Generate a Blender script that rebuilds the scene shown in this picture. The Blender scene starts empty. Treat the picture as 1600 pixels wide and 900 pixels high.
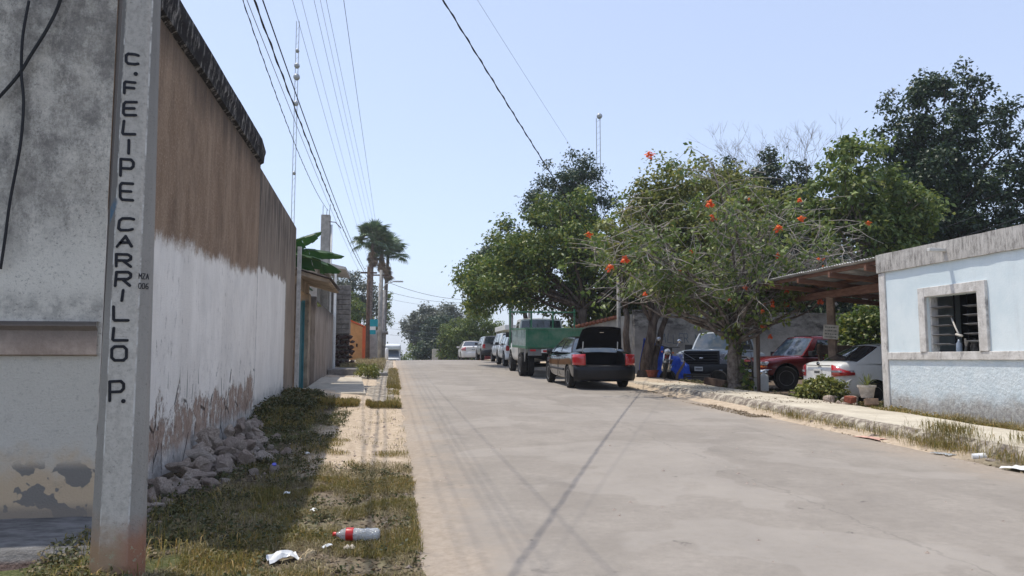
import bpy, bmesh, math, random
import numpy as np
from mathutils import Vector, Matrix, noise as mnoise
R = math.radians
scn = bpy.context.scene
COL = scn.collection

# ---------------------------------------------------------------- camera
cam_d = bpy.data.cameras.new('camera')
cam = bpy.data.objects.new('camera', cam_d); COL.objects.link(cam)
cam_d.sensor_width = 36.0
cam_d.lens = 1200 / 1600 * 36.0
cam_d.clip_start = 0.05; cam_d.clip_end = 3000
cam.location = (0, 0, 1.5)
cam.rotation_euler = (R(90 + 5.2375), 0, R(-8.8674))
scn.camera = cam

# ---------------------------------------------------------------- light
TO_SUN = Vector((-0.30, 0.20, 1.0)).normalized()
elev = math.asin(TO_SUN.z); azim = math.atan2(TO_SUN.x, TO_SUN.y)
world = bpy.data.worlds.new('World'); scn.world = world; world.use_nodes = True
wn = world.node_tree; wn.nodes.clear()
wo = wn.nodes.new('ShaderNodeOutputWorld'); wb = wn.nodes.new('ShaderNodeBackground')
sky = wn.nodes.new('ShaderNodeTexSky'); sky.sky_type = 'NISHITA'; sky.sun_disc = False
sky.sun_elevation = elev; sky.sun_rotation = azim
sky.air_density = 1.0; sky.dust_density = 1.0; sky.ozone_density = 1.5; sky.altitude = 0
wb.inputs['Strength'].default_value = 0.15
hs = wn.nodes.new('ShaderNodeHueSaturation'); hs.inputs['Saturation'].default_value = .8
mxw = wn.nodes.new('ShaderNodeMix'); mxw.data_type = 'RGBA'; mxw.inputs[0].default_value = .42; mxw.inputs[7].default_value = (3.0, 3.5, 5.0, 1)   # hazy bright air
wn.links.new(sky.outputs[0], hs.inputs['Color']); wn.links.new(hs.outputs[0], mxw.inputs[6]); wn.links.new(mxw.outputs[2], wb.inputs[0]); wn.links.new(wb.outputs[0], wo.inputs[0])
sd = bpy.data.lights.new('sun', 'SUN'); sd.energy = 2.8; sd.angle = R(0.5); sd.color = (1.0, 0.94, 0.84)
so = bpy.data.objects.new('sun', sd); COL.objects.link(so)
so.rotation_euler = TO_SUN.to_track_quat('Z', 'Y').to_euler()
scn.view_settings.view_transform = 'Standard'; scn.view_settings.look = 'None'
scn.view_settings.exposure = 0.55; scn.view_settings.gamma = 1

# ---------------------------------------------------------------- node helper
class NT:
    def __init__(s, name):
        s.mat = bpy.data.materials.new(name); s.mat.use_nodes = True
        s.t = s.mat.node_tree; s.t.nodes.clear()
        s.o = s.t.nodes.new('ShaderNodeOutputMaterial')
        tc = s.t.nodes.new('ShaderNodeTexCoord'); s.p = tc.outputs['Object']
        sx = s.t.nodes.new('ShaderNodeSeparateXYZ'); s.t.links.new(s.p, sx.inputs[0])
        s.x, s.y, s.z = sx.outputs
    def inp(s, sock, v):
        if isinstance(v, bpy.types.NodeSocket): s.t.links.new(v, sock)
        elif isinstance(v, (tuple, list)) and len(v) == 3 and sock.type == 'RGBA': sock.default_value = (*v, 1)
        else: sock.default_value = v
    def noise(s, scale=5, detail=4, rough=.6, st=(1, 1, 1), off=0, dist=0):
        n = s.t.nodes.new('ShaderNodeTexNoise'); v = s.p
        if st != (1, 1, 1) or off:
            m = s.t.nodes.new('ShaderNodeMapping'); m.inputs['Scale'].default_value = st
            m.inputs['Location'].default_value = (off, off * 1.3, off * .7)
            s.t.links.new(s.p, m.inputs[0]); v = m.outputs[0]
        s.t.links.new(v, n.inputs['Vector']); n.inputs['Scale'].default_value = scale
        n.inputs['Detail'].default_value = detail; n.inputs['Roughness'].default_value = rough
        n.inputs['Distortion'].default_value = dist
        return n.outputs['Fac']
    def vor(s, scale=5, st=(1, 1, 1), feat='F1', out='Distance'):
        n = s.t.nodes.new('ShaderNodeTexVoronoi'); n.feature = feat
        m = s.t.nodes.new('ShaderNodeMapping'); m.inputs['Scale'].default_value = st
        s.t.links.new(s.p, m.inputs[0]); s.t.links.new(m.outputs[0], n.inputs['Vector'])
        n.inputs['Scale'].default_value = scale
        return n.outputs[out]
    def m(s, op, a, b=0.0, clamp=False):
        n = s.t.nodes.new('ShaderNodeMath'); n.operation = op; n.use_clamp = clamp
        s.inp(n.inputs[0], a); s.inp(n.inputs[1], b); return n.outputs[0]
    def ss(s, v, a, b, lo=0.0, hi=1.0):
        n = s.t.nodes.new('ShaderNodeMapRange'); n.interpolation_type = 'SMOOTHSTEP'
        s.inp(n.inputs['Value'], v)
        if a > b: a, b, lo, hi = b, a, hi, lo
        n.inputs['From Min'].default_value = a; n.inputs['From Max'].default_value = b
        n.inputs['To Min'].default_value = lo; n.inputs['To Max'].default_value = hi
        return n.outputs[0]
    def mix(s, f, a, b):
        n = s.t.nodes.new('ShaderNodeMix'); n.data_type = 'RGBA'
        s.inp(n.inputs['Factor'], f); s.inp(n.inputs['A'], a) if False else None
        s.inp(n.inputs[6], a); s.inp(n.inputs[7], b); return n.outputs[2]
    def island(s):
        g = s.t.nodes.new('ShaderNodeNewGeometry'); return g.outputs['Random Per Island']
    def objrand(s):
        g = s.t.nodes.new('ShaderNodeObjectInfo'); return g.outputs['Random']
    def bsdf(s, color, rough=.85, spec=.3, metal=0.0, height=None, strength=.4, dist=.02, coat=0.0, trans=None):
        b = s.t.nodes.new('ShaderNodeBsdfPrincipled')
        s.inp(b.inputs['Base Color'], color); s.inp(b.inputs['Roughness'], rough)
        b.inputs['Specular IOR Level'].default_value = spec; s.inp(b.inputs['Metallic'], metal)
        b.inputs['Coat Weight'].default_value = coat; b.inputs['Coat Roughness'].default_value = .05
        if height is not None:
            bp = s.t.nodes.new('ShaderNodeBump'); bp.inputs['Strength'].default_value = strength
            bp.inputs['Distance'].default_value = dist
            s.t.links.new(height, bp.inputs['Height']); s.t.links.new(bp.outputs[0], b.inputs['Normal'])
        out = b.outputs[0]
        if trans is not None:
            tr = s.t.nodes.new('ShaderNodeBsdfTranslucent'); s.inp(tr.inputs[0], color)
            mx = s.t.nodes.new('ShaderNodeMixShader'); mx.inputs[0].default_value = trans
            s.t.links.new(out, mx.inputs[1]); s.t.links.new(tr.outputs[0], mx.inputs[2]); out = mx.outputs[0]
        s.t.links.new(out, s.o.inputs[0]); return s.mat

def plain(name, col, rough=.8, spec=.3, var=.25, scale=6, bump=.25, bscale=40, metal=0.0, coat=0.0, dirt=None):
    n = NT(name)
    a = n.noise(scale, 5, .65); f = n.ss(a, .3, .7)
    dark = tuple(c * (1 - var) for c in col); lite = tuple(min(1, c * (1 + var)) for c in col)
    c = n.mix(f, dark, lite)
    if dirt: c = n.mix(n.ss(n.noise(scale * 1.7, 6, .7, off=5), .5, .72, 0, dirt[1]), c, dirt[0])
    return n.bsdf(c, rough, spec, metal, n.noise(bscale, 4, .6) if bump else None, bump, .01, coat)

M = {}
# car finishes and everyday stuff
def paint(name, col, rough=.25, dust=.25, dcol=(.35, .3, .24)):
    n = NT(name)
    d = n.ss(n.noise(3, 6, .7), .35, .75, 0, dust)
    low = n.ss(n.z, .75, .15, 0, dust * 1.6)
    d = n.m('MAXIMUM', d, low)
    c = n.mix(d, col, dcol)
    return n.bsdf(c, n.m('ADD', d, rough, True), .5, 0, coat=.6)
M['black_paint'] = paint('black_paint', (.004, .005, .007), .12, .01)
M['white_paint'] = paint('white_paint', (.72, .73, .72), .3, .18)
M['silver_paint'] = paint('silver_paint', (.30, .36, .42), .3, .2)
M['grey_paint'] = paint('grey_paint', (.16, .17, .18), .3, .3)
M['red_paint'] = paint('red_paint', (.13, .004, .008), .22, .04, (.2, .08, .06))
M['green_paint'] = paint('green_paint', (.008, .13, .06), .5, .3)
M['offwhite_paint'] = paint('offwhite_paint', (.55, .55, .52), .4, .3)
M['black_plastic'] = plain('black_plastic', (.018, .018, .02), .5, .4, .2, 8, 0)
M['dark'] = plain('dark_interior', (.006, .006, .007), .9, .1, .2, 8, 0)
n = NT('car_glass'); M['glass'] = n.bsdf((.02, .025, .03), .04, .7, 0, coat=.5)
n = NT('windshield_glass'); M['glass_sky'] = n.bsdf(n.mix(n.ss(n.noise(3, 5, .7), .4, .7, 0, .5), (.05, .075, .11), (.16, .16, .15)), .025, .6)
M['tyre'] = plain('tyre_rubber', (.022, .021, .02), .85, .2, .4, 10, .3)
M['rim'] = plain('wheel_rim', (.35, .35, .35), .35, .5, .3, 12, 0, metal=.6)
M['chrome'] = plain('chrome', (.6, .6, .6), .15, .5, .1, 5, 0, metal=1.0)
n = NT('tail_light'); M['tail'] = n.bsdf((.42, .012, .015), .12, .6, 0, coat=1)
n = NT('head_light'); M['lamp'] = n.bsdf(n.mix(n.ss(n.vor(14), .1, .5), (.75, .78, .8), (.3, .32, .35)), .08, .8, .3, coat=1)
M['plate'] = plain('number_plate', (.62, .62, .6), .5, .4, .1, 20, 0)
M['ink'] = plain('black_lettering_paint', (.012, .012, .016), .6, .3, .3, 60, 0)
M['steel'] = plain('galvanised_steel', (.35, .36, .36), .5, .5, .25, 12, .1, metal=.5)
M['wire'] = plain('cable_rubber', (.02, .02, .022), .7, .3, .2, 5, 0)
M['wire_pale'] = plain('aluminium_wire', (.22, .23, .25), .5, .4, .2, 5, 0)
M['white_plastic'] = plain('white_plastic', (.7, .7, .68), .35, .5, .08, 10, 0)
M['red_plastic'] = plain('red_plastic', (.50, .015, .015), .35, .5, .08, 10, 0)
M['blue_plastic'] = plain('blue_plastic', (.1, .12, .6), .35, .5, .08, 10, 0)
n = NT('blue_tarpaulin'); M['tarp'] = n.bsdf(n.mix(n.ss(n.noise(4, 5), .3, .7), (.004, .05, .42), (.012, .10, .62)), .4, .5, 0, n.noise(9, 5, .7, st=(1, 1, 3)), .9, .06)
M['pot'] = plain('terracotta', (.22, .07, .045), .8, .2, .25, 15, .2)
M['wood'] = plain('weathered_wood', (.20, .14, .10), .85, .2, .35, 5, .5, 25)
n = NT('rafter_timber'); M['rafter'] = n.bsdf(n.mix(n.ss(n.noise(3, 6, .7, st=(1, 1, 6)), .3, .7), (.13, .065, .045), (.24, .135, .095)), .85, .2, 0, n.noise(14, 4, .6, st=(1, 1, 8)), .4, .02)
M['old_timber'] = plain('old_timber', (.09, .06, .045), .9, .2, .4, 5, .6, 25)
n = NT('bark'); M['bark'] = n.bsdf(n.mix(n.ss(n.noise(6, 7, .75, st=(1, 1, .25)), .35, .65), (.045, .032, .025), (.15, .115, .09)), .95, .1, 0, n.noise(16, 6, .7, st=(1, 1, .2)), 1.0, .05)
n = NT('pale_bark'); M['bark_pale'] = n.bsdf(n.mix(n.ss(n.noise(6, 6, .7), .35, .65), (.15, .12, .10), (.34, .29, .25)), .9, .1, 0, n.noise(20, 5, .7), .6, .02)
n = NT('grey_brown_bark'); M['bark_mid'] = n.bsdf(n.mix(n.ss(n.noise(7, 7, .75), .35, .65), (.08, .062, .05), (.25, .21, .175)), .95, .1, 0, n.noise(22, 6, .7, st=(1, 1, .4)), .8, .03)
M['rock'] = None
M['bark_twig'] = plain('grey_twig_bark', (.33, .295, .26), .9, .15, .35, 6, .3, 30)
def leafmat(name, cols, trans=.35, rough=.5):
    n = NT(name); r = n.island()
    c = n.mix(n.ss(r, .0, .55), cols[0], cols[1]); c = n.mix(n.ss(r, .6, 1.0), c, cols[2])
    c = n.mix(n.ss(n.noise(.9, 3, .6), .35, .7), c, n.mix(.5, c, cols[0]))
    M[name] = n.bsdf(c, rough, .5, trans=trans)
leafmat('leaf_mid', [(0.054, 0.091, 0.019), (0.121, 0.187, 0.035), (0.318, 0.313, 0.056)])
leafmat('leaf_olive', [(0.083, 0.103, 0.023), (0.199, 0.227, 0.046), (0.396, 0.351, 0.083)])
leafmat('leaf_dark', [(0.017, 0.037, 0.015), (0.032, 0.066, 0.022), (0.097, 0.132, 0.037)], .2)
leafmat('leaf_blue', [(0.019, 0.045, 0.022), (0.042, 0.077, 0.035), (0.120, 0.144, 0.064)], .2)
leafmat('leaf_light', [(0.070, 0.114, 0.023), (0.156, 0.215, 0.043), (0.312, 0.329, 0.086)])
leafmat('leaf_grey', [(0.070, 0.087, 0.056), (0.126, 0.140, 0.098), (0.224, 0.224, 0.168)], .25)
leafmat('leaf_banana', [(.018, .065, .016), (.028, .085, .02), (.045, .11, .025)], .25)
leafmat('leaf_palm', [(0.056, 0.104, 0.045), (0.112, 0.177, 0.067), (0.224, 0.250, 0.112)], .25)
leafmat('leaf_dead', [(0.130, 0.091, 0.052), (0.221, 0.169, 0.104), (0.312, 0.247, 0.169)], .2, .8)
leafmat('grass_green', [(0.133, 0.128, 0.033), (0.253, 0.209, 0.055), (0.474, 0.310, 0.109)], .4, .6)
leafmat('grass_dry', [(0.179, 0.147, 0.071), (0.308, 0.256, 0.127), (0.438, 0.373, 0.213)], .3, .8)
leafmat('weed', [(0.053, 0.063, 0.023), (0.109, 0.111, 0.036), (0.220, 0.153, 0.065)], .3, .6)
leafmat('petal', [(.75, .13, .02), (.9, .20, .03), (.8, .09, .03)], .3)

# ---------------------------------------------------------------- mesh helper
class MB:
    def __init__(s): s.v = []; s.f = []; s.mi = []; s.cm = 0
    def add(s, vs, fs):
        b = len(s.v); s.v += [tuple(v) for v in vs]
        for f in fs: s.f.append(tuple(b + i for i in f)); s.mi.append(s.cm)
        return s
    def box(s, x0, x1, y0, y1, z0, z1, T=None):
        vs = [Vector((x, y, z)) for z in (z0, z1) for y in (y0, y1) for x in (x0, x1)]
        if T is not None: vs = [T @ v for v in vs]
        return s.add(vs, [(0, 2, 3, 1), (4, 5, 7, 6), (0, 1, 5, 4), (2, 6, 7, 3), (0, 4, 6, 2), (1, 3, 7, 5)])
    def tube(s, pts, rad, n=8, cap=True):
        pts = [Vector(p) for p in pts]; k = len(pts)
        if not isinstance(rad, (list, tuple)): rad = [rad] * k
        vs = []; prev = None
        for i, p in enumerate(pts):
            t = (pts[min(i + 1, k - 1)] - pts[max(i - 1, 0)])
            t = t.normalized() if t.length > 1e-9 else Vector((0, 0, 1))
            if prev is None:
                a = Vector((1, 0, 0)) if abs(t.x) < .8 else Vector((0, 1, 0))
            else: a = prev
            a = (a - t * a.dot(t)); a = a.normalized() if a.length > 1e-6 else t.orthogonal().normalized()
            prev = a; b = t.cross(a)
            for j in range(n):
                an = 2 * math.pi * j / n; vs.append(p + (a * math.cos(an) + b * math.sin(an)) * rad[i])
        fs = [(i * n + j, i * n + (j + 1) % n, (i + 1) * n + (j + 1) % n, (i + 1) * n + j) for i in range(k - 1) for j in range(n)]
        if cap: fs += [tuple(range(n))[::-1], tuple((k - 1) * n + j for j in range(n))]
        return s.add(vs, fs)
    def lathe(s, prof, n=24, T=None, axis='z'):
        vs = []; k = len(prof)
        for r, z in prof:
            for j in range(n):
                a = 2 * math.pi * j / n
                v = Vector((r * math.cos(a), r * math.sin(a), z)) if axis == 'z' else Vector((z, r * math.cos(a), r * math.sin(a)))
                vs.append(T @ v if T is not None else v)
        fs = [(i * n + j, i * n + (j + 1) % n, (i + 1) * n + (j + 1) % n, (i + 1) * n + j) for i in range(k - 1) for j in range(n)]
        fs += [tuple(range(n))[::-1], tuple((k - 1) * n + j for j in range(n))]
        return s.add(vs, fs)
    def grid(s, rows):
        n = len(rows[0]); vs = [p for r in rows for p in r]
        return s.add(vs, [(i * n + j, i * n + j + 1, (i + 1) * n + j + 1, (i + 1) * n + j) for i in range(len(rows) - 1) for j in range(n - 1)])
    def prism(s, poly, d):
        """poly: 3D points, d: extrusion vector"""
        d = Vector(d); k = len(poly); vs = [Vector(p) for p in poly] + [Vector(p) + d for p in poly]
        return s.add(vs, [tuple(range(k))[::-1], tuple(range(k, 2 * k))] + [(i, (i + 1) % k, k + (i + 1) % k, k + i) for i in range(k)])
    def build(s, name, mat, parent=None, smooth=False, bevel=0, subsurf=0, angle=None, solid=0):
        me = bpy.data.meshes.new(name); me.from_pydata(s.v, [], s.f)
        for m_ in (mat if isinstance(mat, (list, tuple)) else [mat]): me.materials.append(m_)
        if isinstance(mat, (list, tuple)): me.polygons.foreach_set('material_index', s.mi)
        if smooth or angle:
            me.polygons.foreach_set('use_smooth', [True] * len(me.polygons))
            if angle: me.set_sharp_from_angle(angle=R(angle))
        me.update()
        o = bpy.data.objects.new(name, me); COL.objects.link(o)
        if parent: o.parent = parent
        if solid: md = o.modifiers.new('s', 'SOLIDIFY'); md.thickness = solid
        if bevel: md = o.modifiers.new('b', 'BEVEL'); md.width = bevel; md.segments = 2; md.limit_method = 'ANGLE'
        if subsurf: md = o.modifiers.new('u', 'SUBSURF'); md.levels = subsurf; md.render_levels = subsurf
        return o

def npmesh(name, V, nper, mat, parent=None, smooth=False):
    """V (N*nper,3): N polygons of nper verts each, all separate"""
    V = np.asarray(V, dtype=np.float32).reshape(-1, 3); N = len(V) // nper
    me = bpy.data.meshes.new(name); me.vertices.add(len(V)); me.vertices.foreach_set('co', V.ravel())
    me.loops.add(len(V)); me.loops.foreach_set('vertex_index', np.arange(len(V), dtype=np.int32))
    me.polygons.add(N); me.polygons.foreach_set('loop_start', np.arange(0, N * nper, nper, dtype=np.int32))
    me.polygons.foreach_set('loop_total', np.full(N, nper, dtype=np.int32))
    me.materials.append(mat); me.update(calc_edges=True)
    o = bpy.data.objects.new(name, me); COL.objects.link(o)
    if parent: o.parent = parent
    return o

def empty(name, loc, az=0.0, label=None, cat=None, group=None):
    o = bpy.data.objects.new(name, None); COL.objects.link(o)
    o.location = loc; o.rotation_euler = (0, 0, -az); o.empty_display_size = .2
    return tag(o, label, cat, group)
def tag(o, label=None, cat=None, group=None, kind=None):
    if label: o['label'] = label
    if cat: o['category'] = cat
    if group: o['group'] = group
    if kind: o['kind'] = kind
    return o
def bxo(name, mat, x0, x1, y0, y1, z0, z1, parent=None, bevel=0):
    return MB().box(x0, x1, y0, y1, z0, z1).build(name, mat, parent, bevel=bevel)

# ---------------------------------------------------------------- terrain profile
_py = [-200, -60, 0, 38, 45, 50, 55, 60, 68, 80, 106, 140, 220, 500, 1500]
_pz = [-3, -1.5, 0, 1.14, 1.31, 1.365, 1.36, 1.31, 1.16, .93, .45, -.05, -.6, -1, -1]
def rz(y):
    return float(np.mean(np.interp([y - 2.5, y - 1.2, y, y + 1.2, y + 2.5], _py, _pz)))
LOT0, LOT1 = 8.75, 10.2
def lotz(y): return .42 + .017 * (y - 17) if y < 60 else .42 + .017 * 43
def gz(x, y):
    z = rz(y)
    if x < .22:
        b = .07 * math.sin(x * 2.1 + y * .9) * .4 + .03 * mnoise.noise(Vector((x * 1.5, y * 1.5, 0)))
        w = min(1, max(0, (-.3 - x) / 1.8))
        bank = .18 * w * min(1, max(0, (y - 11) / 6)) * min(1, max(0, (21 - y) / 2))
        return z + min(1, (.22 - x) / .5) * b * (1 if y > 3 else 0) + bank + (.03 if x < -.4 else 0)
    if x < 7.2: return z - .06
    s = z + .12
    if x > LOT0 and y < 60 and y > -5:
        t = min(1, max(0, (x - LOT0) / (LOT1 - LOT0))); t = t * t * (3 - 2 * t)
        if y < 14: return s + .04 * mnoise.noise(Vector((x * 2, y * 2, 3)))
        k = min(1, (y - 14) / 1.5)
        return s * (1 - t * k) + (lotz(y)) * t * k + .03 * mnoise.noise(Vector((x * 1.2, y * 1.2, 3)))
    return s

# ---------------------------------------------------------------- ground, road, pavements
def arr(*seg):
    out = []
    for a, b, st in seg: out += list(np.arange(a, b, st))
    return out + [seg[-1][1]]
def sheet(name, xs, ys, fz, mat, kind='structure'):
    rows = [[(x, y, fz(x, y)) for x in xs] for y in ys]
    mb = MB().grid(rows)
    mb.f = [f[::-1] for f in mb.f]
    o = mb.build(name, mat, smooth=True); return tag(o, kind=kind)
n = NT('dirt_ground')
big = n.noise(.55, 5, .65); fine = n.noise(9, 6, .7); vf = n.noise(45, 4, .7)
sand = n.mix(n.ss(fine, .3, .7), (.40, .315, .23), (.56, .46, .345))
soil = n.mix(n.ss(fine, .3, .7), (.045, .036, .026), (.12, .095, .065))
grs = n.mix(n.ss(vf, .35, .65), (.05, .065, .022), (.13, .13, .06))
yy = n.m('ADD', n.y, n.m('MULTIPLY', n.m('SUBTRACT', big, .5), 3.2))
nearf = n.ss(yy, 9.2, 8.0)                       # grassy and dark close by
wallf = n.ss(n.m('ADD', n.x, n.m('MULTIPLY', n.m('SUBTRACT', n.noise(1.3, 4), .5), 1.1)), -.8, -1.25)
c = n.mix(n.m('MAXIMUM', n.m('MULTIPLY', nearf, .75), n.m('MULTIPLY', wallf, n.ss(n.y, 17.5, 16.5))), sand, n.mix(n.ss(big, .42, .6), soil, grs))
lot = n.ss(n.x, 9.1, 9.9)
c = n.mix(lot, c, n.mix(n.ss(fine, .3, .75), (.085, .066, .05), (.22, .17, .125)))
far = n.ss(n.m('ABSOLUTE', n.x), 16, 30)
c = n.mix(n.m('MAXIMUM', far, n.ss(n.y, 45, 70)), c, grs)
vr = n.vor(26); c = n.mix(n.m('MULTIPLY', n.ss(vr, .16, .10, 0, .8), n.ss(n.noise(3, 4, .7, off=8), .5, .6)), c, (.42, .38, .33))
M['ground'] = n.bsdf(c, .95, .1, 0, n.m('ADD', fine, n.m('MULTIPLY', vf, .5)), .8, .03)

xs = arr((-400, -60, 40), (-60, -12, 6), (-12, -2.6, .6), (-2.6, .3, .1), (.3, 8.4, .9), (8.4, 13, .2), (13, 24, 1.0), (24, 60, 6), (60, 500, 44))
ys = arr((-60, 0, 6), (0, 4, .5), (4, 22, .16), (22, 40, .5), (40, 70, 1.5), (70, 150, 5), (150, 1200, 70))
sheet('ground', xs, ys, gz, M['ground'])

n = NT('worn_asphalt')
a = n.noise(1.1, 6, .7); b = n.noise(14, 6, .75); g = n.noise(110, 3, .8); sp = n.vor(95)
st = n.noise(1.6, 5, .65, st=(1, .16, 1))
c = n.mix(n.ss(a, .3, .7), (.244, .217, .186), (.318, .284, .245))
c = n.mix(n.ss(b, .3, .75, 0, .55), c, (.205, .182, .16))
c = n.mix(n.ss(st, .52, .72, 0, .4), c, (.185, .165, .144))
c = n.mix(n.ss(g, .55, .75, 0, .6), c, (.13, .12, .11))
c = n.mix(n.ss(sp, .12, .06, 0, .7), c, (.46, .43, .39))
ex = n.m('ADD', n.x, n.m('MULTIPLY', n.m('SUBTRACT', n.noise(1.8, 6, .7), .5), 1.5))
dust = n.m('MAXIMUM', n.ss(ex, 1.0, .25, 0, .8), n.ss(ex, 5.9, 7.1, 0, .85))
c = n.mix(dust, c, n.mix(n.ss(b, .35, .65), (.285, .23, .175), (.38, .315, .25)))
spot = n.m('MULTIPLY', n.ss(n.noise(5, 3, .5, off=9), .70, .76), n.ss(n.noise(40, 3, .7), .4, .6))
c = n.mix(n.m('MULTIPLY', spot, .75), c, (.06, .055, .05))
c = n.mix(n.ss(n.noise(.9, 5, .7, off=3), .56, .72, 0, .38), c, (.15, .135, .12))
trk = n.m('MAXIMUM', n.ss(n.m('ABSOLUTE', n.m('SUBTRACT', ex, 2.6)), .45, .1), n.ss(n.m('ABSOLUTE', n.m('SUBTRACT', ex, 4.4)), .45, .1))
c = n.mix(n.m('MULTIPLY', trk, n.ss(n.noise(.5, 4, .6, st=(1, .3, 1), off=12), .35, .65, 0, .25)), c, (.19, .17, .15))
seal = n.m('MULTIPLY', n.ss(n.m('ABSOLUTE', n.m('SUBTRACT', n.m('ADD', n.x, n.m('MULTIPLY', n.noise(.8, 5, .7, off=40), .8)), 4.1)), .018, .006), n.ss(n.noise(.35, 3, .5, off=2), .46, .5))
ptch = n.m('MULTIPLY', n.ss(n.noise(.45, 3, .5, off=33), .56, .575), n.ss(b, .3, .6))
c = n.mix(n.m('MULTIPLY', ptch, .22), c, (.42, .385, .345))
oil = n.m('MULTIPLY', n.ss(n.noise(1.9, 6, .8, off=60), .62, .70), .45); c = n.mix(oil, c, (.13, .115, .10))
c = n.mix(n.m('MULTIPLY', seal, .3), c, (.12, .11, .10))
M['road'] = n.bsdf(c, .9, .25, 0, n.m('ADD', n.m('MULTIPLY', b, .4), n.m('MULTIPLY', g, .6)), .35, .008)
rys = arr((-40, 2, 4), (2, 26, .25), (26, 70, 1.5), (70, 420, 10))
def redge(y): return .24 + .20 * mnoise.noise(Vector((0, y * .8, 2))) + .09 * mnoise.noise(Vector((0, y * 3.5, 7)))
rows = []
for y in rys:
    z = rz(y); e = redge(y); w = lambda x: .035 * (1 - ((x - 3.7) / 3.5) ** 2)
    rows.append([(e - .12, y, z - .07)] + [(x, y, z + w(x)) for x in [e] + list(np.linspace(.6, 7.15, 14))] + [(7.24, y, z - .05)])
mb = MB().grid([r_[::-1] for r_ in rows]); tag(mb.build('road', M['road'], smooth=True), kind='structure')

n = NT('pavement_concrete')
a = n.noise(1.2, 6, .7); b = n.noise(12, 6, .75)
c = n.mix(n.ss(a, .3, .7), (.44, .39, .31), (.60, .545, .44)); c = n.mix(n.ss(b, .5, .8, 0, .5), c, (.24, .20, .16))
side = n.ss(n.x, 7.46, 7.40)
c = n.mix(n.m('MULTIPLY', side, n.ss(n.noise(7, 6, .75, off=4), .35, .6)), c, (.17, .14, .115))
c = n.mix(n.ss(n.noise(30, 4, .8), .62, .72, 0, .6), c, (.12, .10, .085))
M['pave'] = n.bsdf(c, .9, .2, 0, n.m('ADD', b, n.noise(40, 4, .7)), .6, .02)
def kh(y): return .20 if y < 16 else max(.11, .20 - .09 * (y - 16) / 7)
def pavetop(x, y): return rz(y) + kh(y) + .012 * mnoise.noise(Vector((x * 1.3, y * 1.3, 5)))
pys = arr((-3, 5, .5), (5, 26, .16), (26, 62, 1.5))
rows = []
for y in pys:
    j = .05 * mnoise.noise(Vector((1, y * 1.6, 0))) + .035 * mnoise.noise(Vector((1, y * 6, 0)))
    k = .05 * mnoise.noise(Vector((5, y * 5, 0))) * .6
    j2 = .10 * mnoise.noise(Vector((4, y * 1.1, 0)))
    z = rz(y); h = kh(y)
    rows.append([(7.20 + j, y, z - .06), (7.24 + j + k, y, z + h * .4), (7.30 + j * .8, y, z + h * .85), (7.37 + j * .5, y, pavetop(7.35, y))] +
                [(x, y, pavetop(x, y)) for x in np.linspace(7.5, 8.55, 7)] + [(8.75 + j2, y, pavetop(8.7, y) - .01), (8.82 + j2, y, z - .1)])
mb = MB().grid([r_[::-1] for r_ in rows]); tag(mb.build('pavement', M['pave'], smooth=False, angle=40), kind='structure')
# pale pavement on the left past the grass
rows = []
for i, y in enumerate(arr((16.3, 30, .3), (30, 48, 1.5))):
    j = .07 * mnoise.noise(Vector((9, y * 1.7, 0)))
    z = rz(y) + .035
    e = 0 if i else .12
    rows.append([(-2.26, y, z + .02)] + [(x, y, z + .01 * mnoise.noise(Vector((x * 2, y * 2, 1))) - e) for x in (-1.8, -1.3, -.8, -.3, .05 + j)] + [(.14 + j, y, z - .12)])
mb = MB().grid([r_[::-1] for r_ in rows]); tag(mb.build('pavement', M['pave'], angle=40), kind='structure')

# ---------------------------------------------------------------- left corner building
n = NT('stained_grey_plaster')
lo = n.noise(.9, 7, .72, off=2); hi = n.noise(7, 7, .75); pit = n.noise(60, 3, .7)
c = n.mix(n.ss(lo, .3, .68), (.35, .315, .265), (.63, .58, .50))
c = n.mix(n.ss(n.noise(11, 8, .85, off=9), .40, .62, 0, .55), c, (.72, .665, .58))
hz = n.m('ADD', n.z, n.m('MULTIPLY', n.m('SUBTRACT', lo, .5), 2.2))
upper = n.ss(hz, 2.1, 2.9)
grime = n.m('MULTIPLY', upper, n.ss(n.noise(1.7, 9, .85, st=(1, 1, .6), off=7), .43, .60))
spk = n.noise(38, 5, .85)
c = n.mix(n.m('MULTIPLY', n.m('SUBTRACT', 1.0, upper), .8), c, (.74, .69, .60))
c = n.mix(n.m('MULTIPLY', n.m('MULTIPLY', grime, n.ss(n.noise(5, 7, .8), .3, .6, .35, 1)), .82), c, (.135, .125, .115))
c = n.mix(n.m('MULTIPLY', n.ss(spk, .53, .66), n.ss(n.noise(1.2, 6, .8, off=15), .38, .6, .15, .75)), c, (.10, .092, .085))
c = n.mix(n.m('MULTIPLY', n.m('MULTIPLY', n.ss(n.z, 1.7, 1.86), n.ss(n.z, 2.1, 1.9)), n.ss(hi, .4, .6, .1, .5)), c, (.16, .15, .14))
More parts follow.
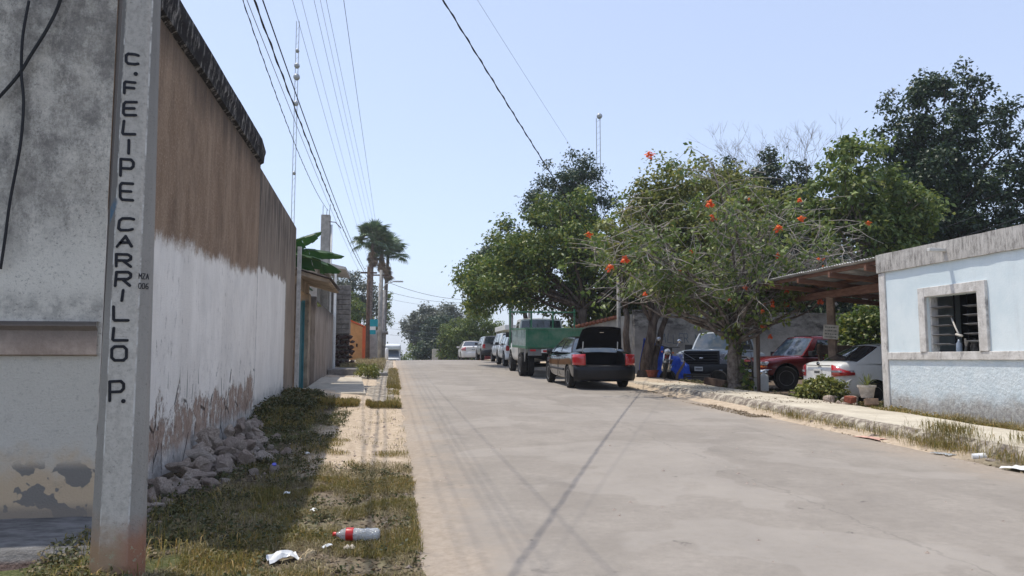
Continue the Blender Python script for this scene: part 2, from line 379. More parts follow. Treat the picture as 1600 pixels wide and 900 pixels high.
# pale lower dado with ochre damp and grey scabs
dado = n.ss(n.z, 1.545, 1.535)
c = n.mix(n.m('MULTIPLY', dado, .65), c, (.50, .455, .385))
och = n.m('MULTIPLY', dado, n.ss(n.m('ADD', n.z, n.m('MULTIPLY', n.m('SUBTRACT', n.noise(2.2, 5), .5), 1.0)), .85, .5))
c = n.mix(n.m('MULTIPLY', och, .8), c, (.56, .40, .24))
scab = n.m('MULTIPLY', n.ss(n.noise(4.2, 3, .5, st=(1, 1, 1), off=1.7), .52, .535), n.ss(n.z, .72, .62))
c = n.mix(n.m('MULTIPLY', scab, .9), c, (.19, .18, .165))
c = n.mix(n.ss(n.z, .40, .30, 0, .8), c, (.26, .22, .18))
c = n.mix(n.ss(hi, .55, .8, 0, .45), c, (.18, .165, .15))
M['facade'] = n.bsdf(c, .92, .15, 0, n.m('ADD', n.m('MULTIPLY', hi, .6), pit), .5, .015)
n = NT('moulding_plaster')
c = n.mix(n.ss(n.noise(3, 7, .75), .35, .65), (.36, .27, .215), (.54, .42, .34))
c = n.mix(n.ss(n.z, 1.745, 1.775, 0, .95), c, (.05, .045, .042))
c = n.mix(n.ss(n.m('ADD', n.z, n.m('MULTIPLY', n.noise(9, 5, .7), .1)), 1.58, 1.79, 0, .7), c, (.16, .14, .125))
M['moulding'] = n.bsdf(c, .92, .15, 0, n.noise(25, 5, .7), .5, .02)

n = NT('brown_and_white_wall')
w1 = n.noise(2.0, 6, .7, st=(1, 1, .35), off=3); w2 = n.noise(12, 6, .75); grit = n.noise(55, 3, .8)
strk = n.noise(7, 5, .7, st=(1, 1, .08))
brown = n.mix(n.ss(w1, .3, .7), (.215, .140, .090), (.335, .235, .160))
brown = n.mix(n.ss(strk, .45, .75, 0, .55), brown, (.155, .105, .072))
brown = n.mix(n.ss(n.noise(34, 5, .85), .50, .66, 0, .75), brown, (.44, .33, .235))
brown = n.mix(n.ss(n.noise(30, 5, .85, off=6), .54, .68, 0, .75), brown, (.10, .062, .042))
brown = n.mix(n.ss(n.noise(1.3, 7, .8, st=(1, 1, .5), off=22), .48, .66, 0, .45), brown, (.13, .088, .062))
white = n.mix(n.ss(w1, .35, .7), (.78, .725, .65), (.90, .845, .765))
white = n.mix(n.m('MULTIPLY', n.ss(n.noise(16, 7, .85, st=(1, 1, .25)), .57, .63), n.ss(n.noise(1.1, 4, .6, off=41), .35, .62, .25, .95)), white, (.30, .26, .225))
white = n.mix(n.ss(n.noise(.9, 6, .7, off=19), .45, .7, 0, .35), white, (.55, .52, .48))
blur = n.m('ADD', n.m('MULTIPLY', n.m('SUBTRACT', n.noise(3.2, 7, .8, st=(1, 1, .7), off=8), .5), .55), n.m('MULTIPLY', n.m('SUBTRACT', n.noise(1.0, 3, .5, off=4), .5), .3))
edge = n.m('SUBTRACT', n.m('SUBTRACT', n.z, n.m('MULTIPLY', n.y, .047)), 2.32)      # height above the paint line
ispaint = n.ss(n.m('ADD', edge, n.m('ADD', blur, n.m('MULTIPLY', n.m('SUBTRACT', n.noise(26, 6, .85), .5), .22))), .10, -.10)
c = n.mix(ispaint, brown, white)
# bottom: paint flaked off down to earth brown, then grey splash zone
rel = n.m('SUBTRACT', n.z, n.m('MULTIPLY', n.y, .03))
fl = n.m('ADD', rel, n.m('MULTIPLY', n.m('SUBTRACT', n.noise(1.7, 8, .8, st=(1, 1, .7), off=13), .5), 1.9))
flake = n.m('MULTIPLY', n.ss(fl, .72, .66), n.ss(n.noise(3.4, 8, .82, st=(1, 1, .5), off=31), .43, .47))
flake = n.m('MULTIPLY', flake, n.m('MULTIPLY', n.ss(n.y, 14.6, 13.2, .25, 1), n.ss(n.m('ADD', rel, n.m('MULTIPLY', n.noise(4, 6, .8, st=(1, 1, .5), off=2), .5)), .42, .60, .25, 1)))
c = n.mix(n.m('MULTIPLY', flake, .92), c, n.mix(n.ss(w2, .35, .65), (.27, .17, .12), (.44, .325, .25)))
c = n.mix(n.m('MULTIPLY', n.ss(fl, .32, .05), .75), c, n.mix(n.ss(w2, .35, .65), (.24, .22, .2), (.42, .40, .38)))
crk = n.m('MULTIPLY', n.ss(n.vor(2.2, st=(1, 1, .45), feat='DISTANCE_TO_EDGE'), .03, .006), n.m('MULTIPLY', n.ss(rel, 1.2, .9), n.ss(n.noise(2.5, 4, .7, off=17), .46, .54)))
c = n.mix(n.m('MULTIPLY', crk, .85), c, (.03, .02, .015))
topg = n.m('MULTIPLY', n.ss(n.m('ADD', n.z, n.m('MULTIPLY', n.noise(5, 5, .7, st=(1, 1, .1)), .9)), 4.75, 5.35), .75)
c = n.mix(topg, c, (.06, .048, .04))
hgt = n.m('ADD', n.m('SUBTRACT', n.m('MULTIPLY', w2, .7), n.m('MULTIPLY', flake, .9)), n.m('SUBTRACT', n.m('MULTIPLY', grit, .7), crk))
M['sidewall'] = n.bsdf(c, .93, .12, 0, hgt, .7, .02)
n = NT('black_stained_parapet')
c = n.mix(n.ss(n.noise(9, 6, .8, st=(1, 1, .3)), .50, .66), (.028, .025, .024), (.30, .275, .25))
M['parapet'] = n.bsdf(c, .95, .1, 0, n.noise(20, 5, .7), .8, .03)

bld = empty('corner_building', (-2.3, 6.6, .2), 0, 'tall corner building with grey stained front and brown over white side wall', 'building')
def ch(o, root): # keep world placement of a mesh authored in world coordinates
    o.parent = root; o.matrix_parent_inverse = root.matrix_basis.inverted(); return o
def W(root, name, mat, *b, **k): return ch(bxo(name, mat, *b, **k), root)
W(bld, 'facade_wall', M['facade'], -14, -2.303, 6.6, 6.85, -.2, 5.2)
W(bld, 'side_wall', M['sidewall'], -2.6, -2.3, 6.603, 13.64, -.2, 5.0)
W(bld, 'rear_wall', M['sidewall'], -14, -2.6, 13.35, 13.64, -.2, 5.0)
W(bld, 'roof', M['parapet'], -14, -2.6, 6.85, 13.35, 4.8, 5.0)
# moulding with worn, slightly wavy profile
rows = []
for i in range(60):
    x = -14 + (11.68 * i / 59); q = .006 * mnoise.noise(Vector((x * 3, 0, 0)))
    rows.append([(x, 6.598, 1.52), (x, 6.565 + q, 1.53), (x, 6.56 + q, 1.56), (x, 6.568, 1.72), (x, 6.53 + q, 1.755), (x, 6.53 + q, 1.785), (x, 6.598, 1.795)])
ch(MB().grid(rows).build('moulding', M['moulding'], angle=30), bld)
rows = []
for i in range(90):
    y = 6.4 + (13.62 - 6.4) * i / 89; q = .012 * mnoise.noise(Vector((0, y * .9, 1))) + .004 * mnoise.noise(Vector((0, y * 5, 1))); e = 0
    if i > 84: e = (i - 84) / 5 * .12
    rows.append([(-2.31, y, 4.84 + q), (-2.245 + q * .5, y, 4.88 + q), (-2.235 + q * .5, y, 5.0), (-2.22, y, 5.04 + q), (-2.215, y, 5.2 - e + q), (-2.27, y, 5.25 - e), (-2.6, y, 5.25 - e), (-2.6, y, 4.9)])
mb = MB().grid(rows); mb.add(rows[-1], [tuple(range(8))]); mb.add(rows[0], [tuple(range(8))[::-1]])
ch(mb.build('parapet', M['parapet'], angle=50), bld)
# vertical corner strip of old pink plaster
W(bld, 'corner_strip', M['moulding'], -2.296, -2.285, 6.61, 6.95, 0.2, 4.8)

# second, lower wall
n = NT('streaked_yard_wall')
w1 = n.noise(2.0, 6, .7, st=(1, 1, .35), off=6); strk = n.noise(9, 6, .7, st=(1, 1, .06), off=2); w2 = n.noise(14, 5, .75)
c = n.mix(n.ss(w1, .3, .7), (.24, .185, .14), (.35, .28, .215))
c = n.mix(n.m('MULTIPLY', n.ss(strk, .42, .60), n.ss(n.z, 2.9, 4.5)), c, (.06, .05, .045))
c = n.mix(n.m('MULTIPLY', n.ss(strk, .58, .7), .5), c, (.30, .25, .2))
white = n.mix(n.ss(w1, .35, .7), (.78, .725, .65), (.90, .845, .765))
white = n.mix(n.m('MULTIPLY', n.ss(n.noise(16, 5, .8, st=(1, 1, .22)), .6, .68), .6), white, (.35, .32, .29))
e = n.m('SUBTRACT', n.m('SUBTRACT', n.z, n.m('MULTIPLY', n.y, .03)), 2.68)
blur = n.m('MULTIPLY', n.m('SUBTRACT', n.noise(4, 6, .75, st=(1, 1, .5), off=8), .5), .6)
msk = n.m('MULTIPLY', n.ss(n.m('ADD', e, blur), .03, -.04), n.ss(n.m('ADD', n.y, n.m('MULTIPLY', w2, .25)), 17.6, 17.4))
c = n.mix(msk, c, white)
fl = n.m('ADD', n.m('SUBTRACT', n.z, n.m('MULTIPLY', n.y, .03)), n.m('MULTIPLY', n.m('SUBTRACT', n.noise(3.5, 6, .75, off=3), .5), .8))
c = n.mix(n.m('MULTIPLY', n.ss(fl, .55, .15), .7), c, (.25, .22, .19))
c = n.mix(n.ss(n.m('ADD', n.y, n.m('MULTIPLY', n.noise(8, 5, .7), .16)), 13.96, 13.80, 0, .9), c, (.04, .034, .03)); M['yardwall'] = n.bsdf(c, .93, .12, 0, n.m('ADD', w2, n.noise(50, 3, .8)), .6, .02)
yw = MB()
yw.prism([(-2.325, 13.72, 0), (-2.325, 19.0, 0), (-2.325, 19.0, 4.64), (-2.325, 18.4, 4.67), (-2.325, 13.72, 4.84)], (-.25, 0, 0))
o = yw.build('yard_wall', M['yardwall']); tag(o, 'lower brown streaked wall with white paint patch, next past the tall corner building', 'wall')
bw = bxo('end_strip', plain('pale_strip', (.5, .48, .45), .9, .2, .2, 8, .2), -2.29, -2.2, 19.02, 19.12, .3, 4.2); ch(bw, o)

# pavement in front of the facade
n = NT('rough_step_concrete')
c = n.mix(n.ss(n.noise(4, 7, .75, st=(1, 2.5, 1)), .35, .65), (.13, .125, .12), (.26, .25, .24))
c = n.mix(n.ss(n.z, .235, .20), c, n.mix(n.ss(n.noise(12, 5, .7), .4, .6), (.06, .035, .03), (.17, .12, .10)))
M['step_dark'] = n.bsdf(c, .9, .2, 0, n.m('ADD', n.noise(9, 6, .75, st=(1, 3, 1)), n.noise(40, 4, .7)), .9, .03)
rows = []
for i in range(80):
    x = -14 + (14 - 1.86) * i / 79; q = .05 * mnoise.noise(Vector((x * 4, 0, 0))); e = max(0, (x + 2.3)) * .25
    p = lambda y: .012 * mnoise.noise(Vector((x * 5, y * 5, 2)))
    rows.append([(x, 5.38 + q + e, -.1), (x, 5.36 + q + e, .1), (x, 5.40 + q * .6 + e, .2)] + [(x, y + e * (6.6 - y), .265 + p(y)) for y in (5.48, 5.7, 5.95, 6.2, 6.45, 6.75)])
mb = MB().grid(rows); mb.add([(-1.86, 5.5, -.1), (-1.86, 5.5, .26), (-1.86, 6.75, .26), (-1.86, 6.75, -.1)], [(0, 3, 2, 1)])
tag(mb.build('pavement', M['step_dark'], angle=50), kind='structure')

# ---------------------------------------------------------------- painted utility pole
n = NT('weathered_pole_concrete')
a = n.noise(3, 7, .75, st=(1, 1, .3)); b = n.noise(22, 5, .75)
c = n.mix(n.ss(a, .3, .7), (.32, .295, .26), (.50, .465, .41))
c = n.mix(n.ss(n.m('ADD', n.z, n.m('MULTIPLY', n.m('SUBTRACT', a, .5), 2.0)), 2.2, 3.4, 0, .55), c, (.17, .165, .16))
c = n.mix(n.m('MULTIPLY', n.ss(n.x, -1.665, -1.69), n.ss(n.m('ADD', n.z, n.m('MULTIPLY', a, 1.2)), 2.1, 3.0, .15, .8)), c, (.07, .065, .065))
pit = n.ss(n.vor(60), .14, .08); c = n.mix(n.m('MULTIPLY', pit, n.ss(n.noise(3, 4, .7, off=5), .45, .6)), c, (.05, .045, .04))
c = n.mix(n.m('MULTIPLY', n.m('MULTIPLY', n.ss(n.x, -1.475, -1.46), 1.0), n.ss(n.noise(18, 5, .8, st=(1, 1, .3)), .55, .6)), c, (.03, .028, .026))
af = n.m('ABSOLUTE', n.m('SUBTRACT', n.x, -1.604))
c = n.mix(n.ss(af, .070, .080, .5, 0), c, n.mix(n.ss(b, .4, .65), (.68, .63, .555), (.46, .425, .37)))
c = n.mix(n.ss(af, .074, .086, 0, .5), c, (.20, .19, .175))
c = n.mix(n.m('MULTIPLY', n.ss(n.m('ABSOLUTE', n.m('SUBTRACT', af, .078)), .006, .002), n.ss(n.noise(9, 4, .7), .4, .6)), c, (.6, .58, .54))
c = n.mix(n.ss(n.noise(45, 5, .85), .56, .68, 0, .6), c, (.13, .12, .11))
rust = n.ss(n.m('ADD', n.z, n.m('MULTIPLY', n.m('SUBTRACT', n.noise(5, 5, .7), .5), .35)), .62, .36)
c = n.mix(n.m('MULTIPLY', rust, .85), c, n.mix(n.ss(n.x, -1.62, -1.5), (.34, .21, .11), (.34, .15, .08)))
fleck = n.m('MULTIPLY', n.ss(n.noise(28, 4, .7), .60, .64), n.ss(n.z, .52, .38)); c = n.mix(n.m('MULTIPLY', fleck, .7), c, (.36, .36, .24))
blue = n.m('MULTIPLY', n.ss(n.m('ABSOLUTE', n.m('SUBTRACT', n.x, n.m('ADD', -1.84, n.m('MULTIPLY', n.m('SUBTRACT', n.z, 2.1), .42)))), .030, .012), n.m('MULTIPLY', n.m('MULTIPLY', n.ss(n.z, 2.03, 2.1), n.ss(n.z, 2.5, 2.42)), n.ss(b, .3, .5)))
c = n.mix(n.m('MULTIPLY', blue, .7), c, (.04, .13, .22))
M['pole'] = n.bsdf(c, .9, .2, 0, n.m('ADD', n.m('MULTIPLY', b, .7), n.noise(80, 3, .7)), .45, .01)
CX = -1.604
def pw(z): return .150 - .0115 * (min(z, 4.2)) - .006 * max(0, z - 4.2)   # half width
def ring(z):
    w = pw(z); f = .105 - .010 * z if z < 4.2 else .063   # half width of the front face
    f = min(f, w * .6) if z > 1 else w * .52; f = w * .52
    d = (w - f) * .8
    return [(CX - f, 4.95, z), (CX + f, 4.95, z), (CX + w, 4.95 + d * .9, z), (CX + w, 4.95 + d * .9 + f, z), (CX + f, 4.95 + 1.5 * w, z), (CX - f, 4.95 + 1.5 * w, z), (CX - w, 4.95 + d * .9 + f, z), (CX - w, 4.95 + d * .9, z)]
zs = list(np.linspace(-.3, 8.3, 24)); rows = [ring(z) + [ring(z)[0]] for z in zs]
pole = empty('utility_pole', (CX, 5.1, .15), 0, 'concrete utility pole painted with a street name in black letters, at the corner', 'utility pole')
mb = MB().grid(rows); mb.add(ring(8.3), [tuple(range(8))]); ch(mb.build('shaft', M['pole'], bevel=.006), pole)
ch(MB().box(CX - .9, CX + .75, 4.88, 4.97, 7.95, 8.05).build('crossarm', M['steel'], bevel=.005), pole)

GL = {  # stroke letters on a 1 x 1 grid
 'A': [[(0, 0), (.5, 1), (1, 0)], [(.2, .38), (.8, .38)]], 'C': [[(1, .92), (.75, 1), (.2, 1), (.02, .8), (.02, .2), (.2, 0), (.75, 0), (1, .08)]],
 'E': [[(1, 1), (.15, 1), (0, .85), (0, .15), (.15, 0), (1, 0)], [(0, .52), (.85, .52)]], 'F': [[(1, 1), (.12, 1), (0, .86), (0, 0)], [(0, .5), (.9, .5)]],
 'I': [[(.5, 1), (.5, 0)]], 'L': [[(0, 1), (0, .1), (.08, 0), (1, 0)]],
 'P': [[(0, 0), (0, 1), (.8, 1), (1, .85), (1, .6), (.8, .45), (0, .45)]],
 'R': [[(0, 0), (0, 1), (.8, 1), (1, .85), (1, .62), (.8, .48), (0, .48)], [(.45, .48), (1, 0)]],
 'O': [[(.2, 0), (0, .2), (0, .8), (.2, 1), (.8, 1), (1, .8), (1, .2), (.8, 0), (.2, 0)]],
 'M': [[(0, 0), (0, 1), (.5, .4), (1, 1), (1, 0)]], 'Z': [[(0, 1), (1, 1), (0, 0), (1, 0)]], 'N': [[(0, 0), (0, 1), (1, 0), (1, 1)]],
 'T': [[(0, 1), (1, 1)], [(.5, 1), (.5, 0)]], '0': [[(.2, 0), (0, .3), (0, .7), (.2, 1), (.8, 1), (1, .7), (1, .3), (.8, 0), (.2, 0)]],
 '6': [[(.9, 1), (.3, .9), (0, .5), (0, .2), (.25, 0), (.8, 0), (1, .25), (.8, .5), (.05, .45)]], '-': [[(0, .5), (1, .5)]],
 'U': [[(0, 1), (0, .15), (.2, 0), (.8, 0), (1, .15), (1, 1)]], 'S': [[(1, .9), (.7, 1), (.2, 1), (0, .8), (.1, .55), (.9, .45), (1, .2), (.8, 0), (.2, 0), (0, .1)]],
 'D': [[(0, 0), (0, 1), (.7, 1), (1, .7), (1, .3), (.7, 0), (0, 0)]], '5': [[(1, 1), (.1, 1), (0, .55), (.7, .6), (1, .35), (.8, 0), (0, 0)]],
 '.': [[(.5, .5), (.5, .5)]]}
def letter(mb, chr_, org, U, V, w, h, t, d=.003, wob=.0):
    """stroke letter as thin raised paint. org lower left corner, U/V unit axes, paint thickness towards U x V"""
    U = Vector(U).normalized(); V = Vector(V).normalized(); N = U.cross(V); org = Vector(org)
    P = lambda a, b: org + U * (a * w) + V * (b * h)
    for ln in GL[chr_]:
        for i in range(max(1, len(ln) - 1)):
            a = Vector((ln[i][0] * w, ln[i][1] * h)); b = Vector((ln[min(i + 1, len(ln) - 1)][0] * w, ln[min(i + 1, len(ln) - 1)][1] * h))
            dv = (b - a); dv = dv.normalized() if dv.length > 1e-6 else Vector((1, 0)); q = Vector((-dv.y, dv.x))
            r = t / 2; poly = []
            for k in range(7):
                an = math.pi / 2 + math.pi * k / 6; poly.append(a + dv * math.cos(an) * r + q * math.sin(an) * r)
            for k in range(7):
                an = -math.pi / 2 + math.pi * k / 6; poly.append(b + dv * math.cos(an) * r + q * math.sin(an) * r)
            mb.prism([org + U * p.x + V * p.y + N * (.0005 * (i % 3)) for p in poly], N * d)
LET = [('C', -1.67, -1.58, 3.32, 3.4), ('.', -1.61, -1.59, 3.25, 3.28), ('F', -1.67, -1.59, 3.13, 3.22), ('E', -1.67, -1.58, 2.99, 3.09), ('L', -1.67, -1.58, 2.87, 2.97), ('I', -1.63, -1.61, 2.75, 2.85), ('P', -1.67, -1.58, 2.61, 2.73), ('E', -1.665, -1.575, 2.46, 2.58), ('C', -1.67, -1.57, 2.27, 2.36), ('A', -1.67, -1.57, 2.17, 2.25), ('R', -1.67, -1.57, 2.05, 2.14), ('R', -1.67, -1.57, 1.93, 2.03), ('I', -1.63, -1.61, 1.84, 1.92), ('L', -1.67, -1.57, 1.72, 1.82), ('L', -1.67, -1.57, 1.6, 1.69), ('O', -1.67, -1.57, 1.48, 1.58), ('P', -1.67, -1.575, 1.24, 1.37), ('.', -1.595, -1.575, 1.235, 1.255)]
rs = random.Random(4)
for c_, xa, xb, za, zb in LET:
    t = .017; mb = MB(); lean = rs.uniform(-.06, .10)
    if c_ == '.': t = .026; letter(mb, '.', (xa, 4.9495, za), (1, 0, 0), (0, 0, 1), xb - xa, zb - za, t)
    else: letter(mb, c_, (xa + t / 2, 4.9495, za + t / 2), (1, 0, .05 * rs.uniform(-1, 1)), (lean, 0, 1), xb - xa - t, zb - za - t, t)
    ch(mb.build('letter', M['ink']), pole)
# small marks MZA 006 on the right chamfer
zc = 2.0; rg = ring(zc); A_ = Vector(rg[1]); B_ = Vector(rg[2]); U_ = (B_ - A_); N_ = U_.cross(Vector((0, 0, 1))).normalized()
for row, (txt, z0) in enumerate((('MZA', 1.985), ('006', 1.925))):
    mb = MB()
    for i, c_ in enumerate(txt):
        letter(mb, c_, Vector((A_.x, A_.y, z0)) + U_ * (.12 + .28 * i) + N_ * .0005, U_, (0, 0, 1), U_.length * .19, .032, .004, .002)
    ch(mb.build('lettering', M['ink']), pole)

# ---------------------------------------------------------------- right pale blue building
n = NT('pale_blue_plaster')
a = n.noise(1.2, 6, .7); b = n.noise(30, 5, .7); lump = n.noise(13, 5, .72)
c = n.mix(n.ss(a, .3, .7), (.60, .69, .72), (.71, .78, .795))
c = n.mix(n.ss(n.noise(5, 6, .75, st=(1, 1, .15)), .56, .75, 0, .25), c, (.45, .47, .48))
lowz = n.ss(n.z, 1.49, 1.47)
c = n.mix(n.m('MULTIPLY', lowz, .8), c, n.mix(n.ss(n.noise(3, 6, .7), .35, .65), (.54, .62, .665), (.66, .72, .75)))
dm = n.ss(n.m('ADD', n.z, n.m('MULTIPLY', n.m('SUBTRACT', n.noise(1.6, 6, .7, off=3), .5), .9)), .95, .62)
c = n.mix(n.m('MULTIPLY', dm, .75), c, n.mix(n.ss(lump, .4, .6), (.24, .20, .17), (.40, .37, .33)))
hgt = n.m('ADD', n.m('MULTIPLY', b, .12), n.m('MULTIPLY', n.m('MULTIPLY', lump, lowz), 1.1))
M['blueplaster'] = n.bsdf(c, .9, .15, 0, hgt, .8, .03)
n = NT('grey_concrete_trim')
a = n.noise(5, 7, .75, off=2); c = n.mix(n.ss(a, .3, .7), (.46, .435, .40), (.70, .675, .64))
c = n.mix(n.ss(n.noise(9, 6, .75, st=(1, 1, .4)), .52, .68, 0, .7), c, (.15, .14, .135))
M['trim'] = n.bsdf(c, .92, .15, 0, n.noise(30, 5, .7), .5, .015)
n = NT('streaked_parapet')
c = n.mix(n.ss(n.noise(20, 8, .85, st=(1, 1, .15)), .36, .60), (.13, .12, .11), (.50, .475, .44))
c = n.mix(n.ss(n.noise(1.5, 7, .8), .42, .62, 0, .7), c, (.54, .515, .48))
M['parapet_grey'] = n.bsdf(c, .92, .15, 0, n.noise(30, 5, .7, st=(1, 1, .3)), .6, .02)
XB = 9.3
rb = empty('blue_house', (XB, 8, .4), 0, 'single storey pale blue house with a louvred window and grey parapet', 'house')
def Wr(name, mat, *b, **k): return W(rb, name, mat, *b, **k)
mb = MB()
for (y0, y1, z0, z1) in ((1.0, 10.99, 0, 3.3), (12.21, 13.46, 0, 3.3), (10.99, 12.21, 0, 1.56), (10.99, 12.21, 2.57, 3.3)):
    mb.box(XB, XB + .18, y0, y1, z0, z1)
ch(mb.build('front_wall', M['blueplaster']), rb)
Wr('end_wall', M['blueplaster'], XB + .18, 16, 13.26, 13.46, 0, 3.3)
Wr('rear_wall', M['blueplaster'], 15.8, 16, 1, 13.26, 0, 3.3)
Wr('roof', M['parapet_grey'], XB + .18, 15.8, 1.0, 13.26, 3.0, 3.15)
rows = []
for i in range(70):
    y = 1.0 + 12.52 * i / 69; q = .008 * mnoise.noise(Vector((0, y * 3, 4)))
    rows.append([(XB + .005, y, 3.135 + q), (XB - .05 + q, y, 3.14 + q), (XB - .055 + q, y, 3.32), (XB - .05 + q, y, 3.49 + q), (XB + .13, y, 3.5), (XB + .13, y, 3.15)])
mb = MB().grid(rows); mb.add(rows[-1], [tuple(range(6))])
ch(mb.build('parapet', M['parapet_grey'], angle=40), rb)
Wr('end_parapet', M['parapet_grey'], XB + .13, 16, 13.3, 13.5, 3.14, 3.5)
Wr('corner_pilaster', M['trim'], XB - .03, XB + .2, 13.32, 13.5, 0, 3.13, bevel=.01)
Wr('sill_band', M['trim'], XB - .035, XB + .002, 1.0, 13.315, 1.475, 1.612, bevel=.008)
wf = empty('window', (XB, 11.6, 2.05)); ch(wf, rb)
def Ww(name, mat, *b, **k):
    o = bxo(name, mat, *b, **k); o.parent = wf; o.matrix_parent_inverse = Matrix.Translation((-XB, -11.6, -2.05)); return o
wf.matrix_parent_inverse = Matrix.Translation((-XB, -8, -.4))
Ww('frame', M['trim'], XB - .05, XB + .05, 10.80, 10.985, 1.612, 2.74, bevel=.008)
Ww('frame', M['trim'], XB - .05, XB + .05, 12.215, 12.38, 1.612, 2.74, bevel=.008)
Ww('frame', M['trim'], XB - .048, XB + .05, 10.985, 12.215, 2.575, 2.74, bevel=.008)
Ww('reveal', M['trim'], XB + .05, XB + .18, 12.17, 12.208, 1.56, 2.57)
Ww('reveal', M['trim'], XB + .05, XB + .18, 10.992, 11.03, 1.56, 2.57)
slat_m = plain('louvre_slat', (.16, .16, .165), .5, .4, .3, 10, .1)
for (ya, yb, zz) in ((11.72, 12.17, [1.74, 1.90, 2.06, 2.22, 2.38]), (11.03, 11.40, [1.78, 1.90, 2.06, 2.21, 2.36])):
    for z in zz:
        o = MB().box(-.06, .06, ya, yb, -.004, .004, Matrix.Translation((XB + .09, 0, z)) @ Matrix.Rotation(R(12), 4, 'Y')).build('louvre_slat', slat_m, bevel=.002)
        o.parent = wf; o.matrix_parent_inverse = Matrix.Translation((-XB, -11.6, -2.05))
for y in (11.71, 11.41):
    Ww('louvre_channel', M['dark'], XB + .12, XB + .14, y - .008, y + .008, 1.56, 2.57)
Wr('spout', plain('spout_pvc', (.58, .57, .53), .6, .3, .1, 10, 0), XB - .36, XB - .02, 11.60, 11.68, 3.30, 3.36, bevel=.01)
# junk behind the louvres
rm = plain('room_wall', (.03, .028, .026), .95, .1, .4, 4, .2)
Wr('room_lining', rm, XB + 1.5, XB + 1.55, 9.5, 13.25, .3, 3.0)
Wr('room_floor', rm, XB + .18, 15.8, 1.0, 13.26, .3, .5)
o = MB().tube([(XB + .12, 11.78, 2.20), (XB + .06, 11.62, 2.02), (XB + .02, 11.50, 1.90)], [.014, .014, .016], 8).tube([(XB + .02, 11.56, 1.90), (XB - .0, 11.48, 1.885), (XB + .0, 11.40, 1.87)], .02, 8).build('tool', plain('pale_stick', (.5, .47, .42), .8, .2, .2, 10, .1), smooth=True)
tag(o, 'pale stick with a handle poking out between the louvres of the window', 'tool')
mb = MB()
for i in range(7):
    y = 11.62 - i * .055; mb.tube([(XB + .16, y, 1.58), (XB + .18, y + random.Random(i).uniform(-.1, .05), 1.75 + .04 * (i % 3))], .02, 6)
tag(mb.build('rag_bundle', plain('grey_rag', (.10, .095, .09), .95, .1, .4, 8, .4), smooth=True), 'dark rags heaped on the window sill behind the louvres', 'rags')
o = MB().lathe([(0.001, 0), (.045, .005), (.05, .05), (.048, .18), (.02, .22), (.02, .25), (.001, .25)], 14, Matrix.Translation((XB + .13, 11.64, 1.565))).build('bottle', plain('cloudy_bottle', (.2, .24, .3), .2, .5, .1, 5, 0), smooth=True)
tag(o, 'cloudy bottle standing on the window sill behind the louvres', 'bottle')

# ---------------------------------------------------------------- carport
n = NT('corrugated_zinc'); c = n.mix(n.ss(n.noise(2, 6, .7), .35, .7), (.24, .24, .24), (.48, .48, .48))
M['zinc'] = n.bsdf(n.mix(n.ss(n.noise(6, 6, .75, off=5), .58, .7, 0, .6), c, (.2, .1, .06)), .5, .5, .4)
cp = empty('carport', (10.3, 17.2, .6), 0, 'timber carport with a corrugated metal roof beside the blue house', 'carport')
def roofz(x): return 3.47 - .085 * (x - 9.4)
def Wc(name, mat, mb, **k): return ch(mb.build(name, mat, **k), cp)
for s in range(6):   # corrugated sheets side by side
    y0 = 13.62 + s * .93; rows = []
    for i in range(33):
        y = y0 + .96 * i / 32; z = .018 * math.sin(y * 2 * math.pi / .096) + .006 * (s % 2)
        rows.append([(x, y, roofz(x) + z) for x in (9.33, 11.5, 14.5)])
    Wc('roof_sheet', M['zinc'], MB().grid(rows), solid=.004, smooth=True)
rs = random.Random(11)
for x in (9.5, 10.6, 11.7, 12.8, 13.9):
    q = rs.uniform(-.03, .03); Wc('purlin', M['rafter'], MB().box(x, x + .07, 13.6, 19.12, roofz(x) - .10 + q * .3, roofz(x) - .022), bevel=.006)
for i, y in enumerate((14.0, 15.3, 16.6, 17.9, 19.02)):
    mb = MB().prism([(9.36, y, roofz(9.36) - .11), (14.5, y, roofz(14.5) - .11), (14.5, y, roofz(14.5) - .24), (9.36, y, roofz(9.36) - .22)], (0, .08, 0))
    Wc('rafter', M['rafter'], mb, bevel=.006)
Wc('beam', M['rafter'], MB().prism([(10.42, 13.6, roofz(10.4) - .25), (10.42, 19.2, roofz(10.4) - .25), (10.42, 19.2, roofz(10.4) - .40), (10.42, 13.6, roofz(10.4) - .46)], (.12, 0, 0)), bevel=.008)
Wc('beam', M['rafter'], MB().box(13.6, 13.72, 13.6, 19.2, roofz(13.6) - .42, roofz(13.6) - .25), bevel=.008)
Wc('post', M['wood'], MB().tube([(10.48, 17.15, .3), (10.5, 17.15, 1.7), (10.48, 17.15, roofz(10.4) - .4)], [.13, .125, .12], 4), bevel=.012)
Wc('post', M['wood'], MB().tube([(13.66, 18.9, .3), (13.66, 18.9, roofz(13.6) - .42)], .1, 4), bevel=.012)
o = MB().box(-.17, .17, -.012, .012, -.17, .17, Matrix.Translation((10.36, 16.98, 2.13)) @ Matrix.Rotation(R(-30), 4, 'Z') @ Matrix.Rotation(R(5), 4, 'Y')).build('notice_board', plain('faded_board', (.36, .33, .28), .85, .2, .2, 10, .2), bevel=.004)
tag(o, 'small faded notice board nailed to the carport post', 'sign')
TT = Matrix.Translation((10.36, 16.98, 2.13)) @ Matrix.Rotation(R(-30), 4, 'Z') @ Matrix.Rotation(R(5), 4, 'Y')
mb = MB()
for r_, z in enumerate((.11, .03, -.05, -.12)):
    x = -.13
    while x < .12:
        w = rs.uniform(.015, .05); mb.box(x, x + w, -.0145, -.0125, z - .016, z + .014, TT); x += w + .012
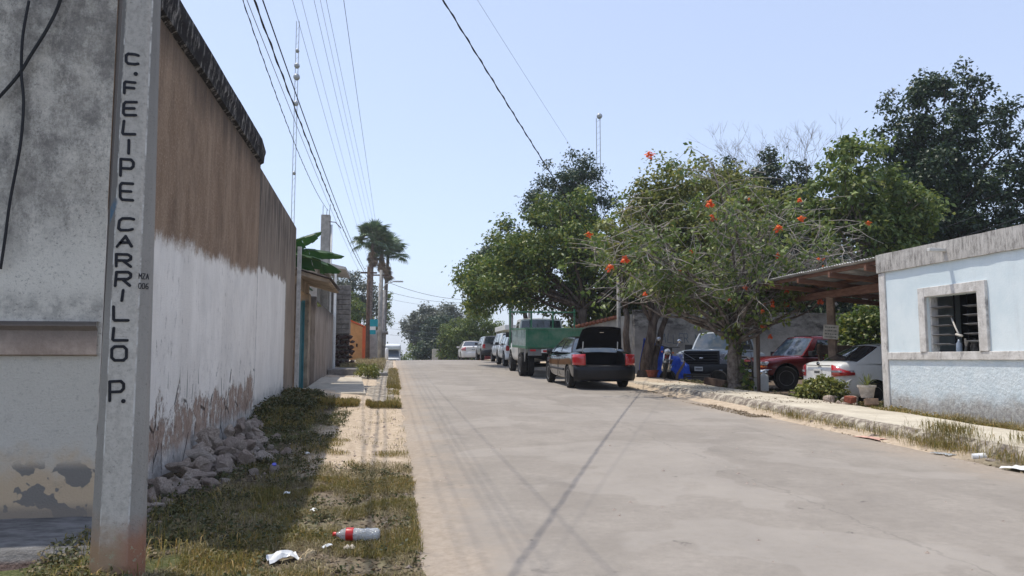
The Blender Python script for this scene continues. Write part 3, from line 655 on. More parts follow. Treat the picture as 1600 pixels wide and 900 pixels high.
lt = mb.build('lettering', plain('faded_ink', (.12, .12, .10), .8, .2, .2, 30, 0)); lt.parent = o; lt['kind'] = 'stuff'
fp = MB(); fp.tube([(9.62, 19.35, .5), (9.64, 19.33, 2.0), (9.60, 19.3, 3.36)], [.105, .10, .09], 4)
n = NT('half_painted_post'); c = n.mix(n.ss(n.noise(4, 6, .7, st=(1, 1, .3)), .35, .65), (.09, .06, .045), (.2, .14, .11))
c = n.mix(n.m('MULTIPLY', n.ss(n.x, 9.60, 9.575), .85), c, (.42, .40, .37)); M['hpost'] = n.bsdf(c, .9, .15, 0, n.noise(20, 5, .7, st=(1, 1, .2)), .6, .02)
ch(fp.build('post', M['hpost'], bevel=.012), cp)
o = bxo('timber_rail', M['old_timber'], 11.6, 15.5, 19.6, 19.75, 1.62, 1.86, bevel=.01)
o.rotation_euler = (0, 0, 0); tag(o, 'brown timber rail across the yard behind the white sedan', 'rail')
for x in (11.7, 13.6, 15.3):
    q = bxo('post', M['old_timber'], x, x + .1, 19.76, 19.86, .3, 1.9); q.parent = o

# ---------------------------------------------------------------- grey yard wall at the back
n = NT('grimy_grey_wall')
a = n.noise(1.1, 7, .75); b = n.noise(9, 6, .75)
c = n.mix(n.ss(a, .3, .7), (.20, .185, .17), (.34, .32, .295))
c = n.mix(n.m('MULTIPLY', n.ss(n.noise(.8, 6, .75, st=(1, 1, 2), off=4), .42, .62), n.ss(n.m('ADD', n.z, n.m('MULTIPLY', n.noise(2.5, 5, .7), .7)), 2.6, 3.3)), c, (.055, .05, .048))
c = n.mix(n.ss(b, .5, .75, 0, .5), c, (.14, .13, .12))
low = n.ss(n.m('ADD', n.z, n.m('MULTIPLY', n.noise(2.2, 6, .7), .8)), 2.35, 2.1)
c = n.mix(n.m('MULTIPLY', low, .5), c, (.42, .40, .37))
M['backwall'] = n.bsdf(c, .93, .12, 0, n.m('ADD', b, n.noise(40, 4, .7)), .6, .02)
A_ = Vector((9.65, 29.85, 0)); B_ = Vector((24, 31.5, 0)); U_ = (B_ - A_).normalized(); N_ = Vector((U_.y, -U_.x, 0))
mb = MB(); rows = []
k = 40
for i in range(k + 1):
    p = A_.lerp(B_, i / k); q = .02 * mnoise.noise(Vector((i * .7, 0, 0)))
    rows.append([(p.x, p.y, -.2), (p.x, p.y, 3.38 + q), (p.x + N_.x * .03, p.y + N_.y * .03, 3.385 + q), (p.x + N_.x * .03, p.y + N_.y * .03, 3.46 + q), (p.x - N_.x * .2, p.y - N_.y * .2, 3.46 + q), (p.x - N_.x * .2, p.y - N_.y * .2, -.2)])
mb.grid(rows); mb.add(rows[0], [tuple(range(6))])
bwl = tag(mb.build('boundary_wall', M['backwall'], angle=30), 'long grimy grey wall with faded graffiti behind the parked cars', 'wall')
gm = MB(); gi = plain('faded_graffiti_paint', (.10, .12, .14), .9, .1, .4, 9, 0)
rs = random.Random(5); u = .95
for c_ in 'TALLER MECANICO':
    if c_ == ' ': u += .25; continue
    letter(gm, c_, A_ + U_ * u + N_ * .002 + Vector((0, 0, 2.13 + rs.uniform(-.03, .03))), U_, (rs.uniform(-.1, .1), 0, 1), .17, .36, .03, .003); u += .255
g = gm.build('graffiti', gi); g.parent = bwl
# pale neighbouring wall with tiled coping left of it
mb = MB().prism([(7.6, 31.3, 0), (9.9, 30.1, 0), (9.9, 30.1, 3.35), (9.2, 30.45, 3.2), (7.6, 31.3, 2.75)], (.05, .2, 0))
o = tag(mb.build('garden_wall', plain('cream_wall', (.42, .39, .34), .9, .15, .25, 2, .3)), 'cream wall with a sloping red tiled coping behind the black sedan', 'wall')
for i in range(12):
    t = i / 12; p = Vector((7.55, 31.3, 2.80)).lerp(Vector((9.25, 30.4, 3.22)), t)
    q = MB().lathe([(.09, -.13), (.075, .13)], 8, Matrix.Translation(p) @ Matrix.Rotation(R(80), 4, 'X')).build('tile', plain('red_tile', (.26, .10, .06), .85, .2, .3, 9, .3) if i == 0 else bpy.data.materials['red_tile'], smooth=True); q.parent = o

# ---------------------------------------------------------------- left side street beyond the wall
Y = 'Y'
M['cream'] = plain('tan_plaster', (.33, .26, .19), .9, .15, .3, 2.5, .4, 30, dirt=((.12, .10, .085), .6))
n = NT('streaked_low_wall')
c = n.mix(n.ss(n.noise(5, 6, .7, st=(1, 1, .2)), .35, .65), (.24, .19, .155), (.42, .35, .29))
c = n.mix(n.ss(n.m('ADD', n.z, n.m('MULTIPLY', n.noise(6, 5, .7, st=(1, 1, .2)), 1.2)), 3.3, 4.0, 0, .85), c, (.06, .052, .045))
M['lowwall'] = n.bsdf(c, .93, .12, 0, n.noise(25, 5, .7), .6, .02)
gt = empty('gateway', (-2.3, 21, .6), 0, 'recessed gateway with a teal metal door under a small tiled canopy', 'gateway')
def Wg(name, mat, *b, **k): return W(gt, name, mat, *b, **k)
Wg('jamb', M['cream'], -2.55, -2.3, 19.13, 19.9, .3, 3.5)
Wg('lintel', M['cream'], -2.55, -2.3, 19.9, 22.0, 3.22, 3.62)
Wg('door', plain('teal_metal', (.03, .13, .15), .5, .4, .2, 5, .1), -2.42, -2.37, 19.9, 21.2, .55, 3.0, bevel=.01)
Wg('door_frame', plain('teal_frame', (.05, .17, .19), .5, .4, .2, 5, .1), -2.40, -2.325, 21.2, 21.27, .55, 3.05)
Wg('pier', M['cream'], -2.5, -2.22, 21.28, 21.75, .3, 3.25, bevel=.02)
Wg('pier', M['lowwall'], -2.55, -2.2, 22.9, 23.25, .3, 3.3, bevel=.02)
Wg('side_panel', M['cream'], -2.55, -2.35, 21.75, 22.9, .3, 3.2)
mb = MB().prism([(-2.75, 19.15, 3.78), (-1.55, 19.2, 3.44), (-1.50, 19.2, 3.36), (-1.58, 19.2, 3.34), (-2.75, 19.15, 3.66)], (0, 3.1, 0))
ch(mb.build('canopy', M['cream'], bevel=.015), gt)
for i in range(11):
    y = 19.12 + i * .285
    t_ = MB().prism([(-2.75, y, 3.80), (-1.47, y, 3.435), (-1.47, y, 3.46), (-2.75, y, 3.83)], (0, .26, 0)).build('roof_tile', plain('grey_tile', (.13, .11, .10), .9, .2, .4, 6, .3) if i == 0 else bpy.data.materials['grey_tile'], bevel=.01); ch(t_, gt)
mb = MB().prism([(-2.3, 23.26, 0), (-2.3, 31, 0), (-2.3, 31, 3.2), (-2.3, 23.26, 3.3)], (-.2, 0, 0))
o = tag(mb.build('boundary_wall', M['lowwall']), 'streaked low tan wall after the teal gateway on the left', 'wall')
ch(bxo('drain_pipe', M['white_plastic'], -2.29, -2.2, 31.02, 31.12, .6, 5.0, bevel=.02), o)

# unfinished house with tall concrete post
uh = empty('unfinished_house', (-4.6, 33, .9), 0, 'grey unfinished concrete house with a flat roof slab and a tall bare column', 'house')
M['rawconc'] = plain('raw_concrete', (.30, .285, .26), .9, .2, .25, 3, .4, 25, dirt=((.14, .13, .12), .5))
M['block'] = plain('concrete_block', (.27, .245, .22), .95, .1, .3, 5, .6, 30)
W(uh, 'wall', M['rawconc'], -8, -3.0, 31.5, 36, .6, 5.2)
mb = MB().prism([(-8, 31.0, 5.55), (-2.55, 31.0, 5.28), (-1.85, 31.0, 5.12), (-1.85, 31.0, 5.02), (-2.55, 31.0, 5.12), (-8, 31.0, 5.35)], (0, 3.6, 0))
ch(mb.build('roof_slab', plain('pale_slab', (.46, .45, .43), .85, .2, .15, 4, .2)), uh)
W(uh, 'column', M['rawconc'], -3.06, -2.68, 33.2, 33.6, .6, 7.62, bevel=.02)
for i, (x, h) in enumerate(((-3.0, .45), (-2.85, .3), (-2.74, .5))):
    ch(MB().tube([(x, 33.4, 7.6), (x + .02 * i, 33.4, 7.6 + h)], .012, 5).build('rebar', M['old_timber']), uh)
ch(MB().tube([(-2.7, 33.15, 7.3), (-2.45, 33.1, 7.28), (-2.2, 33.0, 7.0)], .02, 5).build('bracket', M['old_timber']), uh)
for x in (-2.62, -2.45):
    ch(MB().tube([(x, 33.3, .6), (x, 33.3, 7.2 if x < -2.5 else 5.2)], .045, 8).build('pipe', M['white_plastic'], smooth=True), uh)

# block wall end on old rubble masonry
be = empty('block_wall', (-2.25, 35.8, 1.0), 0, 'end of a concrete block wall standing on old rubble stonework', 'wall')
rs = random.Random(3)
W(be, 'core', M['block'], -5.0, -1.93, 35.83, 36.3, .6, 4.8)
z = 2.62; r_ = 0; bm_ = None
while z < 4.75:
    for side in (0, 1):
        x0, x1 = (-2.63, -2.27) if r_ % 2 else (-2.63, -2.44)
        if side: x0, x1 = x1 + .012, -1.9
        o = bxo('block', M['block'], x0, x1, 35.70 + rs.uniform(-.01, .01), 36.31, z, z + .205, bevel=.012); ch(o, be)
    z += .222; r_ += 1
def stone_mesh(seed, sub=3, rough=.35):
    bm = bmesh.new(); bmesh.ops.create_icosphere(bm, subdivisions=sub, radius=1)
    off = Vector((seed * 3.1, seed * 1.7, seed * .9))
    for v in bm.verts:
        d = v.co.normalized(); q = mnoise.noise(d * 1.3 + off) * rough + mnoise.noise(d * 3.1 + off) * rough * .35
        # flatten into facets
        s_ = 1.0
        for k_ in range(7):
            ax = Vector((math.sin(seed + k_ * 2.3), math.cos(seed * 1.3 + k_ * 1.9), math.sin(seed * .7 + k_ * 3.1))).normalized()
            dd = d.dot(ax)
            if dd > .44: s_ = min(s_, .44 / dd)
        v.co = d * (s_ * 1.35 + q * .45)
    me = bpy.data.meshes.new('stone'); bm.to_mesh(me); bm.free(); return me
n = NT('limestone')
r0 = n.objrand(); c = n.mix(n.ss(n.noise(5, 6, .8), .35, .65), (.46, .34, .265), (.80, .69, .59)); c = n.mix(n.m('MULTIPLY', r0, .7), c, (.62, .60, .56))
c = n.mix(n.ss(n.noise(22, 5, .75), .58, .74, 0, .5), c, (.16, .12, .10)); hue = n.ss(r0, .45, .55); c = n.mix(n.m('MULTIPLY', hue, .45), c, (.42, .28, .21)); M['rock'] = n.bsdf(c, .92, .15, 0, n.noise(6, 8, .8), 1.0, .08)
M['darkstone'] = plain('dark_masonry_stone', (.10, .065, .055), .95, .1, .5, 6, .8, 18)
stones = [stone_mesh(i) for i in range(9)]
for m_ in stones: m_.materials.append(M['rock'])
dst = [stone_mesh(20 + i) for i in range(5)]
for m_ in dst: m_.materials.append(M['darkstone'])
def put(me, name, loc, sc, rot, parent=None):
    o = bpy.data.objects.new(name, me); COL.objects.link(o); o.location = loc; o.scale = sc; o.rotation_euler = rot
    if parent: ch(o, parent)
    return o
for i in range(7):
    for j in range(4):
        put(rs.choice(dst), 'stone', (-2.6 + j * .235 + (i % 2) * .1 + rs.uniform(-.03, .03), 35.75 + rs.uniform(-.08, .03), 1.12 + i * .225), (rs.uniform(.12, .17), .16, rs.uniform(.09, .13)), (rs.uniform(-.2, .2), rs.uniform(-.2, .2), rs.uniform(-.5, .5)), be)

# concrete ramps and steps in front of gates
M['stepc'] = plain('pale_step_concrete', (.46, .41, .33), .9, .2, .2, 3, .5, 30, dirt=((.26, .22, .18), .4))
mb = MB().prism([(-2.15, 18.35, .40), (-.56, 18.35, .40), (-.93, 25.2, .66), (-2.15, 25.2, .66)], (0, 0, .01)); mb = MB()
P_ = [(-2.12, 18.42), (-.58, 18.35), (-.93, 25.0), (-2.2, 25.0)]
top = [(x, y, .71 + .030 * (y - 18.4)) for x, y in P_]; bot = [(x, y, .35) for x, y in P_]
mb.add(bot + top, [(3, 2, 1, 0), (4, 5, 6, 7)] + [(i, (i + 1) % 4, 4 + (i + 1) % 4, 4 + i) for i in range(4)])
tag(mb.build('ramp', M['stepc'], bevel=.03), 'pale concrete ramp slab in front of the low tan wall, half in shade', 'ramp')
tag(bxo('step', plain('dark_step', (.22, .20, .18), .9, .2, .35, 4, .5, 25), -2.27, -1.22, 28.6, 33, .5, 1.12, bevel=.03), 'thick dark sided concrete step beyond the ramp slab', 'step')
tag(bxo('step', M['rawconc'], -.95, -.15, 28.0, 31.0, .6, 1.0, bevel=.03), 'low concrete block beside the road behind the small bush', 'step')

# ---------------------------------------------------------------- vehicles (local: x right, y forward, z up)
def lerp(a, b, t): return a + (b - a) * t
def wheel(root, x, y, r, w, spokes=6, rimc=None, dual=False, steer=0):
    side = 1 if x > 0 else -1; ri = r * .62
    T = Matrix.Translation((x, y, r)) @ Matrix.Rotation(-steer, 4, 'Z')
    mb = MB(); h = w / 2
    mb.lathe([(ri, -h * .8), (r * .93, -h), (r * .985, -h * .8), (r, -h * .4), (r, h * .4), (r * .985, h * .8), (r * .93, h), (ri, h * .8)], 32, T, 'x')
    o = mb.build('wheel', M['tyre'], root, angle=35)
    mb = MB(); s = side * h
    mb.lathe([(.001, s * .35), (ri * .30, s * .35), (ri * .93, s * .15), (ri * .96, s * .82), (ri * 1.02, s * .86), (ri * 1.0, -s * .2), (.001, -s * .2)], 28, T, 'x')
    for k in range(spokes):
        a = 2 * math.pi * k / spokes
        mb.box(min(s * .15, s * .72), max(s * .15, s * .72), -ri * .10, ri * .10, ri * .1, ri * .95, T @ Matrix.Rotation(a, 4, 'X'))
    mb.lathe([(.001, s * .8), (ri * .22, s * .78), (ri * .25, s * .2), (.001, s * .2)], 14, T, 'x')
    q = mb.build('rim', rimc or M['rim'], o, angle=35); q['kind'] = 'stuff' if False else q.get('kind', '') or ''
    if not q['kind']: del q['kind']
    return o
def body_shell(root, st, mat, cuts, name='body'):
    """st: (y, w, zb, zt, crown). cuts: list of ('c', x0, x1, y, z, r) or ('b', x0,x1,y0,y1,z0,z1)"""
    rows = []
    for (y, w, zb, zt, cr) in st:
        h = zt - zb
        half = [(0, zb), (w * .72, zb), (w * .95, zb + h * .05), (w * .985, zb + h * .28), (w, zb + h * .52), (w * .985, zb + h * .72), (w * .95, zb + h * .90), (w * .90, zt - h * .015), (w * .62, zt + cr * .7), (0, zt + cr)]
        rows.append([(x, y, z) for x, z in half] + [(-x, y, z) for x, z in half[-2:0:-1]])
    k = len(rows[0]); rows2 = [r_ + [r_[0]] for r_ in rows]
    mb = MB(); vs = [p for r_ in rows for p in r_]
    fs = [(i * k + j, i * k + (j + 1) % k, (i + 1) * k + (j + 1) % k, (i + 1) * k + j) for i in range(len(rows) - 1) for j in range(k)]
    n0 = len(rows) - 1
    def cap(b, rev):
        out = []
        m_ = k // 2
        for j in range(m_):     # ladder across the section
            a, c_ = j, j + 1; d, e = (k - j - 1) % k, (k - j) % k
            q = [b + a, b + c_, b + d, b + e]; q = list(dict.fromkeys(q))
            if len(q) >= 3: out.append(tuple(q if rev else q[::-1]))
        return out
    mb.add(vs, fs + cap(0, True) + cap(n0 * k, False))
    o = mb.build(name, [mat, M['dark']], None, subsurf=2)
    bm = bmesh.new(); bm.from_mesh(o.data); bmesh.ops.recalc_face_normals(bm, faces=bm.faces); bm.to_mesh(o.data); bm.free()
    cm = MB()
    for c_ in cuts:
        if c_[0] == 'c': cm.lathe([(c_[5], c_[1]), (c_[5], c_[2])], 28, Matrix.Translation((0, c_[3], c_[4])), 'x')
        else: cm.box(*c_[1:])
    if cuts:
        co = cm.build('cutter', M['dark'])
        bm = bmesh.new(); bm.from_mesh(co.data); bmesh.ops.recalc_face_normals(bm, faces=bm.faces); bm.to_mesh(co.data); bm.free()
        md = o.modifiers.new('cut', 'BOOLEAN'); md.object = co; md.operation = 'DIFFERENCE'; md.solver = 'EXACT'; md.material_mode = 'TRANSFER'
    bpy.context.view_layer.update()
    dg = bpy.context.evaluated_depsgraph_get()
    me = bpy.data.meshes.new_from_object(o.evaluated_get(dg)); o.modifiers.clear(); o.data = me
    if cuts: bpy.data.objects.remove(co)
    me.polygons.foreach_set('use_smooth', [True] * len(me.polygons)); me.set_sharp_from_angle(angle=R(32))
    o.parent = root
    return o
def cabin(root, keys, wb_, zb_, wr, zr, mat, glass, win=((0, 1), ), front=None, rear=None, bulge=.03, curve=.09, gf=None, gr_=None, names=True):
    """keys: (y at belt, y at roof). win: key intervals that are side windows."""
    K = len(keys); zbf = zb_ if callable(zb_) else (lambda y: zb_)
    wbf = wb_ if callable(wb_) else (lambda y: wb_)
    def sp(k, v, sg):
        yb, yr = keys[k]; y = lerp(yb, yr, v); z = lerp(zbf(yb), zr, v)
        w = lerp(wbf(yb), wr, v) + bulge * math.sin(math.pi * v)
        return Vector((sg * w, y, z))
    V = [0, .25, .5, .75, 1]
    for sg in (1, -1):
        frame = MB()
        for k in range(K - 1):
            rows = [[sp(k, v, sg) for v in V], [sp(k + 1, v, sg) for v in V]]
            if (k in win):
                # window frame strips, then glass
                def q(u, v):
                    return sp(k, v, sg).lerp(sp(k + 1, v, sg), u)
                L = (keys[k + 1][0] - keys[k][0]); e = min(.035 / max(L, .1), .2)
                us = [e, .33, .66, 1 - e]; vs_ = [.05, .3, .6, .90]
                g = MB().grid([[q(u, v) for v in vs_] for u in us])
                inn = [Vector(p) for p in g.v]; off = Vector((-sg * .012, 0, 0))
                g.v = [tuple(p + off) for p in inn]
                g.build('side_window', glass, root, smooth=True)
                for (ua, ub, va, vb) in ((0, e, 0, 1), (1 - e, 1, 0, 1), (e, 1 - e, 0, .05), (e, 1 - e, .90, 1)):
                    frame.grid([[q(lerp(ua, ub, a), lerp(va, vb, b)) for b in (0, .25, .5, .75, 1)] for a in (0, 1)])
            else: frame.grid(rows)
        frame.build('side_frame', mat, root, angle=40)
    # roof
    rows = []; ks = [keys[i][1] for i in range(K)]
    ry = list(np.linspace(ks[0], ks[-1], 7))
    for y in ry:
        e = .0
        t = abs((y - (ks[0] + ks[-1]) / 2) / ((ks[-1] - ks[0]) / 2)); dz = .035 * (1 - t * t)
        rows.append([(-wr, y, zr), (-wr * .97, y, zr + .02 + dz * .3), (-wr * .8, y, zr + .035 + dz * .7), (0, y, zr + .045 + dz), (wr * .8, y, zr + .035 + dz * .7), (wr * .97, y, zr + .02 + dz * .3), (wr, y, zr)])
    r_ = MB().grid(rows).build('roof', mat, root, angle=40)
    # windshields
    def screen(k, sgn, name, gm_):
        def p(u, v):   # u -1..1
            a = sp(k, v, -1); b = sp(k, v, 1); q = a.lerp(b, (u + 1) / 2)
            q.y += sgn * curve * (1 - u * u) * (1 - v * .75); q.z += (.045 * (1 - u * u)) * v
            return q
        us = [-.93, -.5, 0, .5, .93]; vs_ = [.03, .35, .65, .95]
        MB().grid([[p(u, v) for v in vs_] for u in us]).build(name, gm_, root, smooth=True)
        fr = MB()
        for (ua, ub, va, vb) in ((-1, -.93, 0, 1), (.93, 1, 0, 1), (-.93, .93, 0, .03), (-.93, .93, .95, 1)):
            fr.grid([[p(lerp(ua, ub, a), lerp(va, vb, b)) for b in (0, .5, 1)] for a in (0, .25, .5, .75, 1)])
        fr.build(name.replace('window', 'window_frame') if 'window' in name else 'windshield_frame', mat, root)
        pts = [tuple(p(u, 0) + Vector((0, 0, .002))) for u in (-1, -.5, 0, .5, 1)]
    screen(K - 1, 1, 'windshield', gf or glass)
    screen(0, -1, 'rear_window', gr_ or glass)
    # cover between belt line ends (shelf), keeps it opaque inside
    MB().box(-wbf(0) * .9, wbf(0) * .9, min(k_[0] for k_ in keys) + .05, max(k_[0] for k_ in keys) - .05, .5, zbf(0) - .02).build('interior', M['dark'], root)
def seam(root, x, ya, yb, za, zb, t=.006, mat=None):
    return None
def pbox(root, name, mat, x0, x1, y0, y1, z0, z1, bevel=.01, T=None):
    return MB().box(x0, x1, y0, y1, z0, z1, T).build(name, mat, root, bevel=bevel)
def plate(root, x, y, z, face=-1, w=.30, h=.15, tilt=0):
    T = Matrix.Translation((x, y, z)) @ Matrix.Rotation(tilt, 4, 'X')
    o = MB().box(-w / 2, w / 2, -.006, .006, -h / 2, h / 2, T).build('number_plate', M['plate'], root, bevel=.003)
    mb = MB(); r_ = random.Random(int(abs(y * 100)))
    xx = -w * .38
    for i in range(7):
        mb.box(xx, xx + w * .07, face * .0085 - .001, face * .0085 + .001, -h * .18, h * .2, T); xx += w * .11
    q = mb.build('lettering', M['ink'], o); q['kind'] = 'stuff'
    return o
def mirror(root, x, y, z, mat, s=1.0):
    sg = 1 if x > 0 else -1
    return MB().box(min(x, x + sg * .17 * s), max(x, x + sg * .17 * s), y - .05 * s, y + .05 * s, z - .06 * s, z + .07 * s).box(min(x - sg * .08, x + sg * .02), max(x - sg * .08, x + sg * .02), y - .02, y + .02, z - .05, z - .02).build('mirror', mat, root, bevel=.025 * s)
def door_lines(root, hw, ys, z0, z1, belt=None):
    """thin dark shut lines following the side of the body"""
    for sg in (1, -1):
        for y in ys:
            pts = [(sg * (hw(y, t) + .0005), y, lerp(z0, z1, t)) for t in np.linspace(0, 1, 7)]
            MB().tube(pts, .006, 4, cap=False).build('shut_line', M['dark'], root)

# --- black sedan with its boot open
def black_sedan():
    c = empty('sedan', (5.77, 22.72, rz(22.7) + .035), R(-.6), 'black sedan with its boot lid raised, parked at the kerb behind the green truck', 'car', 'vehicles parked along the kerb')
    c.rotation_euler[0] = R(1.72)
    P = M['black_paint']
    st = [(-2.18, .62, .42, .82, 0), (-2.16, .74, .36, .90, 0), (-2.08, .83, .30, .99, 0), (-1.85, .862, .24, 1.04, .01), (-1.45, .868, .20, 1.05, .015), (-.9, .868, .19, .99, 0), (0, .868, .19, .95, 0), (.75, .868, .19, .93, 0), (1.05, .866, .2, .94, .02), (1.5, .86, .22, .88, .04), (1.85, .83, .24, .79, .04), (2.03, .76, .28, .70, .03), (2.10, .62, .34, .62, .0)]
    cuts = [('c', sg * .62, sg * 1.2, y, .31, .36) for sg in (1, -1) for y in (-1.29, 1.29)] + [('b', -.54, .54, -2.5, -1.42, .655, 1.3)]
    cuts = [(a[0], min(a[1], a[2]), max(a[1], a[2]), *a[3:]) if a[0] == 'c' else a for a in cuts]
    body_shell(c, st, P, cuts)
    pbox(c, 'boot_floor', M['dark'], -.545, .545, -2.05, -1.4, .60, .66, 0)
    cabin(c, [(-1.50, -.98), (-1.02, -.86), (-.20, -.20), (-.10, -.10), (.88, .28), (1.08, .42)], lambda y: .80, lambda y: .99 + .0 - .035 * max(0, (y + 1) / 2), .56, 1.385, P, M['glass'], win=(1, 3), gf=M['glass'], gr_=M['glass_sky'])
    # bumper, lip, lights
    rows = []
    for u in np.linspace(-1, 1, 17):
        x = .87 * u; yy = -2.235 + .17 * abs(u) ** 3.2
        rows.append([(x * .97, yy + .03, .24), (x, yy - .005, .32), (x, yy - .02, .52), (x, yy - .01, .60), (x * .985, yy + .06, .645)])
    MB().grid(rows).build('bumper', plain('black_bumper', (.006, .006, .008), .35, .35, .3, 6, 0), c, smooth=True, solid=.02)
    for sg in (1, -1):
        rows = []
        for u in np.linspace(0, 1, 8):
            x = sg * lerp(.56, .872, min(1, u * 1.25)); yy = lerp(-2.185, -2.06, min(1, u * 1.25) ** 2.2) + max(0, u - .8) * 1.0
            rows.append([(x * (1.004), yy - .012, z) for z in (.665, .74, .84, lerp(.97, .95, u))])
        MB().grid(rows).build('tail_light', M['tail'], c, smooth=True, solid=.02)
        mirror(c, sg * .84, .78, .99, P)
        for y in (.35, -.72): MB().box(sg * .876 - .012, sg * .876 + .012, y - .10, y + .08, .83, .855).build('door_handle', P, c, bevel=.008)
        MB().box(sg * .872 - .012, sg * .872 + .012, -.85, .85, .47, .53).build('side_moulding', M['black_plastic'], c, bevel=.008)
        for y in (-.15, .87): MB().tube([(sg * .871, y, .28), (sg * .876, y, .55), (sg * .868, y, .78), (sg * .835, y, .93)], .005, 4, cap=False).build('shut_line', M['dark'], c)
        for y in (-1.29, 1.29): wheel(c, sg * .765, y, .31, .20, 7)
        MB().tube([(sg * .50, -1.50, 1.07), (sg * .505, -1.66, 1.10), (sg * .50, -1.70, 1.30)], .014, 6).build('lid_strut', M['white_plastic'], c)
    rows = []
    prof = [(-1.56, 1.13), (-1.60, 1.20), (-1.68, 1.38), (-1.77, 1.55), (-1.86, 1.66), (-1.96, 1.68)]
    for i, (y, z) in enumerate(prof):
        w = lerp(.66, .50, (i / 5) ** 1.4); rows.append([(w * u, y - .05 * u * u * 0, z - .05 * abs(u) ** 4) for u in (-1, -.9, -.6, -.2, .2, .6, .9, 1)])
    MB().grid(rows).build('boot_lid', M['dark'], c, smooth=True, solid=.05)
    MB().tube([(-.06, -1.82, 1.57), (.06, -1.82, 1.57)], .02, 6).build('latch', M['chrome'], c)
    MB().tube([(-.5, -2.16, .648), (0, -2.19, .650), (.5, -2.16, .648)], .014, 5).build('sill_trim', M['chrome'], c)
    MB().tube([(-.45, -2.15, .24), (-.45, -1.7, .26)], .03, 8).build('exhaust', M['steel'], c)
    MB().box(-.6, .6, -1.9, 1.8, .20, .26).build('underbody', M['dark'], c)
    return c
black_sedan()

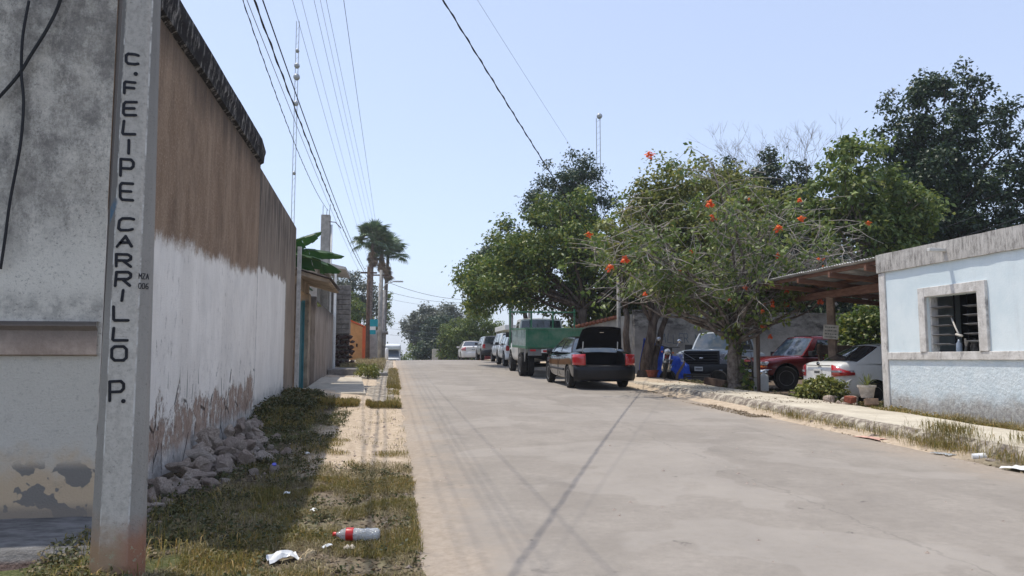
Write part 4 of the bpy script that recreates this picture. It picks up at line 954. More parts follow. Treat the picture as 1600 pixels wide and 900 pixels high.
# --- flatbed truck with green stake body
def green_truck():
    c = empty('truck', (5.78, 27.75, rz(27.5) + .035), R(1.0), 'green stake bed truck with double rear wheels in front of the black sedan', 'truck', 'vehicles parked along the kerb')
    c.rotation_euler[0] = R(1.7)
    G = M['green_paint']
    # y=0 at rear axle ; bed from -1.5 to 1.9
    st = [(1.95, .80, .75, 1.15, 0), (2.0, .90, .6, 1.3, 0), (2.15, .95, .45, 1.38, 0), (3.4, .96, .42, 1.32, 0), (3.7, .96, .45, 1.28, .02), (4.4, .95, .5, 1.22, .03), (4.85, .9, .55, 1.12, .02), (4.95, .8, .6, 1.0, 0)]
    body_shell(c, st, M['offwhite_paint'], [('c', .7, 1.3, 4.05, .42, .50), ('c', -1.3, -.7, 4.05, .42, .50)])
    cabin(c, [(2.05, 2.12), (2.30, 2.28), (3.25, 3.0), (3.65, 3.15)], .90, 1.36, .80, 2.09, M['offwhite_paint'], M['glass'], win=(1,), bulge=.02)
    pbox(c, 'bed_floor', G, -1.2, 1.2, -1.55, 1.85, 1.02, 1.12, .01)
    pbox(c, 'tailgate', G, -1.17, 1.17, -1.60, -1.555, 1.10, 1.72, .008)
    pbox(c, 'tailgate_rail', G, -1.2, 1.2, -1.63, -1.60, 1.68, 1.74, .006)
    pbox(c, 'tailgate_rail', G, -1.2, 1.2, -1.63, -1.60, 1.06, 1.14, .006)
    for x in (-1.2, 1.14): pbox(c, 'corner_post', G, x, x + .06, -1.66, -1.60, 1.0, 1.76, .006)
    for x in (-.4, .36): pbox(c, 'tailgate_rib', G, x, x + .05, -1.62, -1.60, 1.14, 1.68, .004)
    for sg in (-1, 1):
        pbox(c, 'side_rail', G, sg * 1.19 - .02, sg * 1.19 + .02, -1.55, 1.85, 1.68, 1.74, .006)
        pbox(c, 'side_panel', M['offwhite_paint'] if sg < 0 else G, sg * 1.15 - .012, sg * 1.15 + .012, -1.55, 1.85, 1.12, 1.36, .004)
        for i in range(11): pbox(c, 'stake', plain('pale_stake', (.40, .46, .42), .6, .3, .2, 8, 0) if (i == 0 and sg < 0) else bpy.data.materials['pale_stake'], sg * 1.19 - .018, sg * 1.19 + .018, -1.5 + i * .33, -1.46 + i * .33, 1.12, 1.68, .004)
        MB().prism([(sg * 1.14, -.95, .55), (sg * 1.14, -.75, 1.0), (sg * 1.14, .55, 1.0), (sg * 1.14, .62, .7), (sg * 1.14, .62, 1.02), (sg * 1.14, -1.3, 1.02)], (sg * -.02, 0, 0)).build('mudguard', M['grey_paint'], c)
        wheel(c, sg * 1.06, 0, .43, .23, 5); wheel(c, sg * .80, 0, .43, .23, 5); wheel(c, sg * .86, 4.05, .38, .24, 5)
        pbox(c, 'chassis_rail', M['dark'], sg * .42 - .05, sg * .42 + .05, -1.45, 3.5, .62, .85, .01)
        pbox(c, 'marker_lamp', M['tail'], sg * .95 - .10, sg * .95 + .10, -1.655, -1.635, .93, 1.0, .01)
        mirror(c, sg * .98, 3.3, 1.5, M['black_plastic'], 1.6)
    for x in (-1.3, -.46, .40, 1.26): pbox(c, 'rack_post', G, x, x + .06, 1.86, 1.92, 1.0 if abs(x) > 1 else 1.1, 2.52 if abs(x) > 1 else 2.40, .006)
    pbox(c, 'rack_bar', G, -1.3, 1.32, 1.80, 1.85, 2.36, 2.42, .006)
    pbox(c, 'rack_bar', G, -1.3, 1.32, 1.80, 1.85, 1.70, 1.76, .006)
    pbox(c, 'rear_panel', M['grey_paint'], -1.1, -.62, -1.52, -1.48, .78, 1.02, .01)
    pbox(c, 'rear_panel', M['grey_paint'], .62, 1.1, -1.52, -1.48, .78, 1.02, .01)
    o = pbox(c, 'sign_panel', M['plate'], -.66, -.34, -1.66, -1.645, .88, 1.0, .005)
    pbox(o, 'red_mark', M['tail'], -.60, -.42, -1.667, -1.661, .905, .975, .002)
    pbox(c, 'hitch', M['dark'], -.45, .45, -1.45, -1.32, .55, .70, .02)
    MB().lathe([(.001, -.16), (.16, -.14), (.19, 0), (.16, .14), (.001, .16)], 16, Matrix.Translation((0, 0, .42))).build('differential', M['dark'], c, smooth=True)
    MB().tube([(-1, 0, .40), (1, 0, .40)], .07, 10).build('axle', M['dark'], c)
    MB().tube([(.3, -.9, .5), (-.2, -1.4, .48)], .04, 8).build('exhaust', M['dark'], c)
    return c
green_truck()

def pickup_front():
    c = empty('pickup', (11.35, 26.45, lotz(25) + .02), R(221), 'pale silver pickup with a black grille and black bumper facing the road', 'pickup')
    P = M['silver_paint']
    # y=0 at the front axle; front at +.95
    st = [(-4.6, .9, .6, 1.10, 0), (-4.5, .96, .55, 1.18, 0), (-2.2, .98, .5, 1.2, 0), (-1.2, .98, .5, 1.2, 0), (-.75, .98, .5, 1.22, .02), (0, .98, .5, 1.24, .05), (.55, .97, .52, 1.21, .05), (.82, .95, .55, 1.18, .03), (.87, .90, .58, 1.12, 0)]
    body_shell(c, st, P, [('c', .65, 1.3, 0, .40, .50), ('c', -1.3, -.65, 0, .40, .50), ('c', .65, 1.3, -3.6, .40, .50), ('c', -1.3, -.65, -3.6, .40, .50)])
    cabin(c, [(-2.75, -2.65), (-2.6, -2.55), (-1.98, -1.98), (-1.9, -1.9), (-1.0, -1.30), (-.72, -1.12)], .92, 1.21, .74, 1.86, P, M['glass'], win=(1, 3), gf=M['glass_sky'], bulge=.02)
    bp = M['black_plastic']
    pbox(c, 'grille', M['dark'], -.60, .60, .84, .895, .68, 1.14, .02)
    pbox(c, 'grille_surround', bp, -.64, .64, .83, .91, 1.12, 1.19, .02)
    for sg in (-1, 1):
        pbox(c, 'grille_surround', bp, sg * .61 - .03, sg * .61 + .03, .84, .91, .66, 1.13, .015)
        pbox(c, 'headlight', M['lamp'], sg * .78 - .135, sg * .79 + .15, .70, .90, .72, 1.10, .03)
        pbox(c, 'turn_signal', M['tail'] if False else plain('amber_lens', (.5, .12, .02), .2, .5, .1, 5, 0) if sg < 0 else bpy.data.materials['amber_lens'], sg * .935 - .02, sg * .935 + .02, .60, .80, .80, 1.0, .015)
        pbox(c, 'fog_lamp', M['lamp'], sg * .72 - .06, sg * .72 + .06, 1.02, 1.035, .46, .54, .015)
        mirror(c, sg * .97, -.95, 1.34, bp, 1.5)
        for y in (-.98, -2.0): MB().tube([(sg * .983, y, .6), (sg * .988, y, .9), (sg * .95, y, 1.18)], .007, 4, cap=False).build('shut_line', M['dark'], c)
    for z in (.77, .87, .97, 1.06): pbox(c, 'grille_bar', bp, -.58, .58, .88, .915, z - .018, z + .018, .008)
    MB().lathe([(.001, -.012), (.07, -.01), (.075, .01), (.001, .014)], 20, Matrix.Translation((0, .915, .93)) @ Matrix.Rotation(R(90), 4, 'X') @ Matrix.Scale(.5, 4, (0, 1, 0))).build('badge', M['chrome'], c, smooth=True)
    rows = []
    for u in np.linspace(-1, 1, 15):
        x = 1.0 * u; yy = 1.05 - .22 * abs(u) ** 4
        rows.append([(x, yy - .12, .36), (x, yy - .02, .40), (x, yy, .50), (x, yy, .66), (x, yy - .04, .72), (x, yy - .18, .73)])
    MB().grid(rows).build('bumper', bp, c, smooth=True, solid=.03)
    plate(c, .05, 1.065, .56, 1)
    pbox(c, 'underbody', M['dark'], -.8, .8, -4.4, .75, .42, .56, .02)
    for y in (0, -3.6):
        for sg in (-1, 1): wheel(c, sg * .86, y, .38, .24, 6)
    MB().tube([(-.4, -.72, 1.23), (.1, -.78, 1.30)], .01, 5).build('wiper', M['dark'], c)
    return c
pickup_front()

def red_suv():
    c = empty('suv', (11.75, 22.75, lotz(23) + .02), R(262), 'dark red sport utility vehicle with dusty windscreen behind the wooden post', 'suv')
    P = M['red_paint']
    st = [(-3.65, .74, .5, .95, 0), (-3.6, .84, .42, 1.02, 0), (-3.4, .87, .36, 1.05, 0), (-2.0, .885, .34, 1.04, 0), (-1.0, .885, .34, 1.03, 0), (-.6, .885, .36, 1.03, .03), (0, .88, .38, 1.0, .05), (.45, .86, .4, .95, .05), (.68, .80, .44, .88, .03), (.74, .70, .5, .80, 0)]
    body_shell(c, st, P, [('c', .55, 1.2, 0, .36, .46), ('c', -1.2, -.55, 0, .36, .46), ('c', .55, 1.2, -2.6, .36, .46), ('c', -1.2, -.55, -2.6, .36, .46)])
    cabin(c, [(-3.62, -3.25), (-3.40, -3.12), (-2.12, -2.10), (-2.0, -2.0), (-.88, -1.30), (-.62, -1.16)], .82, 1.03, .66, 1.60, P, M['glass'], win=(1, 3), gf=M['glass_sky'], bulge=.025)
    bp = M['black_plastic']
    pbox(c, 'grille', M['dark'], -.42, .42, .70, .765, .66, .86, .02)
    for sg in (-1, 1):
        pbox(c, 'headlight', M['lamp'], sg * .62 - .17, sg * .62 + .17, .56, .735, .74, .86, .03)
        pbox(c, 'turn_signal', bpy.data.materials['amber_lens'], sg * .62 - .17, sg * .62 + .16, .60, .738, .68, .735, .015)
        mirror(c, sg * .85, -.85, 1.10, bp, 1.2)
        for y in (-.72, -2.05): MB().tube([(sg * .888, y, .45), (sg * .893, y, .75), (sg * .86, y, 1.0)], .007, 4, cap=False).build('shut_line', M['dark'], c)
        pbox(c, 'door_handle', bp, sg * .893 - .012, sg * .893 + .012, -1.95, -1.78, .88, .92, .008)
        for y in (0, -2.6): wheel(c, sg * .79, y, .36, .25, 5, plain('grey_rim', (.16, .16, .16), .4, .4, .3, 10, 0, metal=.5) if (y == 0 and sg < 0) else bpy.data.materials['grey_rim'], steer=R(20) if y == 0 else 0)
        MB().tube([(sg * .60, -3.1, 1.67), (sg * .58, -2.2, 1.70), (sg * .58, -1.4, 1.68)], .014, 6).build('roof_rail', bp, c)
    rows = []
    for u in np.linspace(-1, 1, 13):
        x = .90 * u; yy = .90 - .20 * abs(u) ** 4
        rows.append([(x, yy - .1, .40), (x, yy, .44), (x, yy + .01, .56), (x, yy - .02, .62), (x, yy - .14, .63)])
    MB().grid(rows).build('bumper', M['chrome'], c, smooth=True, solid=.02)
    rows = [[(x, y - .02, z - .16) for x, y, z in r_[:3]] for r_ in rows]
    MB().grid(rows).build('bumper_skirt', bp, c, smooth=True, solid=.02)
    pbox(c, 'underbody', M['dark'], -.7, .7, -3.5, .6, .30, .42, .02)
    # push bar with round lamp
    MB().tube([(-.55, .98, .35), (-.55, 1.02, .9), (-.3, 1.02, 1.0), (.3, 1.02, 1.0), (.55, 1.02, .9), (.55, .98, .35)], .03, 8).build('push_bar', bp, c, smooth=True)
    MB().lathe([(.001, -.05), (.09, -.04), (.11, .03), (.10, .045), (.001, .06)], 18, Matrix.Translation((.42, 1.08, .84)) @ Matrix.Rotation(R(-90), 4, 'X')).build('spot_lamp', M['lamp'], c, smooth=True)
    MB().tube([(-.45, -.63, 1.06), (.0, -.70, 1.12)], .01, 5).build('wiper', M['dark'], c)
    return c
red_suv()

def sedan_rear(loc, az, label, paintm, s=1.0, group=None, roofh=1.44, lights=True):
    c = empty('sedan', loc, az, label, 'car', group)
    st = [(-2.05, .62, .40, .84, 0), (-2.03, .74, .32, .95, 0), (-1.95, .81, .27, 1.02, .0), (-1.75, .842, .23, 1.05, .015), (-1.4, .85, .20, 1.04, .015), (-.8, .852, .19, .99, 0), (0, .852, .19, .95, 0), (.75, .852, .19, .93, 0), (1.05, .85, .2, .94, .02), (1.5, .84, .22, .87, .04), (1.85, .80, .25, .76, .04), (2.0, .7, .3, .66, .02), (2.05, .6, .35, .58, 0)]
    body_shell(c, st, paintm, [(('c',) + ((.6, 1.2) if sg > 0 else (-1.2, -.6)) + (y, .30, .35)) for sg in (1, -1) for y in (-1.2, 1.28)])
    cabin(c, [(-1.62, -.85), (-1.05, -.72), (-.22, -.22), (-.12, -.12), (.88, .28), (1.08, .42)], .79, .99, .54, roofh - .055, paintm, M['glass'], win=(1, 3), gr_=M['glass'])
    rows = []
    for u in np.linspace(-1, 1, 17):
        x = .855 * u; yy = -2.11 + .27 * abs(u) ** 2.6
        rows.append([(x * .97, yy + .04, .22), (x, yy, .30), (x, yy - .02, .50), (x, yy, .60), (x * .985, yy + .08, .645)])
    MB().grid(rows).build('bumper', paintm, c, smooth=True, solid=.02)
    for sg in (1, -1):
        rows = []
        for u in np.linspace(0, 1, 7):
            x = sg * lerp(.56, .865, min(1, u * 1.3)); yy = lerp(-2.05, -1.95, min(1, u * 1.3) ** 2) + max(0, u - .77) * 1.1
            rows.append([(x * 1.0, yy - .012, lerp(.70, .74, u)), (x, yy - .014, .80), (x, yy - .008, lerp(.97, .80, u ** 1.5))])
        tl = MB().grid(rows).build('tail_light', M['tail'], c, smooth=True, solid=.02)
        rows = [[(p[0] * 1.004, p[1] - .016, z) for p, z in zip(r_[1:2] * 2, (.80, .845))] for r_ in rows]
        MB().grid(rows).build('reversing_lens', M['lamp'], tl, solid=.008)
        mirror(c, sg * .82, .78, .99, paintm)
        for y in (.35, -.72): MB().box(sg * .862 - .012, sg * .862 + .012, y - .10, y + .08, .84, .865).build('door_handle', M['dark'], c, bevel=.008)
        for y in (-.14, .87, -1.0): MB().tube([(sg * .854, y, .26), (sg * .860, y, .55), (sg * .852, y, .78), (sg * .815, y, .94)], .005, 4, cap=False).build('shut_line', M['dark'], c)
        for y in (-1.2, 1.28): wheel(c, sg * .74, y, .30, .19, 6)
    plate(c, 0, -2.085, .80, -1)
    pbox(c, 'boot_line', M['dark'], -.5, .5, -2.085, -2.05, .945, .96, .004)
    MB().lathe([(.001, -.008), (.04, -.006), (.04, .006), (.001, .008)], 14, Matrix.Translation((0, -2.055, .995)) @ Matrix.Rotation(R(90), 4, 'X') @ Matrix.Scale(1.8, 4, (1, 0, 0))).build('badge', M['chrome'], c, smooth=True)
    MB().box(-.6, .6, -1.85, 1.8, .18, .24).build('underbody', M['dark'], c)
    return c
w = sedan_rear((11.75, 16.45, lotz(16.4) - .02), R(90), 'white sedan parked beside the blue house with its tail to the street', M['white_paint'])
sedan_rear((5.9, 58.2, rz(58) + .03), 0, 'white sedan parked at the crest, farthest of the cars along the kerb', plain('pearl_paint', (.62, .60, .56), .3, .5, .05, 4, 0, coat=.5), group='vehicles parked along the kerb')

def suv_rear(loc, az, label, paintm, dark_low=False, group='vehicles parked along the kerb', h=1.66, two=False):
    c = empty('suv', loc, az, label, 'suv', group)
    st = [(-2.1, .74, .5, .95, 0), (-2.06, .84, .40, 1.02, 0), (-1.9, .87, .34, 1.05, 0), (0, .88, .32, 1.0, 0), (.7, .88, .32, .99, 0), (1.0, .88, .34, 1.0, .02), (1.5, .86, .36, .95, .04), (1.95, .80, .42, .85, .03), (2.05, .70, .5, .76, 0)]
    body_shell(c, st, paintm, [(('c',) + ((.6, 1.2) if sg > 0 else (-1.2, -.6)) + (y, .34, .42)) for sg in (1, -1) for y in (-1.3, 1.3)])
    cabin(c, [(-2.05, -1.78), (-1.85, -1.65), (-.95, -.92), (-.87, -.85), (0.02, .0), (.1, .08), (.82, .42), (1.05, .55)], .81, 1.0, .66, h - .05, paintm, M['glass'], win=(1, 3, 5), bulge=.02)
    rows = []
    for u in np.linspace(-1, 1, 11):
        x = .885 * u; yy = -2.18 + .16 * abs(u) ** 3
        rows.append([(x, yy + .05, .34), (x, yy, .42), (x, yy, .58), (x, yy + .08, .64)])
    MB().grid(rows).build('bumper', M['black_plastic'] if dark_low else paintm, c, smooth=True, solid=.02)
    for sg in (1, -1):
        pbox(c, 'tail_light', M['tail'], sg * .76 - .09, sg * .76 + .09, -2.10, -1.98, .74, .98, .03)
        mirror(c, sg * .84, .75, 1.06, M['black_plastic'], 1.1)
        for y in (-1.3, 1.3): wheel(c, sg * .77, y, .34, .22, 6)
        for y in (-.92, .05, .9): MB().tube([(sg * .882, y, .4), (sg * .888, y, .7), (sg * .85, y, .98)], .006, 4, cap=False).build('shut_line', M['dark'], c)
    plate(c, 0, -2.115, .82, -1)
    pbox(c, 'underbody', M['dark'], -.65, .65, -1.9, 1.8, .28, .36, .02)
    return c
suv_rear((6.4, 49.5, rz(50) + .03), 0, 'silver grey hatchback with a dark tailgate between the white vehicles', M['grey_paint'], True, h=1.52)
suv_rear((6.65, 43.6, rz(43.5) + .03), 0, 'white four door vehicle seen from behind, second in front of the green truck', M['white_paint'], h=1.62)
o = suv_rear((6.20, 38.0, rz(38) + .03), R(1), 'white boxy vehicle parked directly in front of the green truck', M['white_paint'], h=1.5)
o.rotation_euler[0] = R(1.5)

# motor home beyond the crest, front towards us
def motorhome():
    c = empty('motorhome', (.12, 106, rz(105)), R(180), 'white motor home coming up the street beyond the crest', 'motor home')
    P = M['white_paint']
    st = [(-3, 1.1, .5, 2.9, 0), (-2.9, 1.15, .45, 3.0, .03), (1.2, 1.15, .45, 3.0, .03), (1.3, 1.12, .5, 2.95, 0)]
    body_shell(c, st, P, [], 'coach_body')
    st = [(1.0, 1.0, 2.1, 3.0, 0), (2.2, 1.1, 2.12, 2.98, 0), (2.55, 1.05, 2.2, 2.8, 0), (2.65, .9, 2.3, 2.6, 0)]
    body_shell(c, st, P, [], 'overcab')
    st = [(1.1, .95, .4, 1.3, 0), (2.0, .98, .4, 1.25, 0), (3.0, .95, .4, 1.1, .04), (3.3, .85, .45, .95, 0)]
    body_shell(c, st, P, [('c', .6, 1.2, 2.6, .34, .44), ('c', -1.2, -.6, 2.6, .34, .44)], 'cab')
    cabin(c, [(1.2, 1.2), (1.35, 1.3), (2.2, 1.75), (2.45, 1.9)], .92, 1.27, .82, 2.12, P, M['glass'], win=(1,), gf=M['glass_sky'])
    for sg in (-1, 1):
        pbox(c, 'headlight', M['lamp'], sg * .7 - .14, sg * .7 + .14, 3.18, 3.3, .72, .92, .02); wheel(c, sg * .86, 2.6, .34, .22, 6); wheel(c, sg * .9, -1.5, .34, .22, 6)
        mirror(c, sg * .95, 2.1, 1.5, M['black_plastic'], 1.5)
    pbox(c, 'grille', M['dark'], -.45, .45, 3.27, 3.33, .62, .85, .02); plate(c, 0, 3.35, .5, 1)
    pbox(c, 'bumper', M['grey_paint'], -.95, .95, 3.2, 3.36, .38, .6, .03)
    return c
motorhome()

def motorcycle():
    c = empty('motorcycle', (8.74, 23.9, gz(8.75, 23.9) + .02), R(203), 'small red and black motorcycle on its stand in front of the blue tarpaulin', 'motorcycle')
    def mw(y):
        o = MB().lathe([(.22, -.045), (.28, -.05), (.30, -.025), (.30, .025), (.28, .05), (.22, .045)], 28, Matrix.Translation((0, y, .30)), 'x').build('wheel', M['tyre'], c, smooth=True)
        mb = MB().lathe([(.20, -.03), (.225, -.035), (.225, .035), (.20, .03)], 24, Matrix.Translation((0, y, .30)), 'x').lathe([(.001, -.05), (.045, -.05), (.045, .05), (.001, .05)], 12, Matrix.Translation((0, y, .30)), 'x')
        for k in range(12):
            a = k * math.pi / 6; mb.tube([(.02 * (-1) ** k, y + .03 * math.cos(a), .3 + .03 * math.sin(a)), (0, y + .21 * math.cos(a + .2), .3 + .21 * math.sin(a + .2))], .004, 4)
        mb.build('rim', M['chrome'], o)
    mw(.62); mw(-.62)
    for sg in (-1, 1):
        MB().tube([(sg * .09, .62, .30), (sg * .09, .40, .95)], .024, 8).build('fork', M['chrome'], c, smooth=True)
        MB().tube([(sg * .06, -.62, .3), (sg * .13, -.45, .62)], .03, 8).build('shock_absorber', M['chrome'], c)
        MB().tube([(0, .38, .98), (sg * .18, .36, 1.03), (sg * .36, .24, 1.04)], .014, 8).build('handlebar', M['black_plastic'], c, smooth=True)
        MB().tube([(sg * .26, .30, 1.03), (sg * .31, .30, 1.20)], .006, 5).build('mirror_stem', M['chrome'], c)
        MB().lathe([(.001, -.01), (.06, -.008), (.065, .008), (.001, .012)], 16, Matrix.Translation((sg * .32, .30, 1.24)) @ Matrix.Rotation(R(90), 4, 'X')).build('mirror', M['lamp'] if sg > 0 else M['chrome'], c, smooth=True)
        MB().tube([(sg * .12, .2, .35), (sg * .15, -.9, .42)], .035, 8).build('exhaust', M['chrome'], c, smooth=True)
        MB().box(sg * .17 - .03, sg * .17 + .03, .36, .40, .82, .87).build('turn_signal', bpy.data.materials['amber_lens'], c, bevel=.015)
    RP = plain('dark_red_enamel', (.22, .008, .008), .3, .5, .1, 5, 0)
    MB().lathe([(.001, -.26), (.08, -.24), (.13, -.1), (.14, .08), (.09, .24), (.001, .26)], 16, Matrix.Translation((0, .12, .80)) @ Matrix.Rotation(R(-82), 4, 'X') @ Matrix.Scale(.9, 4, (1, 0, 0))).build('fuel_tank', RP, c, smooth=True)
    MB().box(-.12, .12, -.62, -.10, .74, .82).build('seat', M['black_plastic'], c, bevel=.035)
    MB().box(-.10, .10, -.20, .10, .45, .70).build('side_cover', RP, c, bevel=.03)
    MB().box(-.14, .14, -.15, .28, .22, .46).build('engine', M['steel'], c, bevel=.04)
    MB().lathe([(.001, -.05), (.07, -.05), (.10, .03), (.001, .06)], 18, Matrix.Translation((0, .48, .86)) @ Matrix.Rotation(R(-90), 4, 'X')).build('headlight', M['lamp'], c, smooth=True)
    MB().box(-.13, .13, .42, .47, .74, 1.02).build('headlight_cowl', M['black_plastic'], c, bevel=.03)
    rows = [[(x, .62 + .33 * math.cos(a), .30 + .33 * math.sin(a)) for x in (-.06, 0, .06)] for a in np.linspace(.5, 2.4, 8)]
    MB().grid(rows).build('mudguard', M['black_plastic'], c, smooth=True, solid=.006)
    rows = [[(x, -.62 + .34 * math.cos(a), .32 + .34 * math.sin(a)) for x in (-.06, 0, .06)] for a in np.linspace(.9, 2.9, 8)]
    MB().grid(rows).build('mudguard', M['black_plastic'], c, smooth=True, solid=.006)
    MB().tube([(0, .36, .95), (0, .2, .5), (0, -.2, .4), (0, -.62, .3)], .025, 8).build('frame', M['black_plastic'], c, smooth=True)
    MB().tube([(-.1, -.05, .3), (-.28, -.1, 0)], .014, 6).build('side_stand', M['black_plastic'], c)
    c.rotation_euler[1] = R(-7)
motorcycle()

# blue tarpaulin draped over a heap
bm = MB(); rows = []
P0 = Vector((8.72, 25.75, 0)); U_ = Vector((1, -.04, 0)).normalized(); V_ = Vector((.1, 1, 0))
for i in range(44):
    u = i / 43; row = []
    for j in range(22):
        v = j / 21
        ridge = lerp(2.2, 1.25, min(1, u * 1.02) ** 1.1) if u < .96 else lerp(1.3, 1.0, (u - .96) / .04)
        z0_ = .62
        if v < .45: h = lerp(z0_, ridge, math.sin(v / .45 * math.pi / 2) ** .8); off = v * .9
        else: h = lerp(ridge, .62, ((v - .45) / .55) ** 1.6); off = v * 1.2
        p = P0 + U_ * (u * 1.6) + V_ * (off - .2)
        f = .05 * math.sin(u * 34 + v * 5) * (1 - abs(v - .45)) + .11 * mnoise.noise(Vector((u * 5, v * 4, 1))) + .05 * mnoise.noise(Vector((u * 14, v * 9, 4)))
        row.append((p.x + f * .3, p.y - f * 1.3, h + f * .5))
    rows.append(row)
tp = tag(MB().grid(rows).build('tarpaulin', M['tarp'], smooth=True, solid=.006), 'bright blue tarpaulin draped over a heap between the tree trunk and the pickup', 'tarpaulin')
o = MB().tube([(8.80, 25.55, 2.12), (9.8, 25.42, 1.78), (10.4, 25.45, 1.45)], .012, 5).build('rope', M['wire_pale'])
o.parent = tp

# things lying about the yard
tag(MB().box(-.16, .16, -.14, .14, 0, .45).build('jug_dummy', M['white_plastic']) if False else MB().lathe([(.001, 0), (.15, .0), (.165, .04), (.165, .40), (.13, .46), (.05, .48), (.05, .53), (.001, .53)], 4, Matrix.Translation((10.18, 20.05, lotz(20) + .12)) @ Matrix.Rotation(R(20), 4, 'Z')).build('plastic_drum', M['white_plastic'], bevel=.03), 'white plastic drum on the ground beside the wooden post', 'drum')
cr = empty('crate', (9.72, 23.6, lotz(23.6) + .05), R(30), 'black slatted crate under the pickup bumper', 'crate')
for i in range(5): pbox(cr, 'slat', M['black_plastic'], -.42, .42, -.26, -.245, .02 + i * .085, .08 + i * .085, .004)
for i in range(5): pbox(cr, 'slat', M['black_plastic'], -.42, .42, .245, .26, .02 + i * .085, .08 + i * .085, .004)
for x in (-.42, .40): pbox(cr, 'end_panel', M['black_plastic'], x, x + .02, -.245, .245, 0, .43, .004)
for (x, y, r_, lb) in ((10.25, 23.2, .3, 'old tyre leaning under the pickup bumper on the right'), (9.05, 24.5, .28, 'old tyre lying behind the motorcycle')):
    T = Matrix.Translation((x, y, lotz(y) + .30)) @ Matrix.Rotation(R(50), 4, 'Z')
    tag(MB().lathe([(r_ * .6, -.06), (r_ * .95, -.09), (r_, -.04), (r_, .04), (r_ * .95, .09), (r_ * .6, .06)], 24, T, 'x').build('tyre', M['tyre'], angle=40), lb, 'tyre')
tag(MB().tube([(9.12, 23.9, .82), (9.2, 24.0, 1.0), (9.45, 24.1, 1.32), (9.5, 24.15, 1.4)], [.05, .045, .04, .03], 7).build('plank', M['wood']), 'short pale stick leaning between the tarpaulin and the pickup', 'stick')
tag(MB().box(-.36, .36, -.09, .09, 0, .2, Matrix.Translation((8.9, 20.35, gz(8.95, 20.3) + .03)) @ Matrix.Rotation(R(-62), 4, 'Z') @ Matrix.Rotation(R(7), 4, 'Y')).build('timber_beam', M['old_timber'], bevel=.02), 'thick old timber beam on the ground left of the flowering tree', 'beam')
def flowerpot(loc, r, h, label, m_=None):
    return tag(MB().lathe([(.001, 0), (r * .7, 0), (r * .95, h * .8), (r * 1.08, h * .82), (r * 1.08, h), (r * .9, h), (r * .8, h * .85), (.001, h * .85)], 20, Matrix.Translation(loc)).build('plant_pot', m_ or M['pot'], angle=30), label, 'pot')
flowerpot((8.55, 24.6, gz(8.5, 24.5) + .02), .2, .24, 'terracotta pot at the foot of the twin trunked tree')
# planter by the house corner
pp = flowerpot((9.08, 13.72, gz(9.0, 13.7) + .22), .16, .24, 'worn pale tub with a spiky plant at the house corner', plain('pale_tub', (.40, .36, .31), .8, .2, .3, 8, .2))
rs = random.Random(8)
for i, (x, y, lb, mt) in enumerate(((8.86, 13.95, 'red brick beside the pale plant tub', M['pot']), (9.02, 13.5, 'wooden block with red end by the house corner', M['wood']), (8.95, 14.1, 'second red brick behind the plant tub', M['pot']))):
    o = MB().box(-.12, .12, -.06, .06, 0, .12, Matrix.Translation((x, y, gz(x, y) + .09)) @ Matrix.Rotation(rs.uniform(0, 3), 4, 'Z') @ Matrix.Rotation(.2, 4, 'X')).build('brick', mt, bevel=.012); tag(o, lb, 'brick')

# ---------------------------------------------------------------- vegetation
def leaves(centers, rad, per, size, rng, flat=.7, aspect=.55, droop=0.0, up=.5, fold=True):
    """leaf quads scattered round clump centres -> (N*4,3) array"""
    C = np.repeat(np.asarray(centers), per, axis=0); Rr = np.repeat(np.asarray(rad), per)
    N = len(C)
    d = rng.normal(size=(N, 3)); d /= np.linalg.norm(d, axis=1)[:, None]
    r = rng.random(N) ** .45
    P = C + d * (r * Rr)[:, None] * np.array([1, 1, flat])
    nrm = d * .6 + rng.normal(size=(N, 3)) * .55 + np.array([0, 0, up]); nrm /= np.linalg.norm(nrm, axis=1)[:, None]
    t = rng.normal(size=(N, 3)) + d * .7 + np.array([0, 0, -droop]); t -= nrm * (t * nrm).sum(1)[:, None]; t /= np.linalg.norm(t, axis=1)[:, None]
    b = np.cross(nrm, t); s = size * (.6 + .8 * rng.random(N))[:, None]
    v0 = P; v1 = P + t * s * .5 + b * s * aspect * .5 + nrm * s * .08; v2 = P + t * s - np.array([0, 0, 1]) * s * .12; v3 = P + t * s * .5 - b * s * aspect * .5 + nrm * s * .08
    return np.stack([v0, v1, v2, v3], 1).reshape(-1, 3)
def lobe_clumps(lobes, n, rng, shell=.35):
    out = []; vol = np.array([l[3] * l[4] * l[5] for l in lobes]) ** .75; pr = vol / vol.sum()
    for l, k in zip(lobes, rng.multinomial(n, pr)):
        d = rng.normal(size=(k, 3)); d /= np.linalg.norm(d, axis=1)[:, None]
        r = shell + (1 - shell) * rng.random(k) ** .6
        r *= 1 + .16 * np.sin(d[:, 0] * 7 + l[0]) * np.cos(d[:, 2] * 6 + l[1])
        out.append(np.array(l[:3]) + d * r[:, None] * np.array(l[3:6]))
    return np.concatenate(out)
def limb(mb, a, b, ra, rb, rs, k=6, wob=.08, n=7):
    a = Vector(a); b = Vector(b); L = (b - a).length; pts = []; rr = []
    o1 = Vector((rs.uniform(-1, 1), rs.uniform(-1, 1), rs.uniform(-.3, .6))) * L * wob
    for i in range(k + 1):
        t = i / k; p = a.lerp(b, t) + o1 * math.sin(math.pi * t) + Vector((rs.uniform(-1, 1), rs.uniform(-1, 1), rs.uniform(-1, 1))) * L * wob * .22 * (1 if 0 < i < k else 0)
        pts.append(p); rr.append(lerp(ra, rb, t ** .8))
    mb.tube(pts, rr, n); return pts
